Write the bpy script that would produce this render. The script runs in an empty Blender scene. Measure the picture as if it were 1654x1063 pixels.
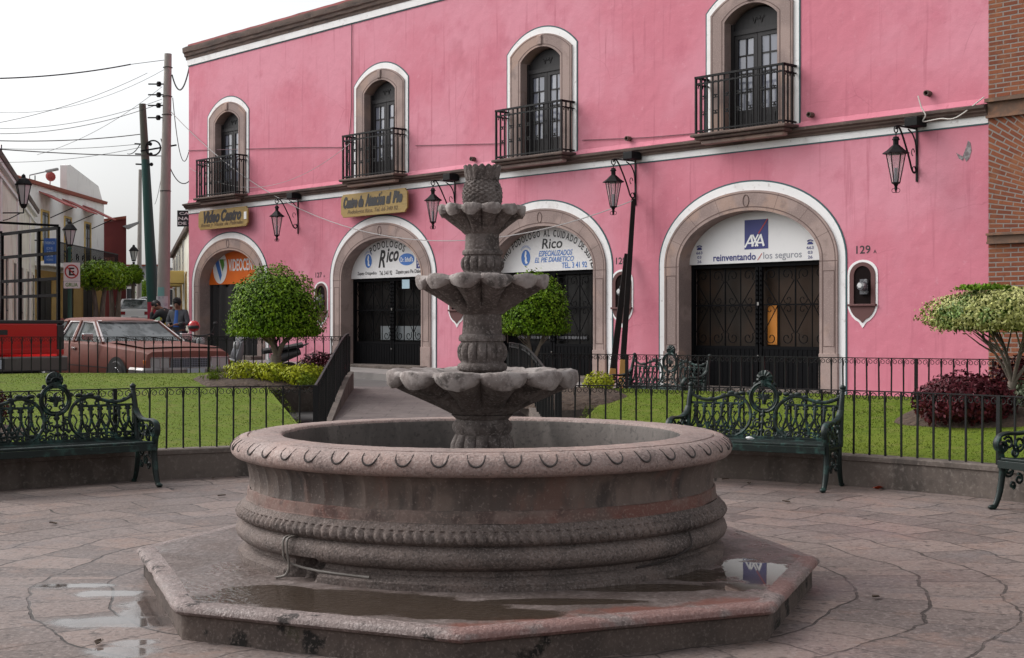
import bpy, math, random
import numpy as np
from mathutils import Vector, Matrix, Euler, noise
R = math.radians
PI = math.pi
random.seed(7)
rng = np.random.default_rng(7)
SC = bpy.context.scene
COL = SC.collection

# ---------------------------------------------------------------- camera, sky, sun, exposure
CAM_H = 1.6
cam = bpy.data.cameras.new("camera")
cam.sensor_width = 36.0
cam.lens = 2250.0 / 1654.0 * 36.0
cam.shift_y = -3.5 / 1654.0
cam.clip_start = 0.1
cam.clip_end = 3000.0
cam_ob = bpy.data.objects.new("camera", cam)
cam_ob.location = (0, 0, CAM_H)
cam_ob.rotation_euler = (R(90), 0, 0)
COL.objects.link(cam_ob)
SC.camera = cam_ob

SUN_EL, SUN_AZ = R(42), R(-72)          # azimuth measured from +Y (north) clockwise
world = bpy.data.worlds.new("World")
SC.world = world
world.use_nodes = True
wn, wl = world.node_tree.nodes, world.node_tree.links
wn.clear()
w_out = wn.new("ShaderNodeOutputWorld")
w_bg = wn.new("ShaderNodeBackground")
w_sky = wn.new("ShaderNodeTexSky")
w_sky.sky_type = 'NISHITA'
w_sky.sun_disc = False
w_sky.sun_elevation = SUN_EL
w_sky.sun_rotation = SUN_AZ
w_sky.dust_density = 4.0
w_hs = wn.new("ShaderNodeHueSaturation")          # overcast: the blue is veiled by cloud
w_hs.inputs["Saturation"].default_value = 0.12
w_tc = wn.new("ShaderNodeTexCoord")
w_no = wn.new("ShaderNodeTexNoise")
w_no.inputs["Scale"].default_value = 2.2
w_no.inputs["Detail"].default_value = 5
w_rp = wn.new("ShaderNodeMapRange")
w_rp.inputs[1].default_value = 0.3
w_rp.inputs[2].default_value = 0.7
w_rp.inputs[3].default_value = 1.08
w_rp.inputs[4].default_value = 1.2
w_mx = wn.new("ShaderNodeMix")
w_mx.data_type = 'RGBA'
w_mx.blend_type = 'MULTIPLY'
w_mx.inputs[0].default_value = 1.0
wl.new(w_tc.outputs["Generated"], w_no.inputs["Vector"])
wl.new(w_no.outputs["Fac"], w_rp.inputs[0])
wl.new(w_sky.outputs[0], w_hs.inputs["Color"])
wl.new(w_hs.outputs[0], w_mx.inputs[6])
wl.new(w_rp.outputs[0], w_mx.inputs[7])
wl.new(w_mx.outputs[2], w_bg.inputs["Color"])
w_bg.inputs["Strength"].default_value = 0.15
wl.new(w_bg.outputs[0], w_out.inputs["Surface"])

sun = bpy.data.lights.new("sun", 'SUN')
sun.energy = 0.85
sun.angle = R(45)
sun.color = (1.0, 0.96, 0.9)
sun_ob = bpy.data.objects.new("sun", sun)
_sd = Vector((math.sin(SUN_AZ) * math.cos(SUN_EL), math.cos(SUN_AZ) * math.cos(SUN_EL), math.sin(SUN_EL)))
sun_ob.rotation_euler = _sd.to_track_quat('Z', 'Y').to_euler()
COL.objects.link(sun_ob)

SC.view_settings.view_transform = 'Standard'
SC.view_settings.look = 'None'
SC.view_settings.gamma = 1.0
SC.view_settings.use_curve_mapping = False
SC.view_settings.exposure = 0.36

# ---------------------------------------------------------------- helpers: geometry
def at(px, py, Y):
    """a point of the place at depth Y (metres in front of the photographer)"""
    return Vector(((px - 827) / 2250.0 * Y, Y, CAM_H - (py - 528) / 2250.0 * Y))

def road_z(Y):
    return 0.22 + 0.0265 * (max(8.0, min(Y, 160.0)) - 24.6)

class MB:
    def __init__(s):
        s.v, s.f, s.m = [], [], []
    def add(s, vs, fs, mi=0):
        o = len(s.v)
        s.v.extend([tuple(p) for p in vs])
        for f in fs:
            s.f.append(tuple(i + o for i in f))
            s.m.append(mi)
        return s
    def box(s, x0, x1, y0, y1, z0, z1, mi=0):
        return s.add([(x0, y0, z0), (x1, y0, z0), (x1, y1, z0), (x0, y1, z0), (x0, y0, z1), (x1, y0, z1), (x1, y1, z1), (x0, y1, z1)],
                     [(0, 3, 2, 1), (4, 5, 6, 7), (0, 1, 5, 4), (1, 2, 6, 5), (2, 3, 7, 6), (3, 0, 4, 7)], mi)
    def obox(s, c, size, rot=(0, 0, 0), mi=0):
        m = Euler(rot).to_matrix()
        hx, hy, hz = size[0] / 2, size[1] / 2, size[2] / 2
        vs = [Vector(c) + m @ Vector((a * hx, b * hy, d * hz)) for d in (-1, 1) for a, b in ((-1, -1), (1, -1), (1, 1), (-1, 1))]
        return s.add(vs, [(0, 3, 2, 1), (4, 5, 6, 7), (0, 1, 5, 4), (1, 2, 6, 5), (2, 3, 7, 6), (3, 0, 4, 7)], mi)
    def tube(s, pts, r, n=6, closed=False, mi=0, cap=True, flat=None):
        pts = [Vector(p) for p in pts]
        k = len(pts)
        rs = r if isinstance(r, (list, tuple)) else [r] * k
        up = None
        vs, fs = [], []
        for i, p in enumerate(pts):
            a = pts[(i - 1) % k] if (closed or i > 0) else p
            b = pts[(i + 1) % k] if (closed or i < k - 1) else p
            t = (b - a)
            if t.length < 1e-9: t = Vector((0, 0, 1))
            t.normalize()
            if up is None:
                up = Vector((0, 0, 1)) if abs(t.z) < 0.9 else Vector((0, 1, 0))
            u = t.cross(up)
            if u.length < 1e-6:
                u = t.orthogonal()
            u.normalize()
            w = u.cross(t).normalized()
            up = w
            for j in range(n):
                an = 2 * PI * (j + .5) / n
                ru = rs[i] * (flat[0] if flat else 1)
                rw = rs[i] * (flat[1] if flat else 1)
                vs.append(p + u * math.cos(an) * ru + w * math.sin(an) * rw)
        segs = k if closed else k - 1
        for i in range(segs):
            for j in range(n):
                a, b = i * n + j, i * n + (j + 1) % n
                c, d = ((i + 1) % k) * n + (j + 1) % n, ((i + 1) % k) * n + j
                fs.append((a, b, c, d))
        if cap and not closed:
            fs.append(tuple(range(n - 1, -1, -1)))
            fs.append(tuple((k - 1) * n + j for j in range(n)))
        return s.add(vs, fs, mi)
    def lathe(s, prof, n=32, c=(0, 0, 0), mod=None, mi=0, cap=True, a0=0.0):
        vs, fs = [], []
        for i, (r, z) in enumerate(prof):
            for j in range(n):
                an = a0 + 2 * PI * j / n
                rr, zz = mod(an, i, r, z) if mod else (r, z)
                vs.append((c[0] + rr * math.cos(an), c[1] + rr * math.sin(an), c[2] + zz))
        for i in range(len(prof) - 1):
            for j in range(n):
                fs.append((i * n + j, i * n + (j + 1) % n, (i + 1) * n + (j + 1) % n, (i + 1) * n + j))
        if cap:
            fs.append(tuple(range(n - 1, -1, -1)))
            fs.append(tuple((len(prof) - 1) * n + j for j in range(n)))
        return s.add(vs, fs, mi)
    def ball(s, c, r, n=10, sc=(1, 1, 1), mi=0):
        k = max(4, n // 2 + 1)
        vs, fs = [(c[0], c[1], c[2] - r * sc[2])], []
        for i in range(1, k):
            ph = -PI / 2 + PI * i / k
            for j in range(n):
                an = 2 * PI * j / n
                vs.append((c[0] + r * sc[0] * math.cos(ph) * math.cos(an), c[1] + r * sc[1] * math.cos(ph) * math.sin(an), c[2] + r * sc[2] * math.sin(ph)))
        vs.append((c[0], c[1], c[2] + r * sc[2]))
        for j in range(n):
            fs.append((0, 1 + (j + 1) % n, 1 + j))
            fs.append((len(vs) - 1, 1 + (k - 2) * n + j, 1 + (k - 2) * n + (j + 1) % n))
        for i in range(k - 2):
            for j in range(n):
                a, b = 1 + i * n + j, 1 + i * n + (j + 1) % n
                fs.append((a, b, b + n, a + n))
        return s.add(vs, fs, mi)
    def prism(s, poly, y0, y1, mi=0):
        """poly in (x, z), extruded from y0 (front) to y1"""
        k = len(poly)
        vs = [(x, y0, z) for x, z in poly] + [(x, y1, z) for x, z in poly]
        fs = [tuple(range(k)), tuple(range(2 * k - 1, k - 1, -1))]
        fs += [(i, (i + 1) % k + 0, (i + 1) % k + k, i + k)[::-1] for i in range(k)]
        return s.add(vs, fs, mi)
    def slab(s, poly, z0, z1, mi=0):
        """poly in (x, y), extruded upward"""
        k = len(poly)
        vs = [(x, y, z0) for x, y in poly] + [(x, y, z1) for x, y in poly]
        fs = [tuple(range(k - 1, -1, -1)), tuple(range(k, 2 * k))]
        fs += [(i, (i + 1) % k, (i + 1) % k + k, i + k) for i in range(k)]
        return s.add(vs, fs, mi)
    def band(s, inner, outer, y0, y1, mi=0, inner_face=True, outer_face=True):
        """open strip between two curves of equal length in (x, z); front at y0, sides back to y1"""
        k = len(inner)
        vs = [(x, y0, z) for x, z in inner] + [(x, y0, z) for x, z in outer] + [(x, y1, z) for x, z in inner] + [(x, y1, z) for x, z in outer]
        fs = []
        for i in range(k - 1):
            fs.append((i, k + i, k + i + 1, i + 1))
            if inner_face: fs.append((i, i + 1, 2 * k + i + 1, 2 * k + i))
            if outer_face: fs.append((k + i, 3 * k + i, 3 * k + i + 1, k + i + 1))
        fs.append((0, 2 * k, 3 * k, k))
        fs.append((k - 1, 2 * k - 1, 4 * k - 1, 3 * k - 1))
        return s.add(vs, fs, mi)
    def grid(s, nu, nv, fn, mi=0):
        vs = [fn(i / nu, j / nv) for j in range(nv + 1) for i in range(nu + 1)]
        fs = [(j * (nu + 1) + i, j * (nu + 1) + i + 1, (j + 1) * (nu + 1) + i + 1, (j + 1) * (nu + 1) + i) for j in range(nv) for i in range(nu)]
        return s.add(vs, fs, mi)
    def xf(s, mat, start=0):
        for i in range(start, len(s.v)):
            s.v[i] = tuple(mat @ Vector(s.v[i]))
        return s
    def mesh(s, name, mats, smooth=None):
        me = bpy.data.meshes.new(name)
        me.from_pydata(s.v, [], s.f)
        if not isinstance(mats, (list, tuple)): mats = [mats]
        for m in mats: me.materials.append(m)
        me.polygons.foreach_set('material_index', s.m)
        if smooth is not None:
            me.polygons.foreach_set('use_smooth', [True] * len(me.polygons))
            me.set_sharp_from_angle(angle=R(smooth))
        me.update()
        return me
    def build(s, name, mats, parent=None, loc=(0, 0, 0), rot=(0, 0, 0), smooth=None, bevel=None):
        o = bpy.data.objects.new(name, s.mesh(name, mats, smooth))
        COL.objects.link(o)
        o.location = loc
        o.rotation_euler = rot
        if parent: o.parent = parent
        if bevel:
            b = o.modifiers.new("bevel", 'BEVEL')
            b.width = bevel
            b.segments = 2
            b.limit_method = 'ANGLE'
            b.angle_limit = R(35)
        return o

def tag(o, label=None, cat=None, group=None, kind=None):
    if label: o['label'] = label
    if cat: o['category'] = cat
    if group: o['group'] = group
    if kind: o['kind'] = kind
    return o

def thing(name, loc, rz=0.0, label=None, cat=None, group=None, rot=None):
    o = bpy.data.objects.new(name, None)
    o.empty_display_size = 0.2
    o.location = loc
    o.rotation_euler = rot if rot else (0, 0, rz)
    COL.objects.link(o)
    return tag(o, label, cat, group)

def put(name, mesh, parent, loc=(0, 0, 0), rot=(0, 0, 0)):
    o = bpy.data.objects.new(name, mesh)
    COL.objects.link(o)
    o.parent = parent
    o.location = loc
    o.rotation_euler = rot
    return o

def dup(o, loc=None, rz=None, label=None, parent=None):
    c = o.copy()
    COL.objects.link(c)
    if parent is not None: c.parent = parent
    if loc is not None: c.location = loc
    if rz is not None: c.rotation_euler = (0, 0, rz)
    if label: c['label'] = label
    for ch in [x for x in o.children]:
        dup(ch, parent=c)
    return c

def spiral(cx, cz, r0, r1, a0, turns, n=14, y=0.0):
    return [(cx + (r0 + (r1 - r0) * i / n) * math.cos(a0 + 2 * PI * turns * i / n), y, cz + (r0 + (r1 - r0) * i / n) * math.sin(a0 + 2 * PI * turns * i / n)) for i in range(n + 1)]

def smooth_path(pts, k=6):
    """Catmull-Rom through the points"""
    P = [Vector(p) for p in pts]
    P = [P[0] * 2 - P[1]] + P + [P[-1] * 2 - P[-2]]
    out = []
    for i in range(1, len(P) - 2):
        for j in range(k):
            t = j / k
            a, b, c, d = P[i - 1], P[i], P[i + 1], P[i + 2]
            out.append(0.5 * ((2 * b) + (c - a) * t + (2 * a - 5 * b + 4 * c - d) * t * t + (3 * b - a - 3 * c + d) * t ** 3))
    out.append(P[-2])
    return out

def sag(a, b, d, n=14):
    a, b = Vector(a), Vector(b)
    return [a.lerp(b, i / n) - Vector((0, 0, d * 4 * (i / n) * (1 - i / n))) for i in range(n + 1)]

# ---- lettering
_tc = {}
def text_geo(body, bold=0.0, shear=0.0):
    key = (body, bold, shear)
    if key not in _tc:
        cu = bpy.data.curves.new("t", 'FONT')
        cu.body = body
        cu.offset = bold
        cu.shear = shear
        cu.resolution_u = 3
        ob = bpy.data.objects.new("t", cu)
        COL.objects.link(ob)
        dg = bpy.context.evaluated_depsgraph_get()
        me = bpy.data.meshes.new_from_object(ob.evaluated_get(dg))
        vs = [(v.co.x, v.co.y) for v in me.vertices]
        fs = [tuple(p.vertices) for p in me.polygons]
        bpy.data.objects.remove(ob)
        bpy.data.curves.remove(cu)
        bpy.data.meshes.remove(me)
        _tc[key] = (vs, fs)
    return _tc[key]

def put_text(mb, body, x0, x1, z0, z1, y, bold=0.0, shear=0.0, rot=0.0, mi=0):
    """fit the words in the rectangle x0..x1, z0..z1 on the plane y"""
    vs, fs = text_geo(body, bold, shear)
    if not vs: return
    ax, bx = min(v[0] for v in vs), max(v[0] for v in vs)
    az, bz = min(v[1] for v in vs), max(v[1] for v in vs)
    out = []
    cx, cz = (x0 + x1) / 2, (z0 + z1) / 2
    for a, b in vs:
        u = x0 + (a - ax) / max(1e-6, bx - ax) * (x1 - x0) - cx
        w = z0 + (b - az) / max(1e-6, bz - az) * (z1 - z0) - cz
        out.append((cx + u * math.cos(rot) - w * math.sin(rot), y, cz + u * math.sin(rot) + w * math.cos(rot)))
    mb.add(out, fs, mi)

def arc_text(mb, body, cx, cz, ra, rb, t0, t1, h, y, bold=0.0, mi=0):
    """letters along an ellipse from angle t0 to t1 (degrees, counter-clockwise from +x)"""
    ws = []
    for ch in body:
        if ch == ' ': ws.append(0.45)
        else:
            vs, _ = text_geo(ch, bold)
            ws.append(max(v[0] for v in vs) - min(v[0] for v in vs) + 0.12)
    tot = sum(ws)
    acc = 0
    L = abs(R(t1 - t0)) * (ra + rb) / 2
    for ch, w in zip(body, ws):
        t = R(t0 + (t1 - t0) * (acc + w / 2) / tot)
        acc += w
        if ch == ' ': continue
        x, z = cx + ra * math.cos(t), cz + rb * math.sin(t)
        tang = math.atan2(rb * math.cos(t), -ra * math.sin(t)) - PI
        hw = (w - 0.12) / tot * L / 2
        put_text(mb, ch, x - hw, x + hw, z - h / 2, z + h / 2, y, bold, 0, tang, mi)

# ---------------------------------------------------------------- helpers: materials
def mat(name, col, rough=0.6, metal=0.0, layers=(), bump=(), spec=0.5, coord='Object', island=0.0, rough_layer=None, trans=0.0, stretch=None, coat=0.0, brick=None, sss=None):
    """layers: (scale, detail, lo, hi, colour, amount[, stretch]) noise masks mixed over the base; bump: (scale, detail, strength, distance)"""
    m = bpy.data.materials.new(name)
    m.use_nodes = True
    N, L = m.node_tree.nodes, m.node_tree.links
    b = N["Principled BSDF"]
    b.inputs["Roughness"].default_value = rough
    b.inputs["Metallic"].default_value = metal
    b.inputs["Specular IOR Level"].default_value = spec
    if coat: b.inputs["Coat Weight"].default_value = coat
    if trans: b.inputs["Transmission Weight"].default_value = trans
    tc = N.new("ShaderNodeTexCoord")
    src = tc.outputs[coord]
    def mapped(st):
        if not st: return src
        mp = N.new("ShaderNodeMapping")
        mp.inputs["Scale"].default_value = st
        L.new(src, mp.inputs["Vector"])
        return mp.outputs[0]
    rgb = N.new("ShaderNodeRGB")
    rgb.outputs[0].default_value = (*col, 1)
    cur = rgb.outputs[0]
    for ly in layers:
        sc, det, lo, hi, c2, amt = ly[:6]
        no = N.new("ShaderNodeTexNoise")
        no.inputs["Scale"].default_value = sc
        no.inputs["Detail"].default_value = det
        no.inputs["Roughness"].default_value = 0.6
        L.new(mapped(ly[6] if len(ly) > 6 else None), no.inputs["Vector"])
        mr = N.new("ShaderNodeMapRange")
        mr.interpolation_type = 'SMOOTHSTEP'
        mr.inputs[1].default_value, mr.inputs[2].default_value = lo, hi
        mr.inputs[3].default_value, mr.inputs[4].default_value = 0, amt
        L.new(no.outputs["Fac"], mr.inputs[0])
        mx = N.new("ShaderNodeMix")
        mx.data_type = 'RGBA'
        L.new(mr.outputs[0], mx.inputs[0])
        L.new(cur, mx.inputs[6])
        mx.inputs[7].default_value = (*c2, 1)
        cur = mx.outputs[2]
    if island:
        ge = N.new("ShaderNodeNewGeometry")
        mr = N.new("ShaderNodeMapRange")
        mr.inputs[3].default_value, mr.inputs[4].default_value = 1 - island, 1 + island
        L.new(ge.outputs["Random Per Island"], mr.inputs[0])
        mx = N.new("ShaderNodeMix")
        mx.data_type = 'RGBA'
        mx.blend_type = 'MULTIPLY'
        mx.inputs[0].default_value = 1
        L.new(cur, mx.inputs[6])
        L.new(mr.outputs[0], mx.inputs[7])
        cur = mx.outputs[2]
    L.new(cur, b.inputs["Base Color"])
    if rough_layer:
        sc, lo, hi, r0, r1 = rough_layer
        no = N.new("ShaderNodeTexNoise")
        no.inputs["Scale"].default_value = sc
        no.inputs["Detail"].default_value = 4
        L.new(src, no.inputs["Vector"])
        mr = N.new("ShaderNodeMapRange")
        mr.inputs[1].default_value, mr.inputs[2].default_value, mr.inputs[3].default_value, mr.inputs[4].default_value = lo, hi, r0, r1
        L.new(no.outputs["Fac"], mr.inputs[0])
        L.new(mr.outputs[0], b.inputs["Roughness"])
    prev = None
    for bp in bump:
        sc, det, st, di = bp[:4]
        no = N.new("ShaderNodeTexNoise")
        no.inputs["Scale"].default_value = sc
        no.inputs["Detail"].default_value = det
        L.new(mapped(bp[4] if len(bp) > 4 else None), no.inputs["Vector"])
        bu = N.new("ShaderNodeBump")
        bu.inputs["Strength"].default_value = st
        bu.inputs["Distance"].default_value = di
        L.new(no.outputs["Fac"], bu.inputs["Height"])
        if prev: L.new(prev, bu.inputs["Normal"])
        prev = bu.outputs[0]
    if prev: L.new(prev, b.inputs["Normal"])
    return m

def add_wet(m, spots, colour, darken, lo=.0, hi=.12, nscale=3.0, namt=.5, rough=.03, flat=True):
    """standing water and damp: smooth, darker patches with ragged edges at given places of the thing"""
    N, L = m.node_tree.nodes, m.node_tree.links
    b = N["Principled BSDF"]
    def node(op, a, c=None):
        n = N.new("ShaderNodeMath"); n.operation = op
        for i, q in enumerate((a, c)):
            if q is None: continue
            if isinstance(q, (int, float)): n.inputs[i].default_value = q
            else: L.new(q, n.inputs[i])
        return n.outputs[0]
    tc = N.new("ShaderNodeTexCoord")
    sp = N.new("ShaderNodeSeparateXYZ")
    L.new(tc.outputs["Object"], sp.inputs[0])
    cur = None
    for cx, cy, rx_, ry_ in spots:
        dx = node('DIVIDE', node('SUBTRACT', sp.outputs[0], cx), rx_)
        dy = node('DIVIDE', node('SUBTRACT', sp.outputs[1], cy), ry_)
        v = node('SUBTRACT', 1.0, node('SQRT', node('ADD', node('MULTIPLY', dx, dx), node('MULTIPLY', dy, dy))))
        cur = v if cur is None else node('MAXIMUM', cur, v)
    no = N.new("ShaderNodeTexNoise")
    no.inputs["Scale"].default_value = nscale
    no.inputs["Detail"].default_value = 6
    L.new(tc.outputs["Object"], no.inputs["Vector"])
    s = node('ADD', cur, node('MULTIPLY', node('SUBTRACT', no.outputs["Fac"], .5), namt))
    mr = N.new("ShaderNodeMapRange"); mr.interpolation_type = 'SMOOTHSTEP'
    mr.inputs[1].default_value, mr.inputs[2].default_value = lo, hi
    L.new(s, mr.inputs[0])
    k = mr.outputs[0]
    def mixin(sock, val, fac, rgba):
        src = sock.links[0].from_socket if sock.links else None
        mx = N.new("ShaderNodeMix")
        if rgba: mx.data_type = 'RGBA'
        ia, ib, io = (6, 7, 2) if rgba else (2, 3, 0)
        L.new(fac, mx.inputs[0])
        if src: L.new(src, mx.inputs[ia])
        else: mx.inputs[ia].default_value = sock.default_value
        mx.inputs[ib].default_value = val
        L.new(mx.outputs[io], sock)
    mixin(b.inputs["Base Color"], (*colour, 1), node('MULTIPLY', k, darken), True)
    mixin(b.inputs["Roughness"], rough, k, False)
    for n in list(N) if flat else []:
        if n.type == 'BUMP':
            st = n.inputs["Strength"].default_value
            L.new(node('MULTIPLY', node('SUBTRACT', 1.0, k), st), n.inputs["Strength"])

def masonry(name, c1, c2, mortar, w, h, ms, coords, rough=0.85, var=0.5, dirt=None, distort=0.0, bump_d=0.01, bias=0.0, wet=False, offset=0.5, joints=False):
    """courses of blocks; coords is 'xz', 'xy', ('polar', cx, cz, radius, plane) -> joints follow the thing itself"""
    m = bpy.data.materials.new(name)
    m.use_nodes = True
    N, L = m.node_tree.nodes, m.node_tree.links
    b = N["Principled BSDF"]
    b.inputs["Roughness"].default_value = rough
    b.inputs["Specular IOR Level"].default_value = .3
    tc = N.new("ShaderNodeTexCoord")
    vec = tc.outputs["Object"]
    if distort:
        no = N.new("ShaderNodeTexNoise")
        no.inputs["Scale"].default_value = 1.3
        no.inputs["Detail"].default_value = 3
        L.new(vec, no.inputs["Vector"])
        sb = N.new("ShaderNodeVectorMath"); sb.operation = 'SUBTRACT'
        sb.inputs[1].default_value = (.5, .5, .5)
        L.new(no.outputs["Color"], sb.inputs[0])
        sm = N.new("ShaderNodeVectorMath"); sm.operation = 'SCALE'
        sm.inputs["Scale"].default_value = distort
        L.new(sb.outputs[0], sm.inputs[0])
        ad = N.new("ShaderNodeVectorMath"); ad.operation = 'ADD'
        L.new(vec, ad.inputs[0]); L.new(sm.outputs[0], ad.inputs[1])
        vec = ad.outputs[0]
    sp = N.new("ShaderNodeSeparateXYZ")
    L.new(vec, sp.inputs[0])
    cb = N.new("ShaderNodeCombineXYZ")
    def math_(op, a, b_=None):
        n = N.new("ShaderNodeMath"); n.operation = op
        for i, q in enumerate((a, b_)):
            if q is None: continue
            if isinstance(q, (int, float)): n.inputs[i].default_value = q
            else: L.new(q, n.inputs[i])
        return n.outputs[0]
    if coords == 'xz':
        L.new(sp.outputs[0], cb.inputs[0]); L.new(sp.outputs[2], cb.inputs[1])
    elif coords == 'yz':
        L.new(sp.outputs[1], cb.inputs[0]); L.new(sp.outputs[2], cb.inputs[1])
    elif coords == 'xy':
        L.new(sp.outputs[0], cb.inputs[0]); L.new(sp.outputs[1], cb.inputs[1])
    else:
        _, cx, cz, rad, plane = coords
        px = math_('SUBTRACT', sp.outputs[0], cx)
        pz = math_('SUBTRACT', sp.outputs[2 if plane == 'xz' else 1], cz)
        th = math_('MULTIPLY', math_('ARCTAN2', pz, px), rad)
        rr = math_('SQRT', math_('ADD', math_('MULTIPLY', px, px), math_('MULTIPLY', pz, pz)))
        if plane == 'xz':
            L.new(rr, cb.inputs[0]); L.new(th, cb.inputs[1])
        else:
            L.new(th, cb.inputs[0]); L.new(rr, cb.inputs[1])
    br = N.new("ShaderNodeTexBrick")
    br.offset = offset
    br.inputs["Scale"].default_value = 1.0
    br.inputs["Brick Width"].default_value = w
    br.inputs["Row Height"].default_value = h
    br.inputs["Mortar Size"].default_value = ms
    br.inputs["Mortar Smooth"].default_value = 0.3
    br.inputs["Bias"].default_value = bias
    br.inputs["Color1"].default_value = (*c1, 1)
    br.inputs["Color2"].default_value = (*c2, 1)
    br.inputs["Mortar"].default_value = (*mortar, 1)
    L.new(cb.outputs[0], br.inputs["Vector"])
    cur = br.outputs["Color"]
    for (sc, det, lo, hi, c3, amt) in (dirt or []):
        no = N.new("ShaderNodeTexNoise")
        no.inputs["Scale"].default_value = sc
        no.inputs["Detail"].default_value = det
        no.inputs["Roughness"].default_value = 0.65
        L.new(tc.outputs["Object"], no.inputs["Vector"])
        mr = N.new("ShaderNodeMapRange"); mr.interpolation_type = 'SMOOTHSTEP'
        mr.inputs[1].default_value, mr.inputs[2].default_value, mr.inputs[3].default_value, mr.inputs[4].default_value = lo, hi, 0, amt
        L.new(no.outputs["Fac"], mr.inputs[0])
        mx = N.new("ShaderNodeMix"); mx.data_type = 'RGBA'
        L.new(mr.outputs[0], mx.inputs[0]); L.new(cur, mx.inputs[6])
        mx.inputs[7].default_value = (*c3, 1)
        cur = mx.outputs[2]
    if joints:
        no = N.new("ShaderNodeTexNoise")
        no.inputs["Scale"].default_value = 1.6
        no.inputs["Detail"].default_value = 5
        L.new(tc.outputs["Object"], no.inputs["Vector"])
        mr = N.new("ShaderNodeMapRange"); mr.interpolation_type = 'SMOOTHSTEP'
        mr.inputs[1].default_value, mr.inputs[2].default_value, mr.inputs[3].default_value, mr.inputs[4].default_value = .42, .60, .10, .8
        L.new(no.outputs["Fac"], mr.inputs[0])
        mx = N.new("ShaderNodeMix"); mx.data_type = 'RGBA'
        L.new(math_('MULTIPLY', br.outputs["Fac"], mr.outputs[0]), mx.inputs[0]); L.new(cur, mx.inputs[6])
        mx.inputs[7].default_value = (*mortar, 1)
        cur = mx.outputs[2]
    L.new(cur, b.inputs["Base Color"])
    if wet:
        no = N.new("ShaderNodeTexNoise")
        no.inputs["Scale"].default_value = 0.55
        no.inputs["Detail"].default_value = 5
        L.new(tc.outputs["Object"], no.inputs["Vector"])
        mr = N.new("ShaderNodeMapRange")
        mr.inputs[1].default_value, mr.inputs[2].default_value, mr.inputs[3].default_value, mr.inputs[4].default_value = .35, .65, .42, .8
        L.new(no.outputs["Fac"], mr.inputs[0])
        L.new(mr.outputs[0], b.inputs["Roughness"])
    no = N.new("ShaderNodeTexNoise")
    no.inputs["Scale"].default_value = 28
    no.inputs["Detail"].default_value = 6
    L.new(tc.outputs["Object"], no.inputs["Vector"])
    h_ = math_('SUBTRACT', math_('MULTIPLY', no.outputs["Fac"], 0.5), br.outputs["Fac"])
    bu = N.new("ShaderNodeBump")
    bu.inputs["Strength"].default_value = 0.7
    bu.inputs["Distance"].default_value = bump_d
    L.new(h_, bu.inputs["Height"])
    L.new(bu.outputs[0], b.inputs["Normal"])
    return m

def glass_pane(name, tint, rough=0.04, spec=0.6, layers=()):
    return mat(name, tint, rough, spec=spec, layers=layers)

# render colours are linear albedos
M = {}
M['pink'] = mat('pink_paint', (.61, .20, .262), .85, spec=.25, layers=[(.30, 4, .40, .62, (.69, .295, .37), .75), (1.1, 7, .52, .70, (.52, .15, .21), .5), (7, 6, .58, .74, (.70, .34, .405), .35), (2.2, 6, .55, .72, (.45, .13, .18), .6, (3, 3, .16)), (.7, 3, .6, .72, (.50, .16, .21), .5)], bump=[(4, 6, .5, .03), (40, 4, .3, .006)])
def add_cracks(m, scale, colour, amt, width=.006):
    N, L = m.node_tree.nodes, m.node_tree.links
    b = N["Principled BSDF"]
    tc = N.new("ShaderNodeTexCoord")
    no = N.new("ShaderNodeTexNoise"); no.inputs["Scale"].default_value = 2.0; no.inputs["Detail"].default_value = 6
    L.new(tc.outputs["Object"], no.inputs["Vector"])
    mx = N.new("ShaderNodeMix"); mx.data_type = 'RGBA'; mx.inputs[0].default_value = .16
    L.new(tc.outputs["Object"], mx.inputs[6]); L.new(no.outputs["Color"], mx.inputs[7])
    vo = N.new("ShaderNodeTexVoronoi"); vo.feature = 'DISTANCE_TO_EDGE'; vo.inputs["Scale"].default_value = scale
    L.new(mx.outputs[2], vo.inputs["Vector"])
    a = N.new("ShaderNodeMapRange"); a.inputs[1].default_value, a.inputs[2].default_value, a.inputs[3].default_value, a.inputs[4].default_value = 0, width, 1, 0
    L.new(vo.outputs["Distance"], a.inputs[0])
    n2 = N.new("ShaderNodeTexNoise"); n2.inputs["Scale"].default_value = .5; n2.inputs["Detail"].default_value = 3
    L.new(tc.outputs["Object"], n2.inputs["Vector"])
    c = N.new("ShaderNodeMapRange"); c.inputs[1].default_value, c.inputs[2].default_value, c.inputs[3].default_value, c.inputs[4].default_value = .5, .62, 0, amt
    L.new(n2.outputs["Fac"], c.inputs[0])
    mu = N.new("ShaderNodeMath"); mu.operation = 'MULTIPLY'
    L.new(a.outputs[0], mu.inputs[0]); L.new(c.outputs[0], mu.inputs[1])
    src = b.inputs["Base Color"].links[0].from_socket
    m2 = N.new("ShaderNodeMix"); m2.data_type = 'RGBA'
    L.new(mu.outputs[0], m2.inputs[0]); L.new(src, m2.inputs[6]); m2.inputs[7].default_value = (*colour, 1)
    L.new(m2.outputs[2], b.inputs["Base Color"])
add_cracks(M['pink'], .36, (.36, .10, .14), .4, .0035)
M['white'] = mat('white_paint', (.84, .83, .83), .7, layers=[(2, 5, .5, .75, (.62, .58, .56), .6), (9, 6, .57, .72, (.42, .37, .36), .5)], bump=[(30, 4, .15, .005)])
M['teal'] = mat('teal_paint', (.035, .09, .10), .7)
M['stone'] = mat('quarry_stone', (.36, .27, .245), .85, spec=.25, layers=[(.9, 2, .46, .54, (.26, .195, .18), .8), (.7, 2, .54, .60, (.40, .275, .225), .8), (5, 5, .52, .7, (.22, .165, .15), .6), (40, 5, .5, .68, (.45, .36, .335), .5)], bump=[(40, 5, .4, .008)])
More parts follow.
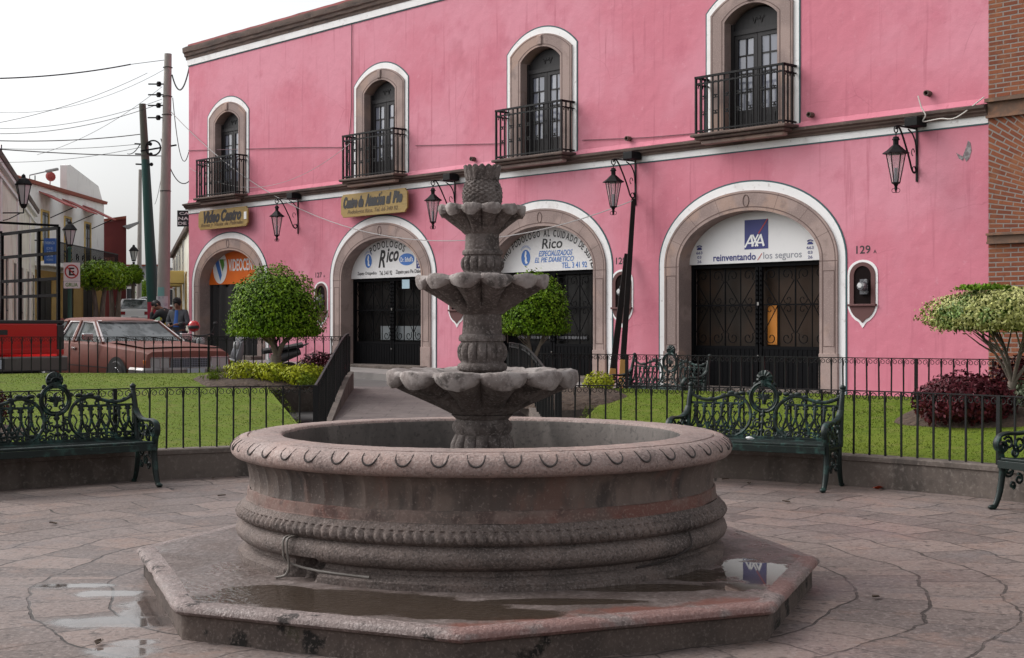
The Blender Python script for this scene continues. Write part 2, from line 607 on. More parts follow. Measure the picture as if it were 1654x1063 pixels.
M['stone_groove'] = mat('stone_groove', (.13, .085, .075), .9)
M['cornice'] = mat('cornice_stone', (.13, .09, .075), .9, layers=[(3, 5, .45, .65, (.075, .055, .05), .9, (.6, .6, 3)), (12, 4, .55, .75, (.23, .17, .14), .6)], bump=[(20, 5, .5, .015)])
M['iron'] = mat('black_iron', (.006, .006, .007), .6, spec=.2, layers=[(20, 3, .55, .75, (.018, .017, .016), .7)])
M['gate_iron'] = mat('gate_iron', (.0045, .0045, .0055), .7, spec=.08)
M['iron_fence'] = mat('black_fence_paint', (.006, .0065, .007), .5, spec=.3)
M['iron_green'] = mat('dark_green_iron', (.0055, .0125, .0112), .45, spec=.32, layers=[(9, 4, .50, .66, (.026, .066, .057), .85), (26, 3, .6, .72, (.008, .012, .012), .8)], bump=[(40, 3, .3, .004)])
M['door_wood'] = mat('dark_door_wood', (.022, .020, .022), .55, spec=.3, layers=[(6, 4, .4, .7, (.012, .011, .012), .8, (6, 6, .4))])
M['pane'] = glass_pane('window_pane', (.19, .20, .245), .08, .9)
M['dark'] = mat('dark_interior', (.007, .0065, .0065), .35, spec=.2, layers=[(1.5, 4, .45, .7, (.018, .016, .015), .8)])
M['brown_panel'] = mat('brown_screen', (.020, .014, .010), .6, spec=.25, layers=[(.9, 3, .4, .65, (.04, .02, .010), .8)])
M['orange_panel'] = mat('orange_panel', (.62, .22, .02), .5)
M['sign_white'] = mat('sign_board_white', (.74, .73, .73), .45, layers=[(3, 4, .5, .8, (.62, .61, .62), .5)])
M['sign_orange'] = mat('sign_board_orange', (.70, .135, .008), .45, layers=[(2, 3, .4, .7, (.78, .17, .012), .6)])
M['sign_gold'] = mat('gold_sign_board', (.33, .215, .06), .55, layers=[(7, 5, .45, .7, (.24, .15, .04), .7, (.4, 1, 4))], bump=[(14, 4, .25, .004, (.4, 1, 4))])
M['ink_black'] = mat('black_lettering', (.012, .011, .014), .5)
M['ink_gold'] = mat('brown_lettering', (.12, .07, .022), .5)
M['ink_blue'] = mat('blue_lettering', (.05, .17, .50), .5)
M['ink_navy'] = mat('navy_lettering', (.022, .028, .17), .5)
M['ink_gray'] = mat('grey_lettering', (.22, .23, .27), .5)
M['ink_red'] = mat('red_lettering', (.42, .03, .03), .5)
M['ink_white'] = mat('white_lettering', (.8, .8, .8), .5)
M['ink_green'] = mat('green_lettering', (.09, .25, .03), .5)
M['lamp_glass'] = mat('lamp_glass', (.55, .42, .42), .25, spec=.5, layers=[(5, 3, .5, .7, (.36, .3, .3), .6)])
M['fstone'] = mat('fountain_stone', (.150, .118, .106), .85, spec=.25, layers=[(2.2, 5, .42, .66, (.20, .15, .132), .7), (4, 6, .47, .66, (.075, .062, .057), .6), (1.2, 5, .5, .66, (.06, .049, .046), .6, (1, 1, .35)), (75, 5, .50, .62, (.27, .225, .21), .55), (60, 5, .53, .62, (.055, .046, .043), .6)], bump=[(16, 5, .5, .014), (70, 5, .8, .01)])
M['frim'] = mat('fountain_rim_stone', (.285, .212, .193), .75, spec=.3, layers=[(1.9, 5, .42, .62, (.34, .235, .205), .7), (5, 6, .49, .66, (.19, .145, .132), .6), (75, 5, .50, .62, (.42, .345, .32), .5), (50, 5, .54, .64, (.11, .084, .076), .55), (9, 6, .62, .70, (.09, .07, .064), .5)], bump=[(16, 5, .4, .012), (70, 5, .7, .009)], rough_layer=(3, .35, .65, .5, .85))
M['ftier'] = mat('fountain_tier_stone', (.118, .097, .09), .9, spec=.25, layers=[(7, 6, .46, .62, (.20, .172, .162), .7), (8, 6, .51, .64, (.048, .04, .037), .75), (3, 5, .5, .66, (.062, .052, .048), .5), (60, 5, .52, .64, (.27, .237, .225), .6)], bump=[(22, 6, .7, .016), (90, 5, .7, .01)])
M['fred'] = mat('fountain_red_stone', (.125, .097, .086), .8, spec=.25, layers=[(1.2, 4, .47, .60, (.165, .072, .058), .85), (3.2, 5, .46, .6, (.19, .135, .118), .7), (8, 6, .52, .66, (.07, .047, .043), .7), (70, 5, .52, .64, (.3, .22, .19), .4)], bump=[(30, 5, .6, .01)])
M['fgroove'] = mat('dark_groove', (.045, .036, .034), .9)
# ================================================================= GROUND
AC = Vector((-.6, 8.85))                    # centre of the round plaza
M['road'] = mat('asphalt', (.085, .08, .078), .8, layers=[(1, 5, .4, .7, (.12, .11, .105), .8), (30, 4, .5, .7, (.05, .048, .046), .6)], bump=[(60, 4, .3, .006)])
M['paving'] = masonry('plaza_flagstones', (.235, .176, .155), (.118, .094, .087), (.036, .029, .026), .68, .46, .010, ('polar', -.19, 8.92, 4.6, 'xy'),
                      distort=.34, bump_d=.02, wet=True, joints=True, dirt=[(.8, 4, .45, .62, (.185, .148, .137), .55), (2.6, 6, .52, .66, (.23, .145, .115), .45), (1.5, 6, .53, .64, (.135, .12, .122), .45), (4.0, 7, .54, .64, (.072, .057, .052), .45), (30, 7, .5, .62, (.29, .24, .225), .5), (24, 7, .54, .63, (.05, .041, .038), .6), (9, 7, .60, .64, (.04, .032, .03), .6)])
add_wet(M['paving'], [(-2.72, 8.62, .34, .12), (-2.42, 8.35, .36, .16), (-1.92, 7.05, .18, .12), (-1.9, 6.85, .28, .22), (-2.15, 7.55, .6, .22), (-2.05, 8.0, .3, .5)], (.06, .05, .047), .55, .12, .55, 5.0, 1.1, .04)
M['path'] = masonry('path_pavers', (.135, .11, .105), (.115, .095, .092), (.085, .07, .067), .55, .4, .010, 'xy', bump_d=.008, distort=.06, dirt=[(1.2, 5, .45, .66, (.17, .14, .132), .8), (6, 6, .52, .66, (.07, .056, .052), .6), (20, 6, .53, .66, (.21, .175, .165), .5)])
M['kerb'] = mat('kerb_concrete', (.135, .11, .096), .85, spec=.25, layers=[(3, 5, .45, .66, (.085, .07, .062), .85), (1.6, 5, .48, .66, (.05, .042, .038), .75, (1, 1, .3)), (25, 5, .5, .72, (.22, .19, .17), .6)], bump=[(30, 5, .4, .008)])
M['soil'] = mat('garden_soil', (.055, .034, .024), .95, layers=[(8, 6, .4, .7, (.10, .066, .045), .8), (40, 4, .5, .7, (.03, .02, .015), .7)], bump=[(14, 6, .9, .05)])
M['lawn'] = mat('lawn_turf', (.10, .145, .013), .9, spec=.15, layers=[(.9, 5, .4, .65, (.125, .16, .018), .85), (5, 6, .5, .66, (.15, .155, .035), .65), (9, 6, .54, .66, (.055, .085, .012), .7), (3, 5, .62, .75, (.13, .10, .045), .5)], bump=[(60, 4, .4, .02)])

gs = MB()
ys = [-60, 8, 12, 18, 24, 32, 45, 60, 80, 110, 160, 300, 1500]
gs.grid(2, len(ys) - 1, lambda u, v: (-900 + 1800 * u, ys[round(v * (len(ys) - 1))], road_z(ys[round(v * (len(ys) - 1))])))
tag(gs.build('road', M['road']), kind='structure')

pv = MB()
pv.slab([(-15, -16), (15, -16), (15, 16.2), (-15, 16.2)], -.14, 0.0)
tag(pv.build('plaza_paving', M['paving']), kind='structure')

# ---- ramped path from the plaza to the street, between the two gardens
pl = MB()
pa = [(15.15, .0), (15.2, .14), (15.55, .14), (15.6, .28), (15.95, .28), (16.0, .40), (18, .44), (21, .51), (24.0, .57), (24.1, .2)]
lx = lambda y: -2.16 + (y - 15.26) * (-.59 / 8.24)
rx = lambda y: .53 + (y - 15.35) * (-.58 / 5.85)
for i in range(len(pa) - 1):
    (y0, z0), (y1, z1) = pa[i], pa[i + 1]
    n = len(pl.v)
    pl.add([(lx(y0), y0, z0), (rx(y0), y0, z0), (rx(y1), y1, z1), (lx(y1), y1, z1)], [(0, 1, 2, 3)])
tag(pl.build('garden_path', M['path']), kind='structure')

# ---- gardens: turf rising away from the plaza, edged by a low round wall
GR = 6.5
def gz(side, rho, th=0):
    z = .31 + (.082 if side == 'L' else .125) * max(0, rho - 6.7)
    cap = .86 if side == 'L' else .72
    return cap - .05 * math.log(1 + math.exp((cap - z) / .05)) if z > cap - .25 else z
def pol(th, rho):
    return AC.x + rho * math.cos(th), AC.y + rho * math.sin(th)
def ray_hit(th, poly):
    d = Vector((math.cos(th), math.sin(th)))
    best = 99
    for a, b in zip(poly[:-1], poly[1:]):
        a, b = Vector(a) - AC, Vector(b) - AC
        e = b - a
        den = d.x * e.y - d.y * e.x
        if abs(den) < 1e-9: continue
        t = (a.x * e.y - a.y * e.x) / den
        q = (a.x * d.y - a.y * d.x) / den
        if t > 0 and -1e-6 <= q <= 1 + 1e-6: best = min(best, t)
    return best
BL = [(-2.16, 15.26), (-2.75, 23.5), (-9.6, 21.6), (-13.5, 18.5), (-13.5, 4)]
BR = [(.53, 15.35), (-.05, 21.25), (1.5, 20.15), (6.6, 16.95), (11.5, 13.4), (11.5, 4)]
GARD = {'L': (R(103.6), R(176), BL), 'R': (R(80.2), R(2), BR)}
ground_at = {}
for side in 'LR':
    t0, t1, poly = GARD[side]
    nt, nr = 70, 40
    def fn(u, v):
        th = t0 + (t1 - t0) * u
        rb = ray_hit(th, poly)
        if rb > 60: rb = 8
        rho = 6.68 + (rb - .06 - 6.68) * v
        x, y = pol(th, max(rho, 6.68))
        return (x, y, gz(side, rho) + .02 * noise.noise((x * .8, y * .8, 3)))
    g = MB()
    g.grid(nt, nr, fn)
    g.f = [f[::-1] if side == 'R' else f for f in g.f]
    if side == 'L': g.f = [f[::-1] for f in g.f]
    # earth sides towards path and street
    o = tag(g.build('lawn', M['lawn'], smooth=60), kind='structure')
    # turf blades, stuff
    nb = 70000
    th = t0 + (t1 - t0) * rng.random(nb)
    vs, fs = [], []
    for i in range(nb):
        T = th[i]
        if side == 'L' and T > R(150) and i % 3: continue
        if side == 'R' and T < R(18) and i % 3: continue
        rb = min(ray_hit(T, poly), 20) - .1
        if rb < 6.8: continue
        rho = math.sqrt(6.72 ** 2 + rng.random() * (rb ** 2 - 6.72 ** 2))
        x, y = pol(T, rho)
        z = gz(side, rho) + .02 * noise.noise((x * .8, y * .8, 3)) - .004
        h = .006 + .012 * rng.random() + .012 * max(0, noise.noise((x * 1.5, y * 1.5, 9)))
        a = rng.random() * 6.28
        w = .005 + .003 * rng.random()
        lx_, ly_ = (rng.random() - .5) * .03, (rng.random() - .5) * .03
        k = len(vs)
        vs += [(x - w * math.cos(a), y - w * math.sin(a), z), (x + w * math.cos(a), y + w * math.sin(a), z), (x + lx_, y + ly_, z + h)]
        fs.append((k, k + 1, k + 2))
    b = MB(); b.v, b.f, b.m = vs, fs, [0] * len(fs)
    if 'blade' not in M:
        M['blade'] = mat('grass_blade', (.11, .16, .014), .85, island=.14, layers=[(.7, 5, .42, .62, (.14, .18, .018), .85), (1.6, 5, .55, .66, (.20, .175, .055), .75), (5.0, 6, .52, .64, (.062, .095, .012), .7)], spec=.12)
    tag(b.build('grass', M['blade']), 'short green grass growing on the raised lawn', 'grass', kind='stuff')

def arc_wall(t0, t1, name, label):
    n = 60
    prof = [(6.5, -.12), (6.5, .255), (6.485, .262), (6.485, .305), (6.5, .315), (6.7, .315), (6.7, -.12)]
    w = MB()
    k = len(prof)
    for i in range(n + 1):
        th = t0 + (t1 - t0) * i / n
        for r, z in prof:
            x, y = pol(th, r)
            w.v.append((x, y, z))
    for i in range(n):
        for j in range(k):
            w.f.append((i * k + j, i * k + (j + 1) % k, (i + 1) * k + (j + 1) % k, (i + 1) * k + j)); w.m.append(0)
    w.f.append(tuple(range(k))); w.m.append(0)
    w.f.append(tuple(n * k + j for j in range(k - 1, -1, -1))); w.m.append(0)
    return tag(w.build(name, M['kerb'], smooth=30), label, 'wall')
arc_wall(R(102.6), R(178), 'garden_wall', 'low curved concrete wall edging the lawn behind the left bench')
arc_wall(R(81.2), R(0), 'garden_wall', 'low curved concrete wall edging the lawn behind the right hand bench')

def side_wall(pts, name, label, th=.16, lift=.05, down=1.0):
    w = MB()
    k = 0
    for i, p in enumerate(pts):
        a = Vector(pts[max(0, i - 1)][:2]); b = Vector(pts[min(len(pts) - 1, i + 1)][:2])
        d = (b - a).normalized(); nrm = Vector((-d.y, d.x)) * th / 2
        x, y, z = p
        w.v += [(x + nrm.x, y + nrm.y, z - down), (x + nrm.x, y + nrm.y, z + lift), (x - nrm.x, y - nrm.y, z + lift), (x - nrm.x, y - nrm.y, z - down)]
    for i in range(len(pts) - 1):
        for j in range(4):
            w.f.append((i * 4 + j, i * 4 + (j + 1) % 4, (i + 1) * 4 + (j + 1) % 4, (i + 1) * 4 + j)); w.m.append(0)
    e = (len(pts) - 1) * 4
    w.f += [(3, 2, 1, 0), (e, e + 1, e + 2, e + 3)]; w.m += [0, 0]
    return tag(w.build(name, M['kerb']), label, 'kerb')
def along(poly, side, k=10, inset=0.0, dz=0.0):
    out = []
    for a, b in zip(poly[:-1], poly[1:]):
        for i in range(k):
            t = i / k
            x, y = a[0] + (b[0] - a[0]) * t, a[1] + (b[1] - a[1]) * t
            out.append((x, y, gz(side, (Vector((x, y)) - AC).length) + dz))
    x, y = poly[-1]
    out.append((x, y, gz(side, (Vector((x, y)) - AC).length) + dz))
    return out
PL = along(BL[:2], 'L', dz=-.06)
PR = along(BR[:2], 'R', dz=-.06)
QL = along(BL[1:5], 'L', dz=-.12)
QR = along(BR[1:5], 'R', dz=-.12)
side_wall(PL, 'path_kerb', 'pale stone kerb under the dark fence on the left of the path')
side_wall(PR, 'path_kerb', 'stone kerb under the fence on the right of the path')
side_wall(QL, 'street_kerb', 'kerb along the street behind the left lawn, in front of the red car')
side_wall(QR, 'street_kerb', 'kerb behind the right lawn, across from the pink wall')

# soil beds laid over the turf
def bed(cx, cy, rx_, ry_, side, lift=.028, seed=0):
    b = MB()
    n = 40
    def fn(u, v):
        a = 2 * PI * u
        k = v * (1 + .14 * noise.noise((math.cos(a) * 1.5 + seed, math.sin(a) * 1.5, 1)))
        x, y = cx + rx_ * k * math.cos(a), cy + ry_ * k * math.sin(a)
        rho = (Vector((x, y)) - AC).length
        return (x, y, gz(side, rho) + .02 * noise.noise((x * .8, y * .8, 3)) + lift * (1 - v ** 4) + .012 * noise.noise((x * 6, y * 6, 2)) * (v < .99) + .004 - .03 * (v > .98))
    b.grid(n, 9, fn)
    return tag(b.build('soil_bed', M['soil'], smooth=60), kind='structure')
bed(5.75, 15.75, 1.45, .95, 'R', .09, 1)
bed(-3.75, 21.15, 1.15, 1.15, 'L', .09, 5)
bed(.65, 18.6, .95, 1.0, 'R', .08, 9)
bed(-6.0, 15.1, .8, .6, 'L', .09, 12)

# ================================================================= FOUNTAIN (one thing: platform, basin, tiers, finial)
FC = Vector((-.19, 8.92, 0))
ftn = thing('stone_fountain', FC, 0, 'three tiered carved stone fountain with a wide round basin on an octagonal platform', 'fountain')
pv8 = [(-2.21, .02), (-1.52, -1.83), (-.05, -2.48), (1.52, -1.83), (2.07, -.36), (1.62, 1.5), (0, 2.25), (-1.62, 1.55)]
PT = .19                                     # height of the platform
lev = [(-.035, -.06), (-.035, .122), (-.022, .131), (-.002, .138), (.010, .152), (.006, .172), (-.018, .186), (-.05, .19), (-.10, .1905)]
ring = []
for i in range(8):
    a, b = Vector(pv8[i]), Vector(pv8[(i + 1) % 8])
    for j in range(44):
        ring.append(a.lerp(b, j / 44))
pm = MB()
k = len(ring)
for li, (off, z) in enumerate(lev):
    for p in ring:
        d = p.normalized()
        nz = noise.noise((p.x * 3, p.y * 3, 0)) * .006 + noise.noise((p.x * 11, p.y * 11, 5)) * .005
        ch = noise.noise((p.x * 2.3 + 4, p.y * 2.3, 8))
        ch2 = noise.noise((p.x * 8 + 4, p.y * 8, 3))
        chip = .075 * max(0, (ch - .33)) / .3 * max(0, ch2 + .35) if li in (3, 4, 5) else 0
        chip = min(chip, .05)
        q = p + d * (off * 1.05 + nz - chip)
        pm.v.append((q.x, q.y, z - (chip * .25 if li in (5,) else 0)))
for li in range(len(lev) - 1):
    for j in range(k):
        pm.f.append((li * k + j, li * k + (j + 1) % k, (li + 1) * k + (j + 1) % k, (li + 1) * k + j))
        pm.m.append(0 if li < 2 else 1)
pm.f.append(tuple((len(lev) - 1) * k + j for j in range(k))); pm.m.append(2)
M['plat_side'] = mat('platform_riser_stone', (.10, .076, .066), .85, spec=.25, layers=[(2.2, 5, .42, .6, (.06, .047, .042), .8), (3.4, 6, .55, .62, (.010, .0095, .009), .92), (4, 5, .6, .7, (.03, .031, .014), .6), (60, 5, .52, .64, (.18, .145, .13), .5)], bump=[(20, 5, .65, .016)])
M['plat_edge'] = mat('platform_edge_stone', (.175, .135, .126), .65, spec=.35, layers=[(4, 5, .45, .66, (.24, .188, .178), .6), (4, 6, .57, .63, (.022, .018, .017), .92), (60, 5, .5, .63, (.38, .31, .295), .6), (40, 5, .54, .64, (.07, .055, .05), .5)], bump=[(24, 5, .7, .016), (80, 5, .7, .01)], rough_layer=(4, .35, .65, .35, .8))
M['plat_top'] = mat('platform_top_stone', (.118, .09, .081), .5, spec=.35, layers=[(2.6, 6, .45, .66, (.10, .079, .072), .7), (8, 6, .52, .66, (.21, .17, .16), .6), (50, 5, .52, .64, (.28, .23, .22), .5), (30, 6, .55, .66, (.05, .041, .038), .6)], bump=[(26, 6, .7, .014)], rough_layer=(2.2, .38, .62, .22, .8))
def gp(px, py, z=0.0):
    Y = (CAM_H - z) * 2250 / (py - 528)
    return ((px - 827) / 2250 * Y, Y)
_w = lambda px, py: (lambda q: (q[0] - FC.x, q[1] - FC.y))(gp(px, py, PT))
wet1 = [(*_w(500, 965), .68, .24), (*_w(640, 980), .66, .24), (*_w(770, 992), .5, .17), (*_w(570, 972), .65, .25), (*_w(430, 955), .3, .2)]
wet2 = [(*_w(900, 972), .5, .10), (*_w(1040, 950), .5, .13), (*_w(1130, 930), .28, .22)]
wet3 = [(*_w(1222, 924), .33, .52), (*_w(1190, 948), .22, .2)]
red_ = [(*_w(800, 1015), .35, .16), (*_w(930, 1005), .5, .16), (*_w(1080, 988), .5, .16), (*_w(1190, 976), .3, .2), (*_w(1262, 945), .15, .35), (*_w(1310, 905), .12, .3)]
add_wet(M['plat_top'], red_, (.165, .055, .038), .75, -.1, .5, 9.0, 1.3, .5, False)
add_wet(M['plat_edge'], red_, (.22, .085, .07), .48, .0, .6, 11.0, 2.0, .65, False)
add_wet(M['plat_top'], wet1 + wet2, (.035, .024, .015), .88, .05, .22, 5.0, .55, .03)
add_wet(M['plat_top'], wet3, (.06, .045, .04), .6, .10, .34, 7.0, 1.2, .02)
pm.build('platform', [M['plat_side'], M['plat_edge'], M['plat_top']], ftn, smooth=50)

# basin
bp = [(1.50, .185), (1.53, .19), (1.535, .228), (1.50, .239), (1.488, .25), (1.458, .262), (1.452, .285), (1.475, .297), (1.512, .306), (1.538, .326), (1.551, .36), (1.540, .394), (1.515, .415), (1.498, .424),
      (1.52, .434), (1.545, .448), (1.552, .468), (1.543, .488), (1.522, .504), (1.518, .512), (1.50, .523), (1.488, .545)]
def fpx(px, r):        # angle of the fountain front seen at px
    best = min((abs((FC.x + r * math.cos(a)) / (FC.y + r * math.sin(a)) - (px - 827) / 2250), a) for a in [PI + PI * i / 600 for i in range(601)])
    return best[1]
a1 = fpx(466, 1.55)
ROPE = {14: .55, 15: .9, 16: 1, 17: .9, 18: .55}
def rope_mod(an, i, r, z):
    e = 0
    if i in ROPE:
        s_ = abs(math.sin(an * 84 + (z - .468) * 14))
        e = -.024 * ROPE[i] * (1 - s_) ** .9
    e += .006 * noise.noise((math.cos(an) * 4, math.sin(an) * 4, z * 6)) + .003 * noise.noise((math.cos(an) * 16, math.sin(an) * 16, z * 14))
    if i <= 8:
        w_ = abs(((an % (2 * PI)) - a1 - .045 + .02 * noise.noise((z * 30, an * 9, 2))) / .085)
        if w_ < 1: e -= .15 * (1 - w_ ** 4) * (.7 + .5 * noise.noise((an * 40, z * 22, 7)))
    if i in (0, 1, 2, 3): e += .012 * min(0, noise.noise((math.cos(an) * 9, math.sin(an) * 9, z * 9 + 2)))
    return r + e, z
MB().lathe(bp, 1344, mod=rope_mod, cap=False).build('base_moulding', M['fstone'], ftn, smooth=50)
MB().lathe([(1.488, .545), (1.481, .55), (1.479, .58), (1.476, .607), (1.466, .613)], 300, cap=False, mod=lambda an, i, r, z: (r + .005 * noise.noise((math.cos(an) * 9, math.sin(an) * 9, z * 9)), z + .005 * noise.noise((math.cos(an) * 7, math.sin(an) * 7, z * 3)))).build('red_stone_band', M['fred'], ftn, smooth=40)
def flute(an, i, r, z):
    f = (an * 66 / (2 * PI)) % 1
    e = -.015 * (1 - (2 * f - 1) ** 2) * (1 if 0 < i < 5 else .3)
    return r + e + .0035 * noise.noise((math.cos(an) * 12, math.sin(an) * 12, z * 5)), z
M['fdrum'] = mat('basin_drum_stone', (.115, .086, .073), .82, layers=[(3, 4, .42, .6, (.17, .125, .105), .85, (1, 1, .22)), (1.6, 4, .46, .62, (.065, .048, .042), .85), (4, 5, .54, .66, (.16, .085, .066), .6, (1, 1, .3)), (5, 5, .52, .66, (.036, .029, .027), .85, (1, 1, .2)), (50, 5, .56, .72, (.24, .19, .17), .6)], bump=[(16, 5, .4, .01), (80, 4, .5, .007)])
MB().lathe([(1.466, .612), (1.464, .64), (1.466, .69), (1.476, .74), (1.492, .775), (1.51, .797)], 66 * 14, mod=flute, cap=False).build('basin_drum', M['fdrum'], ftn, smooth=35)
rimp = [(1.495, .797), (1.53, .797), (1.555, .806), (1.573, .825), (1.58, .85), (1.574, .876), (1.558, .899), (1.532, .916), (1.505, .925), (1.482, .9285), (1.476, .921), (1.468, .921), (1.464, .931), (1.42, .934), (1.285, .934), (1.268, .928), (1.262, .914)]
def rim_mod(an, i, r, z):
    e = .004 * noise.noise((math.cos(an) * 8, math.sin(an) * 8, z * 8)) + .0035 * noise.noise((math.cos(an) * 22, math.sin(an) * 22, z * 22))
    s_ = (an * 15 / (2 * PI)) % 1
    if min(s_, 1 - s_) < .0035: e -= .004
    return r + e, z + e * .5
rim = MB().lathe(rimp, 600, mod=rim_mod, cap=False)
# half-moon bosses cut in the bull-nose, each outlined by a dark tube, thicker at the bottom
orn = gro = rim
NB = 50
for q in range(NB):
    a0 = 2 * PI * (q + .5) / NB
    pts = []
    for j in range(13):
        t = PI * j / 12
        u, w = math.cos(t), math.sin(t)
        da = u * .048 / 1.55 * 1.0
        s_ = w
        # walk down the bull-nose from its top edge
        r = 1.528 + (1.579 - 1.528) * math.sin(s_ * PI / 2) ** .9
        z = .919 - .060 * s_
        pts.append((r, da, z, u, w))
    cpt = (1.545, 0, .906)
    vs = [(cpt[0] * math.cos(a0) + .010 * math.cos(a0), cpt[0] * math.sin(a0) + .010 * math.sin(a0), cpt[2] - .016)]
    for r, da, z, u, w in pts:
        rr = r - .002
        vs.append((rr * math.cos(a0 + da * .86), rr * math.sin(a0 + da * .86), z + .003))
    fs = [(0, i, i + 1) for i in range(1, 13)]
    orn.add(vs, fs)
    gro.tube([((r + .0005) * math.cos(a0 + da), (r + .0005) * math.sin(a0 + da), z) for r, da, z, u, w in pts], [.0022 + .0042 * p[4] for p in pts], 5, mi=1)
rim.build('basin_rim', [M['frim'], M['fgroove']], ftn, smooth=50)
M['finner'] = mat('basin_inner_wall', (.125, .107, .098), .75, layers=[(2.5, 5, .42, .64, (.07, .061, .056), .85, (1, 1, .35)), (5, 5, .5, .66, (.19, .165, .15), .7, (1, 1, .4)), (30, 5, .52, .7, (.04, .036, .033), .7)], bump=[(26, 5, .4, .008)])
MB().lathe([(1.262, .915), (1.255, .90), (1.25, .7), (1.245, .5), (1.2, .47), (.3, .45), (.0, .45)], 200, cap=False, mod=lambda an, i, r, z: (r + .004 * noise.noise((math.cos(an) * 10, math.sin(an) * 10, z * 8)), z)).build('basin_interior', M['finner'], ftn, smooth=50)
# gap where the base moulding is broken, with the old pipes

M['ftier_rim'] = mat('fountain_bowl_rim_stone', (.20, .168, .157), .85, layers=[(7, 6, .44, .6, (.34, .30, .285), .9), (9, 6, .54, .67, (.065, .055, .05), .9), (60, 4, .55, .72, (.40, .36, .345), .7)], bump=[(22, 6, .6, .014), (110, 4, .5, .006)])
def bowl(name, Rr, zt, lip, zu, rc, ph=0.0):
    """petal bowl: rim radius, top height, lip drop, underside end height, column radius"""
    prof = [(.08, zt - .06), (Rr * .7, zt - .05), (Rr * .9, zt - .012), (Rr * .955, zt), (Rr * .99, zt - .008), (Rr, zt - .03), (Rr * .992, zt - lip * .75), (Rr * .955, zt - lip), (Rr * .90, zt - lip * .98)]
    n = 9
    for i in range(1, n + 1):
        t = i / n
        r = Rr * .90 + (rc - Rr * .90) * t
        z = zt - lip + (zu - zt + lip) * (1.12 * t - .12 * t * t - .05 * math.sin(PI * t))
        prof.append((r, z))
    K = 12
    def mod(an, i, r, z):
        f = abs(math.cos((an + ph) * K / 2))           # 1 at petal centre, 0 in the notch
        p = f ** .75
        nn = .010 * noise.noise((math.cos(an) * 5 + Rr, math.sin(an) * 5, z * 6)) + .006 * noise.noise((math.cos(an) * 15, math.sin(an) * 15, z * 15))
        if i < 3: return r, z
        if i < 6: return r * (1 - .065 * (1 - p)) + nn, z - (1 - p) * lip * .10 + nn * .8
        if i < 9: return r * (1 - .065 * (1 - p)) + nn, z + (1 - p) * lip * .50 + nn
        t = (i - 8) / n
        dz = (1 - p) * lip * .50 * (1 - t) ** 2
        return r * (1 - (.065 * (1 - t) + .13 * math.sin(PI * min(1, t + .12))) * (1 - p)) + nn * .7, z + dz
    mb = MB().lathe(prof, 288, mod=mod, cap=False)
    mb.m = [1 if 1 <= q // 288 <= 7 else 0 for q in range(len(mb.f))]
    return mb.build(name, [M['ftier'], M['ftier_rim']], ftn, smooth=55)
def gad(n, d, lv):
    def mod(an, i, r, z):
        e = .004 * noise.noise((math.cos(an) * 5, math.sin(an) * 5, z * 9))
        if i in lv:
            return r - d * lv[i] * (1 - abs(math.sin(an * n / 2)) ** .55) + e, z
        return r + e, z
    return mod
ph = PI / 12
# pedestal in the basin, lower bowl, stem, middle bowl, stem, top bowl, finial
MB().lathe([(.27, .45), (.27, .56), (.22, .58), (.17, .62), (.165, .66), (.185, .69), (.205, .74), (.21, .80), (.205, .86), (.185, .90), (.17, .915), (.18, .93), (.19, .95), (.192, .975), (.175, 1.0), (.165, 1.01), (.2, 1.04)], 168, mod=gad(14, .03, {5: .6, 6: 1, 7: 1, 8: 1, 9: .6}), cap=False).build('pedestal', M['ftier'], ftn, smooth=50)
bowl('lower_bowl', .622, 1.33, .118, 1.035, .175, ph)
def stem(z0, z1, s, name):
    H_ = z1 - z0
    pr = [(.127, 0), (.127, .10), (.15, .115), (.159, .15), (.160, .19), (.155, .215), (.138, .235), (.138, .25), (.150, .28), (.160, .33), (.163, .40), (.158, .47), (.145, .515), (.135, .53), (.136, .55), (.148, .56), (.150, .60), (.145, .64), (.128, .66), (.124, .82), (.124, .9), (.122, 1.0)]
    MB().lathe([(r * s, z0 + z * H_) for r, z in pr], 168, mod=gad(14, .024 * s, {8: .6, 9: 1, 10: 1, 11: 1, 12: .6}), cap=False).build(name, M['ftier'], ftn, smooth=50)
stem(1.27, 1.70, 1.0, 'stem')
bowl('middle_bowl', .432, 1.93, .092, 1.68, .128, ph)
stem(1.87, 2.21, .87, 'stem')
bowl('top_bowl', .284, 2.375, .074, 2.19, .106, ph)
pine = [(.085, 2.32), (.105, 2.365), (.114, 2.39), (.118, 2.42), (.119, 2.445), (.117, 2.47), (.112, 2.495), (.104, 2.515), (.098, 2.53), (.096, 2.54), (.098, 2.555), (.102, 2.575), (.106, 2.6), (.109, 2.622), (.102, 2.626), (.06, 2.60), (0, 2.59)]
def pmod(an, i, r, z):
    if 1 <= i <= 8:
        a = (an * 14 / (2 * PI)); b = (z - 2.36) / .028
        d1 = abs(((a + b) % 1) - .5) * 2; d2 = abs(((a - b) % 1) - .5) * 2
        return r * 1.07 + .011 * (1 - max(d1, d2) ** 2) - .006, z
    if 9 <= i <= 14:
        f = abs(math.cos(an * 8))
        return r * 1.09 + .007 * f - .004, z + (.016 * (f - .5) if i > 11 else 0)
    return r, z
# finer pineapple rings
fine = []
for (a, b) in zip(pine[:-1], pine[1:]):
    fine.append(a)
pz = []
for i in range(1, 9):
    for j in range(4):
        t = j / 4
        pz.append((pine[i][0] + (pine[i + 1][0] - pine[i][0]) * t, pine[i][1] + (pine[i + 1][1] - pine[i][1]) * t))
allp = [pine[0]] + pz + pine[9:]
npz = len(pz)
def pmod2(an, i, r, z):
    if i == 0: return r, z
    if i <= npz: return pmod(an, 4, r, z)
    return pmod(an, i - npz + 8, r, z)
MB().lathe(allp, 224, mod=pmod2, cap=False).build('pineapple_finial', M['ftier'], ftn, smooth=50)

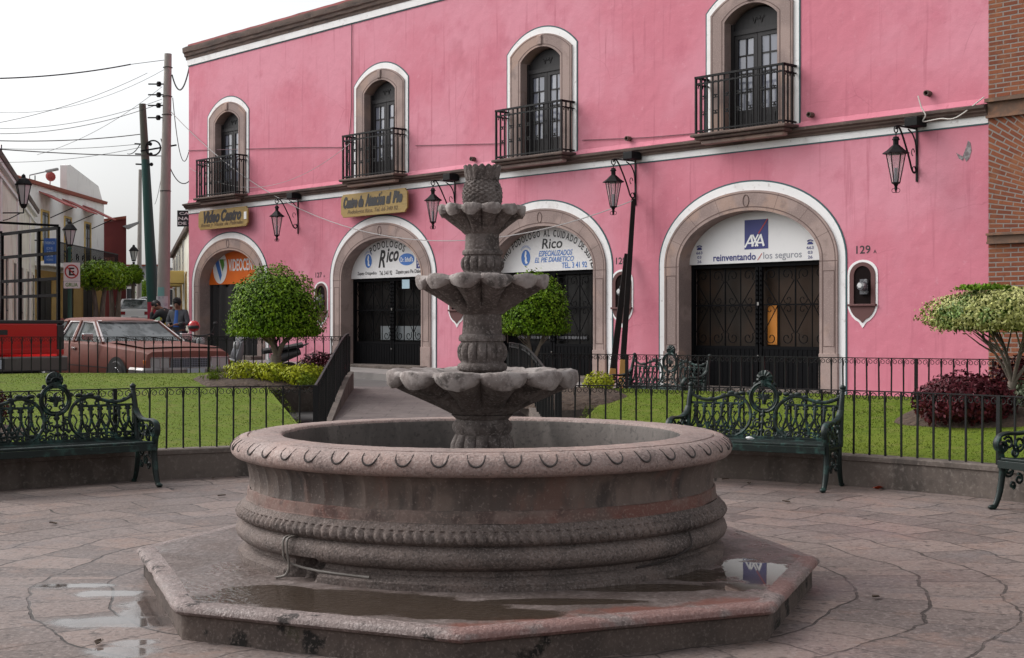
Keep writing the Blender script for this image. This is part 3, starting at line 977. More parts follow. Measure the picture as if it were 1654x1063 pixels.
# pipe strapped to the broken base moulding
an = math.atan2(-1.36, -.86)
def fp(an_, r, z): return (r * math.cos(an_), r * math.sin(an_), z)
a1 = fpx(466, 1.55)
pipe = MB()
pipe.tube(smooth_path([fp(a1 - .008, 1.50, .43), fp(a1 - .008, 1.567, .42), fp(a1 - .008, 1.575, .36), fp(a1 - .006, 1.565, .30), fp(a1 + .02, 1.53, .27), fp(a1 + .10, 1.50, .252), fp(a1 + .2, 1.50, .248), fp(a1 + .36, 1.51, .246)]), .0075, 6)
pipe.tube(smooth_path([fp(a1 + .012, 1.50, .43), fp(a1 + .012, 1.567, .42), fp(a1 + .012, 1.575, .36), fp(a1 + .012, 1.56, .27), fp(a1 + .0, 1.57, .215), fp(a1 - .03, 1.60, .198)]), .0075, 6)
M['pipe'] = mat('grey_pipe', (.16, .14, .125), .5)
pipe.build('pipe', M['pipe'], ftn, smooth=60)
a2 = fpx(1112, 1.54)
cab = MB().tube(smooth_path([fp(a2 + .01, 1.535, .43), fp(a2, 1.561, .38), fp(a2 - .02, 1.561, .34), fp(a2 - .09, 1.50, .285), fp(a2 - .25, 1.475, .262)]), .0055, 5)
cab.build('cable', M['fgroove'], ftn, smooth=60)

# ================================================================= PINK BUILDING
FA = R(43.45749 - 90)
F0 = Vector((-9.33003, 40.21565, 0))
FMAT = Matrix.Translation(F0) @ Matrix.Rotation(FA, 4, 'Z')
def fw(s, y, z): return FMAT @ Vector((s, y, z))
pink = thing('pink_building', F0, FA, 'long two storey pink building with white arched doorways and iron balconies', 'building')
S_END = 24.68
DOORS = [(2.16, 1.50, 1.60 + .16), (8.96, 1.50, 0), (14.50, 1.55, 0), (19.90, 1.60, 0)]
DOORS = [(2.16, 1.50, 1.80, 1.95), (8.96, 1.56, 1.90, 2.05), (14.47, 1.56, 1.90, 2.05), (19.90, 1.60, 1.97, 2.11)]   # centre, half opening, half stone, half white
WINS = [2.10, 8.95, 14.48, 20.0]
SP = 2.80                                   # springing of the door arches
NA = 40
def arch_pts(c, hw, zb, zs, rise, n=NA):
    return [(c - hw, zb)] + [(c - hw * math.cos(PI * i / n), zs + rise * math.sin(PI * i / n)) for i in range(n + 1)] + [(c + hw, zb)]
def seg_pts(c, hw, zb, zs, rise, n=24):
    Rr = (hw * hw + rise * rise) / (2 * rise)
    a = math.asin(hw / Rr)
    return [(c - hw, zb)] + [(c + Rr * math.sin(-a + 2 * a * i / n), zs + rise - Rr + Rr * math.cos(-a + 2 * a * i / n)) for i in range(n + 1)] + [(c + hw, zb)]
def wall_with(mb, s0, s1, z0, z1, openings, y=0.0):
    """openings: lists of curve points from bottom left to bottom right"""
    x = s0
    def q(a, b, c, d): mb.add([(a[0], y, a[1]), (b[0], y, b[1]), (c[0], y, c[1]), (d[0], y, d[1])], [(0, 1, 2, 3)])
    for o in openings:
        a, b = o[0][0], o[-1][0]
        q((x, z0), (a, z0), (a, z1), (x, z1))
        if o[0][1] > z0 + 1e-4: q((a, z0), (b, z0), (b, o[-1][1]), (a, o[0][1]))
        for p, r in zip(o[1:-1], o[2:-1]): q(p, r, (r[0], z1), (p[0], z1))
        x = b
    q((x, z0), (s1, z0), (s1, z1), (x, z1))
ZB = .0
d_in = [arch_pts(c, h + .03, ZB - .3, SP, .98 if i else .96) for i, (c, h, a, b) in enumerate(DOORS)]
w_in = [seg_pts(c, .62, 5.2, 7.31, .28) for c in WINS]
wl_ = MB()
wall_with(wl_, 0, S_END, -.3, 5.05, d_in)
wall_with(wl_, 0, S_END, 5.05, 9.73, w_in)
wl_.add([(0, 0, -.3), (0, 12, -.3), (0, 12, 9.73), (0, 0, 9.73)], [(0, 1, 2, 3)])
wl_.add([(S_END, 0, -.3), (S_END, 12, -.3), (S_END, 12, 9.73), (S_END, 0, 9.73)], [(3, 2, 1, 0)])
wl_.add([(0, 12, -.3), (S_END, 12, -.3), (S_END, 12, 9.73), (0, 12, 9.73)], [(3, 2, 1, 0)])
wl_.build('wall', M['pink'], pink)
MB().box(.0, S_END, .0, 12, 9.74, 9.745).build('roof', M['cornice'], pink)

def moulding(name, prof, s0, s1, m, seg=60, wob=.006, ret=.0):
    """profile (out, z) run along the wall, with a slightly worn edge"""
    mb = MB()
    k = len(prof)
    for i in range(seg + 1):
        s = s0 + (s1 - s0) * i / seg
        for j, (o, z) in enumerate(prof):
            w = wob * noise.noise((s * 2.5, j * .7, 4)) if o > .02 else 0
            mb.v.append((s, -o - w, z + w * .7))
    for i in range(seg):
        for j in range(k - 1):
            a = i * k + j
            mb.f.append((a, a + k, a + k + 1, a + 1)); mb.m.append(0)
    mb.f.append(tuple(range(k))); mb.m.append(0)
    mb.f.append(tuple(seg * k + j for j in range(k - 1, -1, -1))); mb.m.append(0)
    return mb.build(name, m, pink, smooth=30)
moulding('string_course', [(0, 4.985), (.05, 4.99), (.055, 5.02), (.10, 5.05), (.10, 5.075), (.15, 5.10), (.155, 5.14), (.05, 5.165), (0, 5.17)], -.12, S_END - .02, M['cornice'], 140)
moulding('white_band', [(0, 4.868), (.012, 4.868), (.012, 4.987), (0, 4.987)], -.012, S_END - .02, M['white'], 60, .0)
moulding('teal_line', [(0, 4.845), (.010, 4.845), (.010, 4.868), (0, 4.868)], -.01, S_END - .02, M['teal'], 60, 0)
moulding('pink_fillet', [(0, 5.17), (.045, 5.172), (0, 5.27)], 0, S_END - .02, M['pink'], 60, .0)
moulding('white_band', [(0, 9.135), (.03, 9.135), (.03, 9.30), (0, 9.30)], -.03, S_END - .02, M['white'], 60, 0)
moulding('teal_line', [(0, 9.105), (.014, 9.105), (.014, 9.135), (0, 9.135)], -.014, S_END - .02, M['teal'], 60, 0)
moulding('roof_cornice', [(0, 9.30), (.04, 9.30), (.05, 9.37), (.09, 9.40), (.10, 9.47), (.14, 9.50), (.16, 9.60), (.16, 9.64), (.03, 9.67), (0, 9.67)], -.10, S_END - .02, M['cornice'], 180, .02)
moulding('parapet', [(0, 9.67), (.03, 9.67), (.035, 9.74), (-.2, 9.75)], 0, S_END - .02, mat('parapet_paint', (.36, .10, .10), .85, layers=[(2, 5, .45, .7, (.2, .09, .08), .8)]), 120, .01)

# ---- doors
def stroke(mb, pts, w, y):
    for a, b in zip(pts[:-1], pts[1:]):
        d = Vector((b[0] - a[0], b[1] - a[1])).normalized(); nx, nz_ = -d.y * w / 2, d.x * w / 2
        mb.add([(a[0] + nx, y, a[1] + nz_), (a[0] - nx, y, a[1] - nz_), (b[0] - nx, y, b[1] - nz_), (b[0] + nx, y, b[1] + nz_)], [(0, 1, 2, 3)])
def surround(parent, name, inner, stone, white, proud, depth, ap=None):
    g = MB().band(inner, stone, -proud, depth, inner_face=True).build(name, M['stone'], parent)
    # a step in the stone: outer fillet and inner fillet as thin grooves
    def mix(t): return [((1 - t) * a[0] + t * b[0], (1 - t) * a[1] + t * b[1]) for a, b in zip(inner, stone)]
    gr = MB()
    gr.band(mix(.86), mix(.90), -proud - .003, -proud + .004)
    gr.band(mix(.15), mix(.20), -proud - .003, -proud + .004)
    gr.build('groove', M['stone_groove'], g)
    MB().band(stone, white, -.014, .004).build('white_surround', M['white'], parent)
    t = .030
    out = []
    c = (white[0][0] + white[-1][0]) / 2
    zc = white[1][1]
    for i, (x, z) in enumerate(white):
        if i == 0: out.append((x - t, z))
        elif i == len(white) - 1: out.append((x + t, z))
        else:
            d = Vector((x - c, z - zc + .35)); d.normalize()
            out.append((x + d.x * t, z + d.y * t))
    MB().band(white, out, -.011, .004).build('teal_outline', M['teal'], parent)
    return g
def gate_scrolls(mb, x0, x1, z0, z1, y, n):
    """bars and paired scrolls crossing at mid height"""
    w = (x1 - x0) / n
    zm = z0 + (z1 - z0) * .52
    r = w * .17
    for i in range(n + 1):
        mb.box(x0 + i * w - .011, x0 + i * w + .011, y - .011, y + .011, z0, z1)
        if i < n: mb.box(x0 + (i + .5) * w - .008, x0 + (i + .5) * w + .008, y - .008, y + .008, z0, z1)
    mb.box(x0, x1, y - .012, y + .012, zm - .014, zm + .014)
    for i in range(n):
        c = x0 + (i + .5) * w
        for sgn in (-1, 1):
            for za, zb, up in ((zm, z1, 1), (zm, z0, -1)):
                top = [(c + sgn * w * .22 + sgn * (-r + 2 * r * 0), y, zb)]
                sc_ = [(c + sgn * (w * .24 - math.cos(a) * rr), y, zb - up * (r + .03) + up * math.sin(a) * rr) for a, rr in [(PI * 2.2 * j / 14 - PI * 1.0, r * (.25 + .75 * j / 14)) for j in range(15)]]
                sc_ = sc_ + [(c + sgn * w * .46, y, zb - up * (r * 2.1)), (c + sgn * .02, y, za)]
                mb.tube(sc_, .0095, 4)
                s2 = [(c + sgn * (w * .28 - math.cos(a) * rr * .8), y, za + up * (r * .75) + up * math.sin(a) * rr * .8) for a, rr in [(PI * 2.0 * j / 10, r * (.2 + .8 * j / 10)) for j in range(11)]]
                mb.tube(s2, .008, 4)
door_kind = ['dark', 'shop', 'shop', 'brown']
for i, (c, h, a, b) in enumerate(DOORS):
    rise = .98 if i else .96
    inner = arch_pts(c, h, ZB, SP, rise - .03)
    stone = arch_pts(c, a, ZB, SP, rise + (.34 if i else .30))
    white = arch_pts(c, b, ZB, SP, rise + (.50 if i else .45))
    surround(pink, 'door_surround', inner, stone, white, .05, .55)
    # keystone ring, impost joint, panel grooves
    det = MB()
    det.tube([(c + .065 * math.cos(t), -.053, SP + rise + .15 + .11 * math.sin(t)) for t in [2 * PI * j / 16 for j in range(16)]], .008, 4, closed=True)
    for sx in (-1, 1):
        xa, xb = c + sx * (h + .07), c + sx * (a - .06)
        x0, x1 = min(xa, xb), max(xa, xb)
        det.box(min(c + sx * h, c + sx * a), max(c + sx * h, c + sx * a), -.0535, -.045, SP - .045, SP - .035)
        for zz in (1.22, 2.05):
            pass
        for (zz0, zz1) in ((1.25, SP - .22), (.62, 1.0)):
            det.box(x0, x1, -.0535, -.045, zz0, zz0 + .012); det.box(x0, x1, -.0535, -.045, zz1, zz1 + .012)
            det.box(x0, x0 + .012, -.0535, -.045, zz0 + .012, zz1); det.box(x1 - .012, x1, -.0535, -.045, zz0 + .012, zz1)
    for tq in (22, 45, 68, 112, 135, 158):
        t_ = R(tq)
        p0 = Vector((c + (h + .004) * math.cos(t_), SP + (rise - .026) * math.sin(t_))); p1 = Vector((c + (a - .004) * math.cos(t_), SP + (rise + (.33 if i else .29)) * math.sin(t_)))
        stroke(det, [tuple(p0), tuple(p1)], .007, -.0508)
    det.build('surround_groove', M['stone_groove'], pink)
    for sx in (-1, 1):
        x0, x1 = sorted((c + sx * (h - .006), c + sx * (a + .012)))
        MB().box(x0, x1, -.068, .2, ZB, 1.13).build('door_plinth', M['stone'], pink, bevel=.008)
    # gate
    gate = thing('door', (0, 0, 0)); gate.parent = pink
    zt = SP - .0
    back = 'brown_panel' if i == 3 else 'dark'
    MB().box(c - h - .05, c + h + .05, .50, .52, ZB, SP + rise + .1).build('backing', M[back], gate)
    fr = MB()
    fr.box(c - h + .0, c - h + .07, .33, .40, ZB, zt); fr.box(c + h - .07, c + h, .33, .40, ZB, zt)
    fr.box(c - h + .07, c + h - .07, .33, .40, zt - .08, zt - .002)
    fr.box(c - .075, c - .012, .335, .395, ZB, zt - .08); fr.box(c + .012, c + .075, .335, .395, ZB, zt - .08)
    for sx in (-1, 1):
        x0, x1 = sorted((c + sx * .075, c + sx * (h - .07)))
        fr.box(x0, x1, .35, .38, ZB + .06, 1.22)                     # solid lower leaf
        for q in range(14):
            xx = x0 + (x1 - x0) * (q + .5) / 14
            fr.box(xx - .007, xx + .007, .343, .351, ZB + .1, 1.18)
        fr.box(x0, x1, .345, .352, 1.18, 1.24)
        gate_scrolls(fr, x0, x1, 1.24, zt - .08, .37, 2)
    for q in range(16):                                              # studded meeting stiles
        for sx in (-1, 1):
            fr.ball((c + sx * .043, .325, 1.3 + q * .09), .02, 6)
    fr.build('iron_gate', M['gate_iron'], gate)
    lk = MB().box(c - .02, c + .02, .315, .335, 2.0, 2.06)
    lk.ball((c + .0, .315, 1.06), .018, 8)
    lk.build('lock', mat('lock_steel', (.25, .24, .23), .4, .6), gate)
    if i == 3:
        MB().box(c + .12, c + .33, .46, .47, 1.27, 2.02).build('orange_panel', M['orange_panel'], gate)
    if i == 1:
        MB().box(c - .60, c + 1.15, .46, .47, 1.28, 1.62).build('counter', mat('counter_laminate', (.20, .22, .23), .3), gate)
        MB().box(c + .42, c + .70, .31, .318, 2.52, 2.74).build('sticker', mat('sticker', (.38, .52, .60), .5), gate)
        MB().box(c - 1.15, c - .98, .46, .468, 1.8, 2.02).build('notice', M['dark'], gate)
    if i == 2:
        MB().box(c - 1.2, c + .9, .46, .47, 1.34, 1.40).build('counter', mat('counter_edge', (.12, .12, .13), .3), gate)
    if i == 0:
        cu = MB().grid(60, 2, lambda u, v: (c - h + 2 * h * u, .30 + .035 * math.sin(u * 46 + 2 * math.sin(u * 9)), ZB + (SP - ZB) * v))
        cu.build('curtain', mat('black_curtain', (.016, .015, .016), .8), gate, smooth=60)
    # threshold
    MB().box(c - h - .25, c + h + .25, -.42, .5, -.2, road_z(fw(c, 0, 0).y) + .22).build('threshold', M['kerb'], pink, bevel=.015)

# ---- windows with balconies
for i, c in enumerate(WINS):
    inner = seg_pts(c, .60, 5.2, 7.30, .27)
    stone = seg_pts(c, .93, 5.2, 7.47, .37)
    white = seg_pts(c, 1.045, 5.2, 7.53, .45)
    surround(pink, 'window_surround', inner, stone, white, .05, .42)
    ks = MB().obox((c, -.06, 7.71), (.14, .05, .20))
    ks.build('keystone', M['stone'], pink, bevel=.02)
    win = thing('window', (0, 0, 0)); win.parent = pink
    MB().prism(seg_pts(c, .62, 5.2, 7.30, .29), .44, .46).build('backing', M['dark'], win)
    fr = MB()
    # frame, transom, two glazed leaves with six panes each and solid bottoms
    for sx in (-1, 1):
        x0, x1 = sorted((c + sx * .60, c + sx * .53))
        fr.box(x0, x1, .30, .38, 5.2, 7.28)
        a_, b_ = sorted((c + sx * .53, c + sx * .445)); fr.box(a_, b_, .32, .37, 5.22, 7.06)
        a_, b_ = sorted((c + sx * .005, c + sx * .09)); fr.box(a_, b_, .32, .37, 5.22, 7.06)
        u0, u1 = sorted((c + sx * .09, c + sx * .445))
        fr.box(u0, u1, .32, .37, 6.98, 7.06)
        fr.box(u0, u1, .335, .365, 5.22, 5.62)
        fr.box(u0 + .05, u1 - .05, .325, .336, 5.28, 5.56)
        for zz in (5.62, 5.97, 6.31, 6.65):
            fr.box(u0, u1, .335, .362, zz, zz + .03)
        fr.box((u0 + u1) / 2 - .013, (u0 + u1) / 2 + .013, .335, .362, 5.65, 6.98)
    fr.box(c - .53, c + .53, .30, .38, 7.06, 7.15)
    fr.prism(seg_pts(c, .53, 7.15, 7.28, .25), .33, .37)
    for sx in (-1, 1):
        fr.tube([(c + sx * (.02 + .12 * j / 10), .325, 7.30 + .06 * math.sin(j * .9)) for j in range(11)], .012, 4)
    fr.build('frame', M['door_wood'], win)
    for sx in (-1, 1):
        gl = MB()
        u0, u1 = sorted((c + sx * .09, c + sx * .445))
        for zz in (5.65, 6.0, 6.34, 6.68):
            for a_, b_ in ((u0, (u0 + u1) / 2 - .013), ((u0 + u1) / 2 + .013, u1)):
                k_ = len(gl.v); tl = random.uniform(-.006, .006); t2 = random.uniform(-.006, .006)
                gl.add([(a_, .350 + tl, zz), (b_, .350 - tl, zz), (b_, .350 - tl + t2, zz + .32), (a_, .350 + tl + t2, zz + .32)], [(0, 1, 2, 3)])
        gl.build('pane', M['pane'], win)
    for ch in win.children: ch.location.y = -.15
    # balcony
    bal = thing('balcony', (0, 0, 0)); bal.parent = pink
    sl = MB()
    sl.box(c - 1.10, c + 1.06, -.46, .0, 5.155, 5.215)
    sl.box(c - 1.04, c + 1.0, -.40, .0, 5.10, 5.152)
    sl.build('slab', M['cornice'], bal, bevel=.02)
    sf = MB().box(c - .96, c + .92, -.31, -.161, 5.02, 5.098)
    sf.build('slab_bracket', M['stone'], bal, bevel=.03)
    rl = MB()
    X0, X1, Y0, Z0, Z1 = c - 1.0, c + .98, -.39, 5.215, 6.28
    for (xa, ya, xb, yb) in ((X0, Y0, X1, Y0), (X0, Y0, X0, 0), (X1, Y0, X1, 0)):
        for zz, t in ((Z1, .028), (Z1 - .13, .016), (Z0 + .06, .019)):
            rl.box(min(xa, xb) - t * .8, max(xa, xb) + t * .8, min(ya, yb) - t * .8, max(ya, yb) + t * .8 * (yb != 0), zz - t, zz + t * .4)
    n = 15
    for q in range(n + 1):
        x = X0 + (X1 - X0) * q / n
        t = .019 if q in (0, n) else .0125
        rl.box(x - t, x + t, Y0 - t, Y0 + t, Z0, Z1)
        if q not in (0, n):
            rl.ball((x, Y0, Z0 + .52), .017, 6)
        if q < n:
            xm, w = x + (X1 - X0) / n / 2, (X1 - X0) / n / 2
            rl.tube([(xm + w * math.cos(t_), Y0, Z1 - .13 - .07 + .085 * math.sin(t_)) for t_ in [PI * j / 8 for j in range(9)]], .011, 4)
    for x in (X0, X1):
        for y in (-.26, -.13):
            rl.box(x - .0125, x + .0125, y - .0125, y + .0125, Z0, Z1)
            rl.tube([(x, y + .065 * math.cos(t_), Z1 - .2 + .085 * math.sin(t_)) for t_ in [PI * j / 8 for j in range(9)]], .011, 4)
    for q in (1, 3, 5, 7, 9, 11, 13):
        xm = X0 + (X1 - X0) * (q + .5) / n
        for sg in (-1, 1):
            rl.tube(spiral(xm + sg * .02, Z0 + .68, .008, .045, 0 if sg > 0 else PI, .9 * sg, 10, Y0), .0105, 4)
            rl.tube(spiral(xm + sg * .02, Z0 + .36, .008, .05, 0 if sg > 0 else PI, -.9 * sg, 10, Y0), .0105, 4)
    rl.build('railing', M['iron'], bal)

# ---- arched niches with the electric meters
M['niche'] = mat('niche_brown_paint', (.105, .038, .036), .7)
for c in (6.50, 11.75, 16.79, 22.35):
    nz = thing('meter_niche', (c, 0, 0)); nz.parent = pink
    out = [(-.17, 1.95), (-.17, 2.48)] + [(-.17 * math.cos(PI * j / 14), 2.48 + .17 * math.sin(PI * j / 14)) for j in range(1, 14)] + [(.17, 2.48), (.17, 1.95)]
    out2 = [(-.255, 1.97), (-.255, 2.48)] + [(-.255 * math.cos(PI * j / 14), 2.48 + .235 * math.sin(PI * j / 14)) for j in range(1, 14)] + [(.255, 2.48), (.255, 1.97)]
    mb = MB()
    mb.band(out, out2, -.02, .0)
    low = [(-.255, 1.969)] + [(-.255 * math.cos(PI * j / 12), 1.969 - .25 * math.sin(PI * j / 12) ** 1.3 - .05 * (j == 6)) for j in range(1, 12)] + [(.255, 1.969)]
    mb.prism(low, -.022, .0)
    mb.build('niche_frame', M['niche'], nz)
    MB().prism(out, -.004, .002).build('niche_shade_panel', mat('niche_shadow', (.010, .006, .006), .9, spec=.1), nz)  # flat near-black panel: the shade of a hollow, painted on the wall
    MB().box(-.28, .28, -.055, .0, 1.955, 1.995).build('niche_shelf', M['niche'], nz, bevel=.008)
    wb = MB()
    full = out2[0:] ; wo = [(x * 1.17, z + (.04 if z > 2.5 else 0)) for x, z in out2]
    wb.band(out2, wo, -.010, .0)
    lo2 = [(-.298, 1.97)] + [(-.298 * math.cos(PI * j / 12), 1.969 - .30 * math.sin(PI * j / 12) ** 1.3 - .09 * (j == 6)) for j in range(1, 12)] + [(.298, 1.97)]
    wb.band(low, lo2, -.010, .0)
    wb.build('white_outline', M['white'], nz)
    mt = MB()
    mt.box(-.03, .11, -.05, -.004, 2.16, 2.42)
    mt.xf(Matrix.Identity(4))
    k0 = len(mt.v)
    mt.lathe([(.085, 0), (.085, .05), (.07, .09), (.0, .095)], 20)
    for q in range(k0, len(mt.v)):
        x, y, z = mt.v[q]; mt.v[q] = (x + .04, -.05 - z, y + 2.30)
    mt.build('meter', mat('meter_glass', (.10, .10, .11), .2, layers=[(14, 2, .5, .6, (.4, .4, .4), .9)]), nz, smooth=40)
    k0 = MB().lathe([(.045, 0), (.04, .004), (0, .005)], 16)
    k0.v = [(x + .03, -.146 - z, y + 2.31) for x, y, z in k0.v]
    k0.build('dial', mat('dial_face', (.6, .6, .6), .4), nz)

# ---- house numbers painted on the wall
num = MB()
for txt, x0, x1, z0, z1 in (('129', 22.22, 22.50, 2.86, 3.0), ('A', 22.56, 22.62, 2.86, 2.92), ('127', 6.25, 6.53, 2.86, 2.99), ('A', 6.60, 6.66, 2.86, 2.92), ('128', 16.62, 16.9, 2.86, 3.0)):
    put_text(num, txt, x0, x1, z0, z1, -.003, .012)
num.build('house_number', M['ink_black'], pink)

# ---- small fittings: spouts, holes, repaired crack, wires clipped to the wall
for s in (17.0, 21.32, 23.62, 12.35):
    sp_ = MB()
    k0 = len(sp_.v)
    sp_.lathe([(.05, 0), (.05, .12), (.035, .12), (.035, .02)], 10)
    for q in range(k0, len(sp_.v)):
        x, y, z = sp_.v[q]; sp_.v[q] = (x + s, -z, y + 5.36 + (.1 if s == 23.62 else 0))
    sp_.build('drain_spout', M['cornice'], pink, smooth=40)
M['old_cable'] = mat('old_cable', (.12, .05, .065), .7)
for pts_ in ([(0, -.02, 6.69), (6, -.025, 6.22), (7.5, -.02, 6.08)], [(10.3, -.02, 5.86), (13.3, -.02, 5.62)], [(15.7, -.02, 5.46), (17.5, -.02, 5.34), (18.7, -.02, 5.30)],
             [(7.80 + .03 * noise.noise((z * .9, 0, 0)), -.02, z) for z in [9.1 - .3 * q for q in range(8)]] + [(7.72, -.02, 6.4), (7.62, -.02, 5.9), (7.7, -.02, 5.4)]):
    MB().tube(pts_, .009, 4).build('wall_wire', M['old_cable'], pink)
wp = MB()
wp.tube(smooth_path([(23.5, -.16, 5.42), (23.58, -.19, 5.22), (23.66, -.2, 5.08), (23.62, -.2, 4.98), (23.9, -.17, 5.0), (24.2, -.17, 4.99), (24.62, -.06, 5.28)]), .012, 5)
wp.build('wall_wire', mat('white_cable', (.55, .52, .48), .6), pink, smooth=60)
sc_ = MB()
sc_.prism([(24.22, 4.38), (24.28, 4.52), (24.31, 4.62), (24.35, 4.58), (24.37, 4.45), (24.33, 4.33), (24.28, 4.28)], -.006, .0)
sc_.prism([(24.10, 4.44), (24.16, 4.40), (24.24, 4.36), (24.22, 4.30), (24.15, 4.34)], -.005, .0)
sc_.build('bare_plaster_patch', mat('bare_plaster', (.33, .31, .31), .9, layers=[(12, 4, .4, .6, (.15, .12, .13), .9)]), pink)

# ================================================================= SIGNS
def sign(name, label, cat='sign', group=None):
    return thing(name, F0, FA, label, cat, group)
# fascia boards filling the arches
def lunette(i, m, label):
    c, h, a, b = DOORS[i]
    rise = .98 if i else .96
    sg = sign('arched_shop_sign', label)
    MB().prism(arch_pts(c, h - .002, SP, SP, rise - .032)[1:-1], .27, .325).build('board', M[m], sg)
    return sg, c
Y_ = .266
sg, c = lunette(0, 'sign_orange', 'orange arched shop sign reading VIDEOCENTRO with an oval letter V emblem')
t = MB(); put_text(t, 'VIDEOCENTRO', c - .32, c + 1.40, 3.16, 3.50, Y_, .02); t.build('lettering', M['ink_white'], sg)
t = MB(); t.add([(c - .76 + .37 * math.cos(q), Y_, 3.28 + .46 * math.sin(q)) for q in [2 * PI * j / 40 for j in range(40)]], [tuple(range(40))]); t.build('emblem', M['ink_white'], sg)
t = MB(); t.add([(c - 1.05, Y_ - .003, 3.50), (c - .83, Y_ - .003, 3.50), (c - .66, Y_ - .003, 3.06), (c - .74, Y_ - .003, 2.90)], [(0, 3, 2, 1)]); t.build('emblem_blue_stroke', M['ink_blue'], sg)
t = MB(); t.add([(c - .79, Y_ - .003, 3.51), (c - .56, Y_ - .003, 3.51), (c - .53, Y_ - .003, 3.34), (c - .62, Y_ - .003, 3.16)], [(0, 3, 2, 1)]); t.build('emblem_green_stroke', M['ink_green'], sg)
t = MB(); t.add([(c - .53, Y_ - .003, 3.51), (c - .46, Y_ - .003, 3.52), (c - .50, Y_ - .003, 3.43)], [(0, 2, 1)]); t.build('emblem_red_mark', M['ink_red'], sg)

def foot_logo(sg, x, z, r):
    t = MB()
    t.add([(x + r * .8 * math.cos(q), Y_, z + r * math.sin(q)) for q in [2 * PI * j / 28 for j in range(28)]], [tuple(range(28))])
    t.build('round_emblem', M['ink_blue'], sg)
    t = MB()
    pts = [(-.1, .8), (.12, .82), (.2, .5), (.1, .25), (.25, -.05), (.2, -.35), (.45, -.6), (.3, -.75), (-.05, -.72), (-.2, -.4), (-.12, -.05), (-.28, .2), (-.2, .5)]
    t.add([(x + a * r * .8, Y_ - .003, z + b * r) for a, b in pts], [tuple(range(len(pts)))])
    t.build('emblem_figure', M['ink_white'], sg)
sg, c = lunette(1, 'sign_white', 'white arched shop sign reading PODOLOGOS Rico above the second doorway')
t = MB(); arc_text(t, 'PODOLOGOS', c + .05, SP + .05, 1.12, .77, 128, 52, .17, Y_, .02)
put_text(t, 'R', c - .30, c - .02, 3.05, 3.48, Y_, .025, .35); put_text(t, 'ico', c + .0, c + .50, 3.18, 3.52, Y_, .03, .35, .06)
put_text(t, 'Zapato Ortopedico', c - 1.14, c - .37, 2.865, 2.97, Y_, .012); put_text(t, 'Tel. 3-41 92', c - .26, c + .24, 2.865, 2.97, Y_, .012); put_text(t, 'Zapato para Pie Diabetico', c + .38, c + 1.50, 2.855, 2.975, Y_, .012)
t.build('lettering', M['ink_black'], sg)
foot_logo(sg, c - .70, 3.23, .17)
t = MB(); arc_text(t, 'PODOLOGOS', c - .70, 3.22, .19, .24, 140, 40, .045, Y_); t.add([(c + .80 + .29 * math.cos(q), Y_, 3.22 + .145 * math.sin(q)) for q in [2 * PI * j / 30 for j in range(30)]], [tuple(range(30))])
t.build('blue_oval', M['ink_blue'], sg)
t = MB(); put_text(t, 'Dr. Scholl\'s', c + .57, c + 1.03, 3.16, 3.28, Y_ - .003, .02); t.build('oval_lettering', M['ink_white'], sg)
t = MB(); t.box(c + 1.16, c + 1.40, Y_, Y_ + .004, 2.99, 3.40); t.build('navy_panel', M['ink_navy'], sg)
t = MB()
for q, wd in enumerate(('CREMAS', 'Y', 'PLANTILLAS', 'ORTOPEDIA', 'Y')):
    put_text(t, wd, c + 1.19 + .03 * (len(wd) < 3), c + 1.37 - .08 * (len(wd) < 3), 3.32 - q * .075, 3.37 - q * .075, Y_ - .003, .01)
t.build('panel_lettering', M['ink_white'], sg)

sg, c = lunette(2, 'sign_white', 'white arched shop sign with blue writing ESPECIALIZADOS behind the fountain top')
t = MB(); arc_text(t, 'CENTRO PODOLOGO AL CUIDADO DE SUS PIES', c, SP - .10, 1.46, .92, 166, 8, .15, Y_, .02)
put_text(t, 'Rico', c - .10, c + .52, 3.28, 3.50, Y_, .015, .12)
t.build('lettering', M['ink_black'], sg)
t = MB(); put_text(t, 'ESPECIALIZADOS', c - .20, c + .82, 3.12, 3.24, Y_, .014, .3); put_text(t, 'EL PIE DIABETICO', c - .32, c + .86, 2.99, 3.10, Y_, .014, .3); put_text(t, 'TEL. 3 41 92', c + .50, c + 1.24, 2.845, 2.97, Y_, .014)
arc_text(t, 'PODOLOGOS', c - .60, 3.12, .19, .24, 140, 40, .045, Y_)
t.build('blue_lettering', M['ink_blue'], sg)
foot_logo(sg, c - .60, 3.11, .175)

sg, c = lunette(3, 'sign_white', 'white arched insurance sign with a square blue logo above the fourth doorway')
t = MB(); t.box(c - .12, c + .42, Y_, Y_ + .004, 3.05, 3.60); t.build('blue_square', M['ink_navy'], sg)
t = MB()
yy = Y_ - .003
stroke(t, [(c - .11, 3.09), (c + .035, 3.31)], .035, yy); stroke(t, [(c + .035, 3.32), (c + .075, 3.10)], .045, yy - .0005); stroke(t, [(c - .04, 3.165), (c + .06, 3.165)], .028, yy - .001)
stroke(t, [(c + .07, 3.32), (c + .19, 3.10)], .035, yy - .0015); stroke(t, [(c + .20, 3.32), (c + .05, 3.10)], .03, yy - .002)
stroke(t, [(c + .13, 3.10), (c + .255, 3.31)], .035, yy - .0025); stroke(t, [(c + .25, 3.32), (c + .325, 3.10)], .045, yy - .003); stroke(t, [(c + .18, 3.165), (c + .30, 3.165)], .028, yy - .0035)
t.build('logo_lettering', M['ink_white'], sg)
t = MB(); stroke(t, [(c + .20, 3.335), (c + .41, 3.60)], .022, yy); stroke(t, [(c + .18, 2.84), (c + .28, 2.965)], .016, Y_); t.build('red_slash', M['ink_red'], sg)
t = MB(); put_text(t, 'reinventando', c - .86, c + .14, 2.85, 2.985, Y_, .022); t.build('lettering', M['ink_navy'], sg)
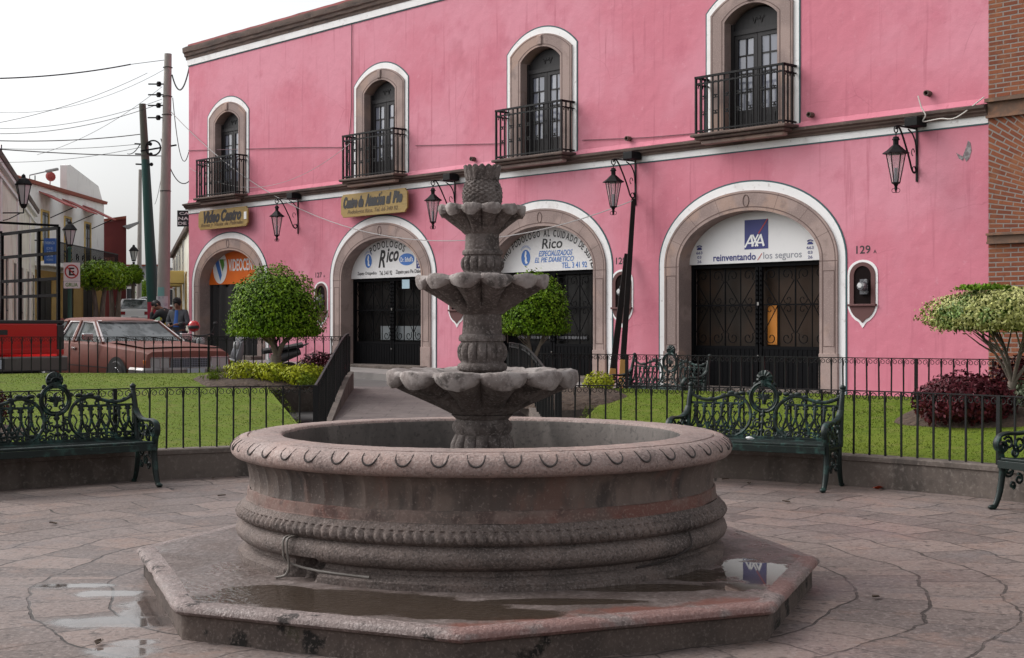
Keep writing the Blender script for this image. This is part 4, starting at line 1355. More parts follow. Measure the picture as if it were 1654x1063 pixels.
t = MB(); put_text(t, 'los seguros', c + .31, c + 1.16, 2.82, 2.985, Y_, .002); t.build('grey_lettering', M['ink_gray'], sg)
t = MB()
for x in (c - 1.20, c + 1.34):
    for q, wd in enumerate(('663', '03', '26')):
        w = .075 if q == 0 else .05
        put_text(t, wd, x - w, x + w, 3.0 - q * .085, 3.055 - q * .085, Y_, .012)
    t.box(x - .06, x + .06, Y_, Y_ + .003, 3.085, 3.115); t.box(x - .04, x + .04, Y_, Y_ + .003, 3.115, 3.135)
    t.tube([(x - .06 + .12 * j / 8, Y_, 3.145 + .02 * math.sin(PI * j / 8)) for j in range(9)], .011, 5)
t.build('telephone_number', M['ink_navy'], sg)

for sgn_ in [o for o in SC.objects if o.name.split('.')[0] == 'arched_shop_sign']:
    for ch in sgn_.children:
        if ch.name.split('.')[0] != 'board': ch.location.x = -.15

# gold boards hanging from the string course
def gold(x0, x1, z0, z1, label):
    s_ = sign('gold_sign_board', label, 'sign', 'gold sign boards')
    k_ = .09
    P = [(x0 + k_, z0), (x1 - k_, z0), (x1 - k_, z0 + k_), (x1, z0 + k_), (x1, z1 - k_), (x1 - k_, z1 - k_), (x1 - k_, z1), (x0 + k_, z1), (x0 + k_, z1 - k_), (x0, z1 - k_), (x0, z0 + k_), (x0 + k_, z0 + k_)]
    mid = []
    P = [(x0 + k_, z0), (x1 - k_, z0), (x1 - k_ * .6, z0 + k_ * .6), (x1, z0 + k_), (x1, z1 - k_), (x1 - k_ * .6, z1 - k_ * .6), (x1 - k_, z1), (x0 + k_, z1), (x0 + k_ * .6, z1 - k_ * .6), (x0, z1 - k_), (x0, z0 + k_), (x0 + k_ * .6, z0 + k_ * .6)]
    MB().prism(P, -.20, -.155).build('board', M['sign_gold'], s_, bevel=.008)
    return s_
def fat_text(mb, body, x0, x1, z0, z1, y, bold, shear):
    for q, (dx, dz) in enumerate(((0, 0), (.014, 0), (-.014, 0), (0, .008), (0, -.008))):
        put_text(mb, body, x0 + dx, x1 + dx, z0 + dz, z1 + dz, y - .0004 * q, bold, shear)
s_ = gold(.86, 3.40, 4.33, 4.87, 'gold wooden sign board reading Video Centro')
t = MB(); fat_text(t, 'Video', 1.16, 1.98, 4.51, 4.84, -.204, .035, .35); fat_text(t, 'Centro', 2.06, 3.08, 4.52, 4.84, -.204, .035, .35); t.build('lettering', M['ink_black'], s_)
t = MB(); put_text(t, 'Renta y Venta de Peliculas', 1.0, 3.2, 4.375, 4.505, -.204, .018, .3); t.build('small_lettering', M['ink_gold'], s_)
t = MB(); t.box(3.22, 3.34, -.206, -.2005, 4.52, 4.72); t.build('sticker', M['ink_white'], s_)
s_ = gold(7.60, 10.20, 4.30, 4.87, 'gold wooden sign board reading Centro de Atencion al Pie')
t = MB(); fat_text(t, 'Centro de', 7.72, 8.52, 4.52, 4.80, -.204, .038, .35); fat_text(t, 'Atencion', 8.60, 9.36, 4.52, 4.82, -.204, .03, .35); stroke(t, [(9.20, 4.78), (9.25, 4.84)], .03, -.205); fat_text(t, 'al', 9.42, 9.60, 4.54, 4.80, -.204, .038, .35); fat_text(t, 'Pie', 9.66, 10.02, 4.54, 4.82, -.204, .038, .35); t.build('lettering', M['ink_black'], s_)
t = MB(); put_text(t, 'Podologos Rico. Tel. 66 340 92', 7.88, 9.85, 4.345, 4.475, -.204, .018, .25); t.build('small_lettering', M['ink_gold'], s_)

# flag sign fixed to the far end of the building
fs_ = thing('flag_sign', (0, 0, 0), 0, 'black projecting sign with white capital letters at the left corner of the pink building', 'sign')
pA = at(286.5, 340, 40.6); pB = at(318, 366, 40.6)
mb = MB().box(pA.x, pB.x, 40.58, 40.63, pB.z, pA.z)
mb.build('board', M['ink_black'], fs_)
t = MB()
hh = (pA.z - pB.z) / 3
put_text(t, 'CAMARA', pA.x + .06, pB.x + .35, pA.z - hh + .03, pA.z - .05, 40.575, .02)
put_text(t, 'NACIONAL', pA.x + .03, pB.x + .55, pA.z - 2 * hh + .03, pA.z - hh - .03, 40.575, .02)
put_text(t, 'DE COMERCIO', pA.x + .03, pB.x + .8, pB.z + .05, pA.z - 2 * hh - .02, 40.575, .02)
t.build('lettering', M['ink_white'], fs_)

# ================================================================= WALL LANTERNS
def lantern(s, label):
    L = thing('wall_lantern', fw(s, 0, 0), FA, label, 'lantern', 'iron lanterns on the pink wall')
    br = MB()
    br.box(-.018, .018, -.02, .0, 4.02, 4.93)
    br.box(-.012, .012, -.64, -.02, 4.885, 4.905)
    br.tube(smooth_path([(0, -.66, 4.84), (0, -.60, 4.89), (0, -.48, 4.78), (0, -.28, 4.45), (0, -.17, 4.22), (0, -.09, 4.16), (0, -.035, 4.21), (0, -.06, 4.27)]), .016, 6)
    br.tube(smooth_path([(0, -.02, 4.46), (0, -.05, 4.66), (0, -.14, 4.80), (0, -.28, 4.87)]), .013, 5)
    br.tube([(0, -.66 + .055 * math.sin(q), 4.83 + .055 * math.cos(q)) for q in [2 * PI * j / 12 for j in range(12)]], .011, 5, closed=True)
    br.tube([(0, -.13 + .045 * math.cos(q), 4.50 + .06 * math.sin(q)) for q in [4.6 * j / 10 for j in range(11)]], .008, 4)
    br.tube([(0, -.10 + .045 * math.cos(q), 4.22 + .045 * math.sin(q)) for q in [4.8 * j / 10 for j in range(11)]], .009, 4)
    br.tube([(0, -.66, 4.78), (0, -.66, 4.70)], .009, 4)
    br.build('bracket', M['iron'], L)
    MB().box(-.04, .20, -.34, -.04, 4.91, 5.06).build('ballast_box', M['iron'], L, bevel=.01)
    k0 = MB().lathe([(0, 4.72), (.045, 4.71), (.05, 4.685), (.062, 4.67), (.062, 4.655), (.045, 4.65), (.045, 4.58), (.06, 4.57), (.145, 4.49), (.20, 4.455), (.215, 4.44), (.215, 4.43), (.16, 4.43)], 6, cap=False, a0=PI / 6)
    k0.v = [(x, y - .66, z) for x, y, z in k0.v]
    for j in range(6):
        a = PI / 6 + j * PI / 3
        k0.tube([(.155 * math.cos(a), -.66 + .155 * math.sin(a), 4.44), (.062 * math.cos(a), -.66 + .062 * math.sin(a), 3.955)], .009, 4)
    n0 = len(k0.v)
    k0.lathe([(.07, 3.965), (.07, 3.945), (.04, 3.93), (.022, 3.89), (.03, 3.87), (.02, 3.84), (.008, 3.80), (0, 3.79)], 8, cap=False)
    for q in range(n0, len(k0.v)):
        x, y, z = k0.v[q]; k0.v[q] = (x, y - .66, z)
    for j in range(4):
        a = j * PI / 2 + .5
        k0.tube([((.03 + .035 * math.sin(q)) * math.cos(a), -.66 + (.03 + .035 * math.sin(q)) * math.sin(a), 3.83 + .035 * math.cos(q)) for q in [PI * 1.3 * i / 7 for i in range(8)]], .006, 4)
    k0.build('lamp_frame', M['iron'], L)
    g = MB()
    for j in range(6):
        a, b = PI / 6 + j * PI / 3, PI / 6 + (j + 1) * PI / 3
        g.add([(.152 * math.cos(a), -.66 + .152 * math.sin(a), 4.435), (.152 * math.cos(b), -.66 + .152 * math.sin(b), 4.435), (.060 * math.cos(b), -.66 + .06 * math.sin(b), 3.96), (.06 * math.cos(a), -.66 + .06 * math.sin(a), 3.96)], [(0, 3, 2, 1)])
    g.build('lamp_glass', M['lamp_clear'], L)
    c_ = MB().tube([(0, -.66, 3.96), (0, -.66, 4.2)], .03, 6)
    c_.build('bulb_holder', M['ink_gray'], L)
    return L
lg = bpy.data.materials.new('lamp_glass_clear'); lg.use_nodes = True
_n, _l = lg.node_tree.nodes, lg.node_tree.links
_b = _n["Principled BSDF"]; _b.inputs["Base Color"].default_value = (.6, .55, .55, 1); _b.inputs["Roughness"].default_value = .3; _b.inputs["Alpha"].default_value = .35
M['lamp_clear'] = lg
for s, lb in ((5.48, 'black iron wall lantern between the orange arch and the Rico arch, far left'), (11.68, 'black iron wall lantern partly behind the fountain top, right of the second arch'), (17.15, 'black iron wall lantern just above the leaning dark poles'), (23.39, 'black iron wall lantern nearest the brick building')):
    lantern(s, lb)

# ================================================================= SIDEWALK in front of the building
M['sidewalk'] = mat('sidewalk_concrete', (.24, .22, .21), .8, layers=[(2, 5, .45, .7, (.17, .155, .15), .8)], bump=[(30, 4, .3, .006)])
sw = MB()
n = 24
for i in range(n + 1):
    s = -3 + 34 * i / n
    for y, dz in ((-1.5, -.3), (-1.5, .15), (-1.35, .155), (.5, .165)):
        p = fw(s, y, 0)
        sw.v.append((p.x, p.y, road_z(p.y) + dz))
for i in range(n):
    for j in range(3):
        a = i * 4 + j
        sw.f.append((a, a + 4, a + 5, a + 1)); sw.m.append(0)
tag(sw.build('sidewalk', M['sidewalk']), kind='structure')

# ================================================================= BRICK BUILDING next door
brick = thing('brick_building', fw(S_END, 0, 0), FA, 'red brick building with a pilaster and a brick arch at the right edge', 'building')
MOR = (.25, .22, .20)
B1, B2 = (.25, .078, .036), (.165, .048, .026)
dirtb = [(3, 4, .45, .7, (.29, .12, .055), .6), (9, 5, .55, .75, (.13, .05, .03), .6)]
M['brick'] = masonry('red_brick', B1, B2, MOR, .25, .075, .012, 'xz', dirt=dirtb, bump_d=.012, distort=.012)
AX, AZ, AR = 2.75, 3.10, 1.86
M['brick_arch'] = masonry('brick_voussoirs', B1, B2, MOR, .25, .075, .012, ('polar', AX, AZ, 2.6, 'xz'), dirt=dirtb, bump_d=.012, distort=.012)
W_END = 9.0
arch = [(AX - AR, .0), (AX - AR, 2.9)] + [(AX - AR * math.cos(PI * j / 32), AZ + AR * .9 * math.sin(PI * j / 32)) for j in range(33)] + [(AX + AR, 2.9), (AX + AR, 0)]
MB().box(.0, AX - AR, -.035, .6, -.3, 2.92).build('pier', M['brick'], brick)
MB().box(AX + AR, W_END, -.035, .6, -.3, 2.92).build('pier', M['brick'], brick)
vo = MB()
wall_with(vo, 0, W_END, 3.09, 4.93, [[(AX - AR, 3.09)] + arch[2:-2] + [(AX + AR, 3.09)]], -.035)
k_ = arch[2:-2]
vo.add([(x, -.035, z) for x, z in k_] + [(x, .6, z) for x, z in k_], [(i, i + 1, len(k_) + i + 1, len(k_) + i) for i in range(len(k_) - 1)])
vo.build('brick_arch', M['brick_arch'], brick)
M['brick_sill'] = mat('brick_moulding', (.14, .085, .06), .85, layers=[(5, 4, .45, .65, (.24, .12, .07), .8)], bump=[(20, 4, .4, .01)])
im = MB()
for z0, z1, o in ((2.92, 2.955, .075), (2.955, 3.055, .05), (3.055, 3.09, .095)):
    im.box(-.0, AX - AR + .03, -o - .035, .6, z0, z1)
im.build('impost', M['brick_sill'], brick)
cn = MB()
for z0, z1, o in ((4.93, 4.97, .06), (4.97, 5.18, .03), (5.18, 5.24, .10)):
    cn.box(-.02 if o > .05 else 0, W_END, -o - .035, .6, z0, z1)
cn.build('cornice', M['brick_sill'], brick)
up = MB()
up.box(.0, .78, -.035, .6, 5.24, 10.4)
up.build('pilaster', M['brick'], brick)
ub = MB(); ub.box(.78, W_END, .16, .6, 5.24, 10.4); ub.build('wall', M['brick'], brick)
rc = MB(); rc.box(.78, .86, .06, .16, 5.24, 10.4); rc.build('corner_moulding', M['brick_sill'], brick)
MB().box(.0, W_END, .61, 8, -.3, 10.4).build('rear_wall', M['brick'], brick)
MB().box(AX - AR, AX + AR, .55, .6, -.2, 4.8).build('doorway', M['dark'], brick)
# ================================================================= IRON FENCES
def resample(pts, sp):
    P = [Vector(p) for p in pts]
    out, acc = [P[0]], 0.0
    for a, b in zip(P[:-1], P[1:]):
        L = (b - a).length
        t = sp - acc
        while t <= L + 1e-9:
            out.append(a.lerp(b, t / L)); t += sp
        acc = L - (t - sp)
    return out
_pk = {}
def fence(label, pts, h, sp, post_every, group='low iron fences around the lawns', scroll=True, thick=.0085):
    P = resample(pts, sp)
    base = P[len(P) // 2]
    t = thing('iron_fence', base, 0, label, 'fence', group)
    key = (round(h, 2), thick)
    if key not in _pk:
        _pk[key] = (MB().box(-thick, thick, -thick, thick, -.06, h).mesh('picket', M['iron_fence']),
                    MB().box(-.019, .019, -.019, .019, -.08, h + .012).mesh('post', M['iron_fence']))
    pk, po = _pk[key]
    rail, sc_ = MB(), MB()
    for i, p in enumerate(P):
        q = p - base
        d = (P[min(i + 1, len(P) - 1)] - P[max(i - 1, 0)]); d.z = 0
        a = math.atan2(d.y, d.x)
        post = i % post_every == 0
        put('post' if post else 'picket', po if post else pk, t, q, (random.uniform(-.012, .012), random.uniform(-.012, .012), a))
        if i < len(P) - 1:
            b = P[i + 1] - base
            dd = (b - q); L = dd.length; dn = dd / L
            up = Vector((0, 0, 1))
            nr = Vector((-dn.y, dn.x, 0)) * .012
            z0, z1 = Vector((0, 0, h)), Vector((0, 0, h + .012))
            k = len(rail.v)
            rail.v += [tuple(x) for x in (q + z0 - nr, q + z0 + nr, q + z1 + nr, q + z1 - nr, b + z0 - nr, b + z0 + nr, b + z1 + nr, b + z1 - nr)]
            for f in ((0, 4, 5, 1), (1, 5, 6, 2), (2, 6, 7, 3), (3, 7, 4, 0)):
                rail.f.append(tuple(k + x for x in f)); rail.m.append(0)
            if scroll and L > .1:
                r = min(.034, L * .2)
                for sg, o in ((1, q), (-1, b)):
                    pp = []
                    # hook: rises along the picket, turns under the rail, curls in
                    pp.append(o + up * (h - .10) + dn * sg * .008)
                    pp.append(o + up * (h - .03) + dn * sg * .014)
                    pp.append(o + up * (h - .006) + dn * sg * .035)
                    for j in range(9):
                        an_ = PI / 2 - 2 * PI * .95 * j / 8
                        rr = r * (1 - .62 * j / 8)
                        pp.append(o + dn * sg * (L * .27 + rr * math.cos(an_)) + up * (h - .012 - r + rr * math.sin(an_)))
                    sc_.tube(pp, .0048, 4, cap=False)
    rail.build('rail', M['iron_fence'], t)
    if sc_.f: sc_.build('scrollwork', M['iron_fence'], t)
    return t
def arc_line(t0, t1, r, z):
    return [(*pol(t0 + (t1 - t0) * i / 80, r), z) for i in range(81)]
FH = .635
fence('black iron fence along the round wall behind the left bench', arc_line(R(103.6), R(152), 6.60, .315), FH, .178, 12)
fence('black iron fence along the round wall behind the right hand benches', arc_line(R(80.2), R(14), 6.60, .315), FH, .170, 14)
fence('dark fence running beside the path, left of the fountain stem', [(x, y, z + .06) for x, y, z in PL], FH, .13, 14, thick=.0075)
fence('dark fence running beside the path, behind the fountain bowl', [(x, y, z + .06) for x, y, z in PR], FH, .15, 14)
fence('black iron fence in front of the red car, behind the left lawn', [(x, y, z + .06) for x, y, z in QL[:22]], FH, .145, 16)
fence('black iron fence below the pink wall, behind the right lawn', [(x, y, z + .06) for x, y, z in QR[:36]], FH - .10, .160, 13)

# ================================================================= CAST IRON BENCHES
def make_bench(label, loc, rz):
    t = thing('park_bench', loc, rz, label, 'bench', 'cast iron benches')
    G = M['iron_green']
    HX = .82
    seat = MB()
    for i in range(5):
        y = -.24 + i * .105
        seat.box(-HX, HX, y, y + .075, .415 + .006 * abs(i - 2), .44 + .006 * abs(i - 2))
    seat.build('seat', G, t, bevel=.006)
    ap = MB()
    ap.box(-HX, HX, -.262, -.244, .36, .428)
    ap.build('apron', G, t, bevel=.004)
    for sx in (-1, 1):
        f = MB()
        x = sx * HX
        f.tube(smooth_path([(x, .215, .40), (x, .235, .55), (x, .265, .72), (x, .30, .86), (x, .33, .95)]), [.038 - .014 * j / 24 for j in range(25)], 8)
        f.lathe([(.022, .0), (.032, .012), (.026, .026), (.034, .04), (.03, .055), (.012, .07), (0, .075)], 10, c=(x, .335, .945), cap=False)
        f.tube(smooth_path([(x, .265, .76), (x, .20, .70), (x, .10, .665), (x, -.03, .655), (x, -.15, .66), (x, -.235, .64), (x, -.275, .58), (x, -.255, .52), (x, -.20, .505), (x, -.165, .54), (x, -.18, .575), (x, -.21, .57)]), .030, 8, flat=(1.15, .62))
        f.tube(smooth_path([(x, -.25, .57), (x, -.215, .45), (x, -.20, .33), (x, -.225, .18), (x, -.255, .09), (x, -.29, .03), (x, -.325, .012)]), [.036 - .012 * j / 36 for j in range(37)], 8)
        f.ball((x, -.325, .02), .032, 8, (1, 1.3, .7))
        f.tube(smooth_path([(x, .20, .43), (x, .20, .30), (x, .225, .16), (x, .27, .05), (x, .30, .014)]), [.032 - .012 * j / 24 for j in range(25)], 8)
        f.ball((x, .30, .018), .03, 8, (1, 1.2, .7))
        f.tube([(x, -.22, .40), (x, .21, .40)], .026, 8)
        # pierced ornament under arm and seat
        for cy, cz, r0, tr, sg in ((-.13, .575, .06, 1.4, 1), (.0, .56, .075, 1.5, -1), (.12, .575, .075, 1.5, 1), (-.05, .49, .05, 1.2, 1), (.1, .48, .05, 1.3, -1), (.18, .62, .05, 1.2, 1), (-.12, .33, .06, 1.5, -1), (.10, .33, .06, 1.5, 1), (0, .25, .05, 1.3, 1), (-.08, .20, .035, 1.2, -1), (.1, .2, .035, 1.2, 1)):
            f.tube([(x, cy + rr * math.cos(a), cz + rr * math.sin(a)) for a, rr in [(sg * 2 * PI * tr * j / 16, r0 * (.25 + .75 * j / 16)) for j in range(17)]], .0125, 5)
        f.tube(smooth_path([(x, -.20, .30), (x, -.08, .37), (x, .08, .37), (x, .20, .30)]), .014, 5)
        f.build('side_frame', G, t, smooth=50)
    b = MB()
    def yb(z): return .225 + .10 * max(0, (z - .45)) / .5       # the back leans
    def P(x, z): return (x, yb(z), z)
    for sx in (-1, 1):
        b.tube(smooth_path([P(sx * HX, .90), P(sx * .70, .845), P(sx * .58, .835), P(sx * .46, .865), P(sx * .36, .89), P(sx * .26, .87), P(sx * .17, .80), P(sx * .13, .70), P(sx * .14, .60), P(sx * .20, .52), P(sx * .27, .475)]), .018, 6)
        for x_, z_, r_ in ((.72, .86, .026), (.58, .845, .03), (.44, .885, .028), (.36, .91, .034), (.30, .90, .03), (.24, .91, .032), (.80, .9, .03)):
            b.ball(P(sx * x_, z_), r_, 7, (1.3, .6, .7))
        for a in (.38, 1.0, 1.55):
            b.ball(P(sx * .168 * math.cos(a - .1), .87 + .168 * math.sin(a - .1)), .026, 7, (1, .6, 1))
        b.tube([P(sx * HX, .80), P(sx * .22, .80)], .013, 6)
        n = 6
        for q in range(n):
            x_ = sx * (.745 - .098 * q)
            b.ball(P(x_, .785), .022, 6, (1.3, .7, .8)); b.ball(P(x_ + .02, .765), .015, 5); b.ball(P(x_ - .02, .765), .015, 5)
            b.tube([P(x_, .80), P(x_, .735), P(x_, .66)], [.013, .018, .012], 6)
            b.ball(P(x_, .665), .019, 6)
            for s2 in (-1, 1):
                b.tube(smooth_path([P(x_, .67), P(x_ + s2 * .022, .60), P(x_ + s2 * .049, .53), P(x_ + s2 * .05, .47)], 3), .012, 5)
            b.ball(P(x_ + .049, .60), .016, 5); b.ball(P(x_, .52), .018, 6, (1, .6, 1)); b.ball(P(x_ + .049, .50), .017, 5)
            b.tube([P(x_ - .04, .53), P(x_ + .04, .53)], .009, 5)
        for cx, cz, r0, sg in ((.06, .60, .05, 1), (.07, .50, .045, -1), (.20, .50, .04, 1), (.30, .49, .035, -1)):
            b.tube([P(sx * cx + sg * sx * rr * math.cos(a), cz + rr * math.sin(a)) for a, rr in [(2 * PI * 1.3 * j / 14, r0 * (.25 + .75 * j / 14)) for j in range(15)]], .011, 5)
    for q in range(15):
        x_ = -.78 + 1.56 * q / 14
        if abs(x_) < .1: continue
        for s2 in (-1, 1):
            b.tube([P(x_ + s2 * (.027 + rr * math.cos(a)), .505 + rr * math.sin(a)) for a, rr in [(s2 * 2 * PI * 1.1 * j / 10, .007 + .022 * j / 10) for j in range(11)]], .0095, 5)
            b.tube(smooth_path([P(x_, .54), P(x_ + s2 * .045, .60), P(x_ + s2 * .02, .66), P(x_ + s2 * .05, .72)], 3), .0085, 5)
        b.ball(P(x_, .56), .02, 6, (1, .6, 1)); b.ball(P(x_ + .02, .715), .014, 5)
    for sx in (-1, 1):
        for cx, cz, r0, sg in ((.10, .66, .04, 1), (.30, .83, .035, -1), (.42, .83, .03, 1), (.54, .815, .022, -1), (.22, .84, .04, 1)):
            b.tube([P(sx * cx + sg * sx * rr * math.cos(a), cz + rr * math.sin(a)) for a, rr in [(2 * PI * 1.3 * j / 12, r0 * (.25 + .75 * j / 12)) for j in range(13)]], .010, 5)
    b.tube([P(-HX, .462), P(HX, .462)], .018, 6)
    for q in range(23):
        b.ball(P(-.77 + .07 * q, .485), .016, 5, (1.2, .6, 1))
    b.tube([P(0, .46), P(0, .74)], .014, 5)
    for z_ in (.53, .61, .69): b.ball(P(0, z_), .028, 6, (1.2, .6, 1))
    b.build('backrest', G, t, smooth=50)
    md = MB()
    for rr, th in ((.150, .017), (.125, .009)):
        md.tube([(rr * math.cos(a), yb(.87), .87 + rr * math.sin(a)) for a in [2 * PI * j / 28 for j in range(28)]], th, 6, closed=True)
    # pierced emblem inside the ring: a spread bird over scrolls
    y = yb(.87)
    md.tube(smooth_path([(0, y, .80), (.005, y, .86), (-.01, y, .92), (.02, y, .945)]), [.022, .022, .022, .024, .026, .024, .022, .02, .018, .016, .014, .013, .012, .011, .01, .009, .009, .008, .008][:19], 6)
    for sx in (-1, 1):
        for j, (l, a) in enumerate(((.09, .25), (.10, .6), (.09, .95), (.075, 1.25))):
            md.tube([(0, y, .85), (sx * l * .6 * math.cos(a), y, .85 + l * .6 * math.sin(a)), (sx * l * math.cos(a), y, .85 + l * math.sin(a) * .8)], [.012, .012, .006], 5)
        md.tube([(sx * (.06 + rr * math.cos(a)), y, .80 + rr * math.sin(a)) for a, rr in [(2 * PI * 1.2 * j / 12, .008 + .03 * j / 12) for j in range(13)]], .009, 5)
        md.tube(smooth_path([(0, y, .745), (sx * .05, y, .755), (sx * .10, y, .80)]), .010, 5)
    md.build('medallion', G, t, smooth=50)
    sh = MB()
    zc = 1.065
    n = 36
    vs = [(0, yb(1.0) - .035, zc), (0, yb(1.0) + .035, zc)]
    for j in range(n + 1):
        a = -.75 + (PI + 1.5) * j / n
        rr = .085 * (1 + .02 * abs(math.cos(j * PI / 4)))
        dy = .026 + .005 * math.cos(j * PI / 2)
        vs += [(.55 * rr * math.cos(a), yb(1.0) - dy - .008, zc + .55 * rr * math.sin(a)), (rr * math.cos(a), yb(1.0) - dy * .5, zc + rr * math.sin(a)), (rr * math.cos(a), yb(1.0) + dy * .5, zc + rr * math.sin(a))]
    fs = []
    for j in range(n):
        a, b_ = 2 + 3 * j, 5 + 3 * j
        fs += [(0, a, b_), (a, a + 1, b_ + 1, b_), (a + 1, a + 2, b_ + 2, b_ + 1), (1, b_ + 2, a + 2)]
    sh.add(vs, fs)
    sh.tube([(0, yb(1.0) - .03, .985), (0, yb(1.0) - .03, 1.05)], .03, 7)
    sh.tube([(.05 * math.cos(a), yb(1.0) - .042, zc - .01 + .04 * math.sin(a)) for a in [PI * j / 8 for j in range(9)]], .008, 5)
    sh.tube([(-.07, yb(1.0), 1.015), (.07, yb(1.0), 1.015)], .022, 6)
    sh.build('shell_finial', G, t, smooth=40)
    return t
def bench_at(label, deg, rho, src=None):
    x, y = pol(R(deg), rho)
    if src is None: return make_bench(label, (x, y, .0), R(deg - 90))
    return dup(src, (x, y, .0), R(deg - 90), label)
b0 = bench_at('dark green iron bench right of the fountain, a white paper scrap on its seat', 60.0, 6.10)
bench_at('dark green cast iron bench at the left edge, in front of the left lawn', 128.1, 6.10, b0)
bench_at('dark green cast iron bench cut off by the right edge of the photo', 26.9, 6.13, b0)
dup(b0, (2.28, 22.0, .16), R(-50), 'black looking cast iron bench behind the far fence, in front of the insurance doorway')
# litter
bx, by = pol(R(60.0), 6.02)
mb = MB(); mb.ball((0, 0, .018), .03, 7, (1.3, .8, .55)); mb.ball((.03, .01, .012), .02, 6, (1.2, 1, .5))
tag(mb.build('paper_scrap', mat('white_paper', (.8, .8, .8), .7), loc=(bx - .02, by - .03, .462)), 'crumpled scrap of white paper lying on the seat of the right bench', 'litter')
x, y = gp(1418, 790)
mb = MB(); mb.grid(6, 4, lambda u, v: (-.05 + .1 * u, -.03 + .06 * v, .015 + .02 * math.sin(u * 3) * math.cos(v * 2.5)))
tag(mb.build('orange_peel', mat('orange_litter', (.65, .08, .02), .5), loc=(x, y, 0)), 'small orange piece of litter on the paving below the right wall', 'litter')
LEAF_D = mat('fallen_leaf', (.07, .045, .03), .8)
for i, (px, py) in enumerate(((1172, 776), (1210, 783), (1270, 813), (1415, 968), (344, 775), (358, 803), (160, 1042), (86, 848))):
    x, y = gp(px, py)
    mb = MB(); mb.grid(4, 3, lambda u, v: ((u - .5) * .075, (v - .5) * .045 * (1 - abs(2 * u - 1) ** 2 * .8), .006 + .014 * abs(2 * v - 1) + .006 * u))
    tag(mb.build('fallen_leaf', LEAF_D, loc=(x, y, 0), rot=(0, 0, i * 1.3)), 'dry brown leaf lying on the plaza paving', 'leaf', 'fallen leaves on the paving')

# ================================================================= PLANTS
def leaves(n, sampler, size, name, m, parent=None, loc=(0, 0, 0), aspect=.55, droop=.3, kind=None):
    vs = np.zeros((n * 4, 3)); fs = []
    for i in range(n):
        p, nr = sampler()
        # leaf axis: mostly tangential, a little drooping
        nr = (nr + Vector((rng.normal() * .45, rng.normal() * .45, rng.normal() * .45))).normalized()
        t = nr.cross(Vector((rng.normal(), rng.normal(), rng.normal())))
        if t.length < 1e-4: t = nr.orthogonal()
        t.normalize()
        t = (t + Vector((0, 0, -droop))).normalized()
        w = nr.cross(t).normalized()
        L = size * (.7 + .6 * rng.random())
        a = p - t * L * .5; b = p + t * L * .5; c = p + w * L * aspect * .5 - nr * L * .06; d = p - w * L * aspect * .5 - nr * L * .06
        vs[i * 4:i * 4 + 4] = (a, c, b, d)
        fs.append((i * 4, i * 4 + 1, i * 4 + 2, i * 4 + 3))
    mb = MB(); mb.v = [tuple(x) for x in vs]; mb.f = fs; mb.m = [0] * n
    return tag(mb.build(name, m, parent, loc), kind=kind)
def blob(c, r, depth=.35, amp=.10, fq=2.6, zmin=-1.0, seed=0, flat=None):
    c = Vector(c)
    def s():
        while True:
            d = Vector((rng.normal(), rng.normal(), rng.normal())).normalized()
            if d.z < zmin: continue
            k = 1 + amp * noise.noise(d * fq + Vector((seed, 0, 0))) + amp * .6 * noise.noise(d * fq * 2.7 + Vector((0, seed, 0)))
            k *= 1 - depth * rng.random() ** 1.6
            if rng.random() < .035: k *= 1 + .16 * rng.random()
            p = Vector((d.x * r[0], d.y * r[1], d.z * r[2])) * k
            if flat is not None and p.z < flat * r[2]: p.z = flat * r[2] + rng.normal() * .03
            return c + p, d
    return s
M['leaf_green'] = mat('ficus_leaf', (.085, .165, .006), .5, island=.5, layers=[(3.2, 3, .42, .62, (.145, .24, .010), .9), (9, 3, .55, .7, (.21, .28, .018), .6)], spec=.14)
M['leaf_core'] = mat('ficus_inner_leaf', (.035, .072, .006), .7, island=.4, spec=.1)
M['leaf_pale'] = mat('variegated_leaf', (.31, .32, .095), .5, island=.35, layers=[(5, 3, .42, .62, (.43, .42, .16), .8), (2.2, 3, .56, .66, (.08, .16, .03), .9)], spec=.3)
M['leaf_red'] = mat('dark_red_leaf', (.055, .008, .013), .5, island=.5, layers=[(5, 3, .45, .65, (.10, .014, .02), .8)], spec=.15)
M['leaf_yellow'] = mat('yellow_green_leaf', (.33, .35, .018), .5, island=.4, layers=[(4, 3, .50, .68, (.12, .19, .015), .7)], spec=.15)
M['leaf_grey'] = mat('grey_green_leaf', (.19, .23, .14), .6, island=.35)
M['leaf_crimson'] = mat('crimson_leaf', (.22, .012, .03), .5, island=.4)
M['bark'] = mat('pale_bark', (.24, .20, .165), .9, layers=[(6, 5, .42, .68, (.12, .095, .075), .85, (2, 2, .4))], bump=[(22, 5, .6, .012, (2, 2, .5))])
M['bark_dark'] = mat('dark_bark', (.10, .08, .065), .9, layers=[(6, 5, .42, .68, (.19, .16, .135), .7, (2, 2, .4))], bump=[(22, 5, .6, .012)])

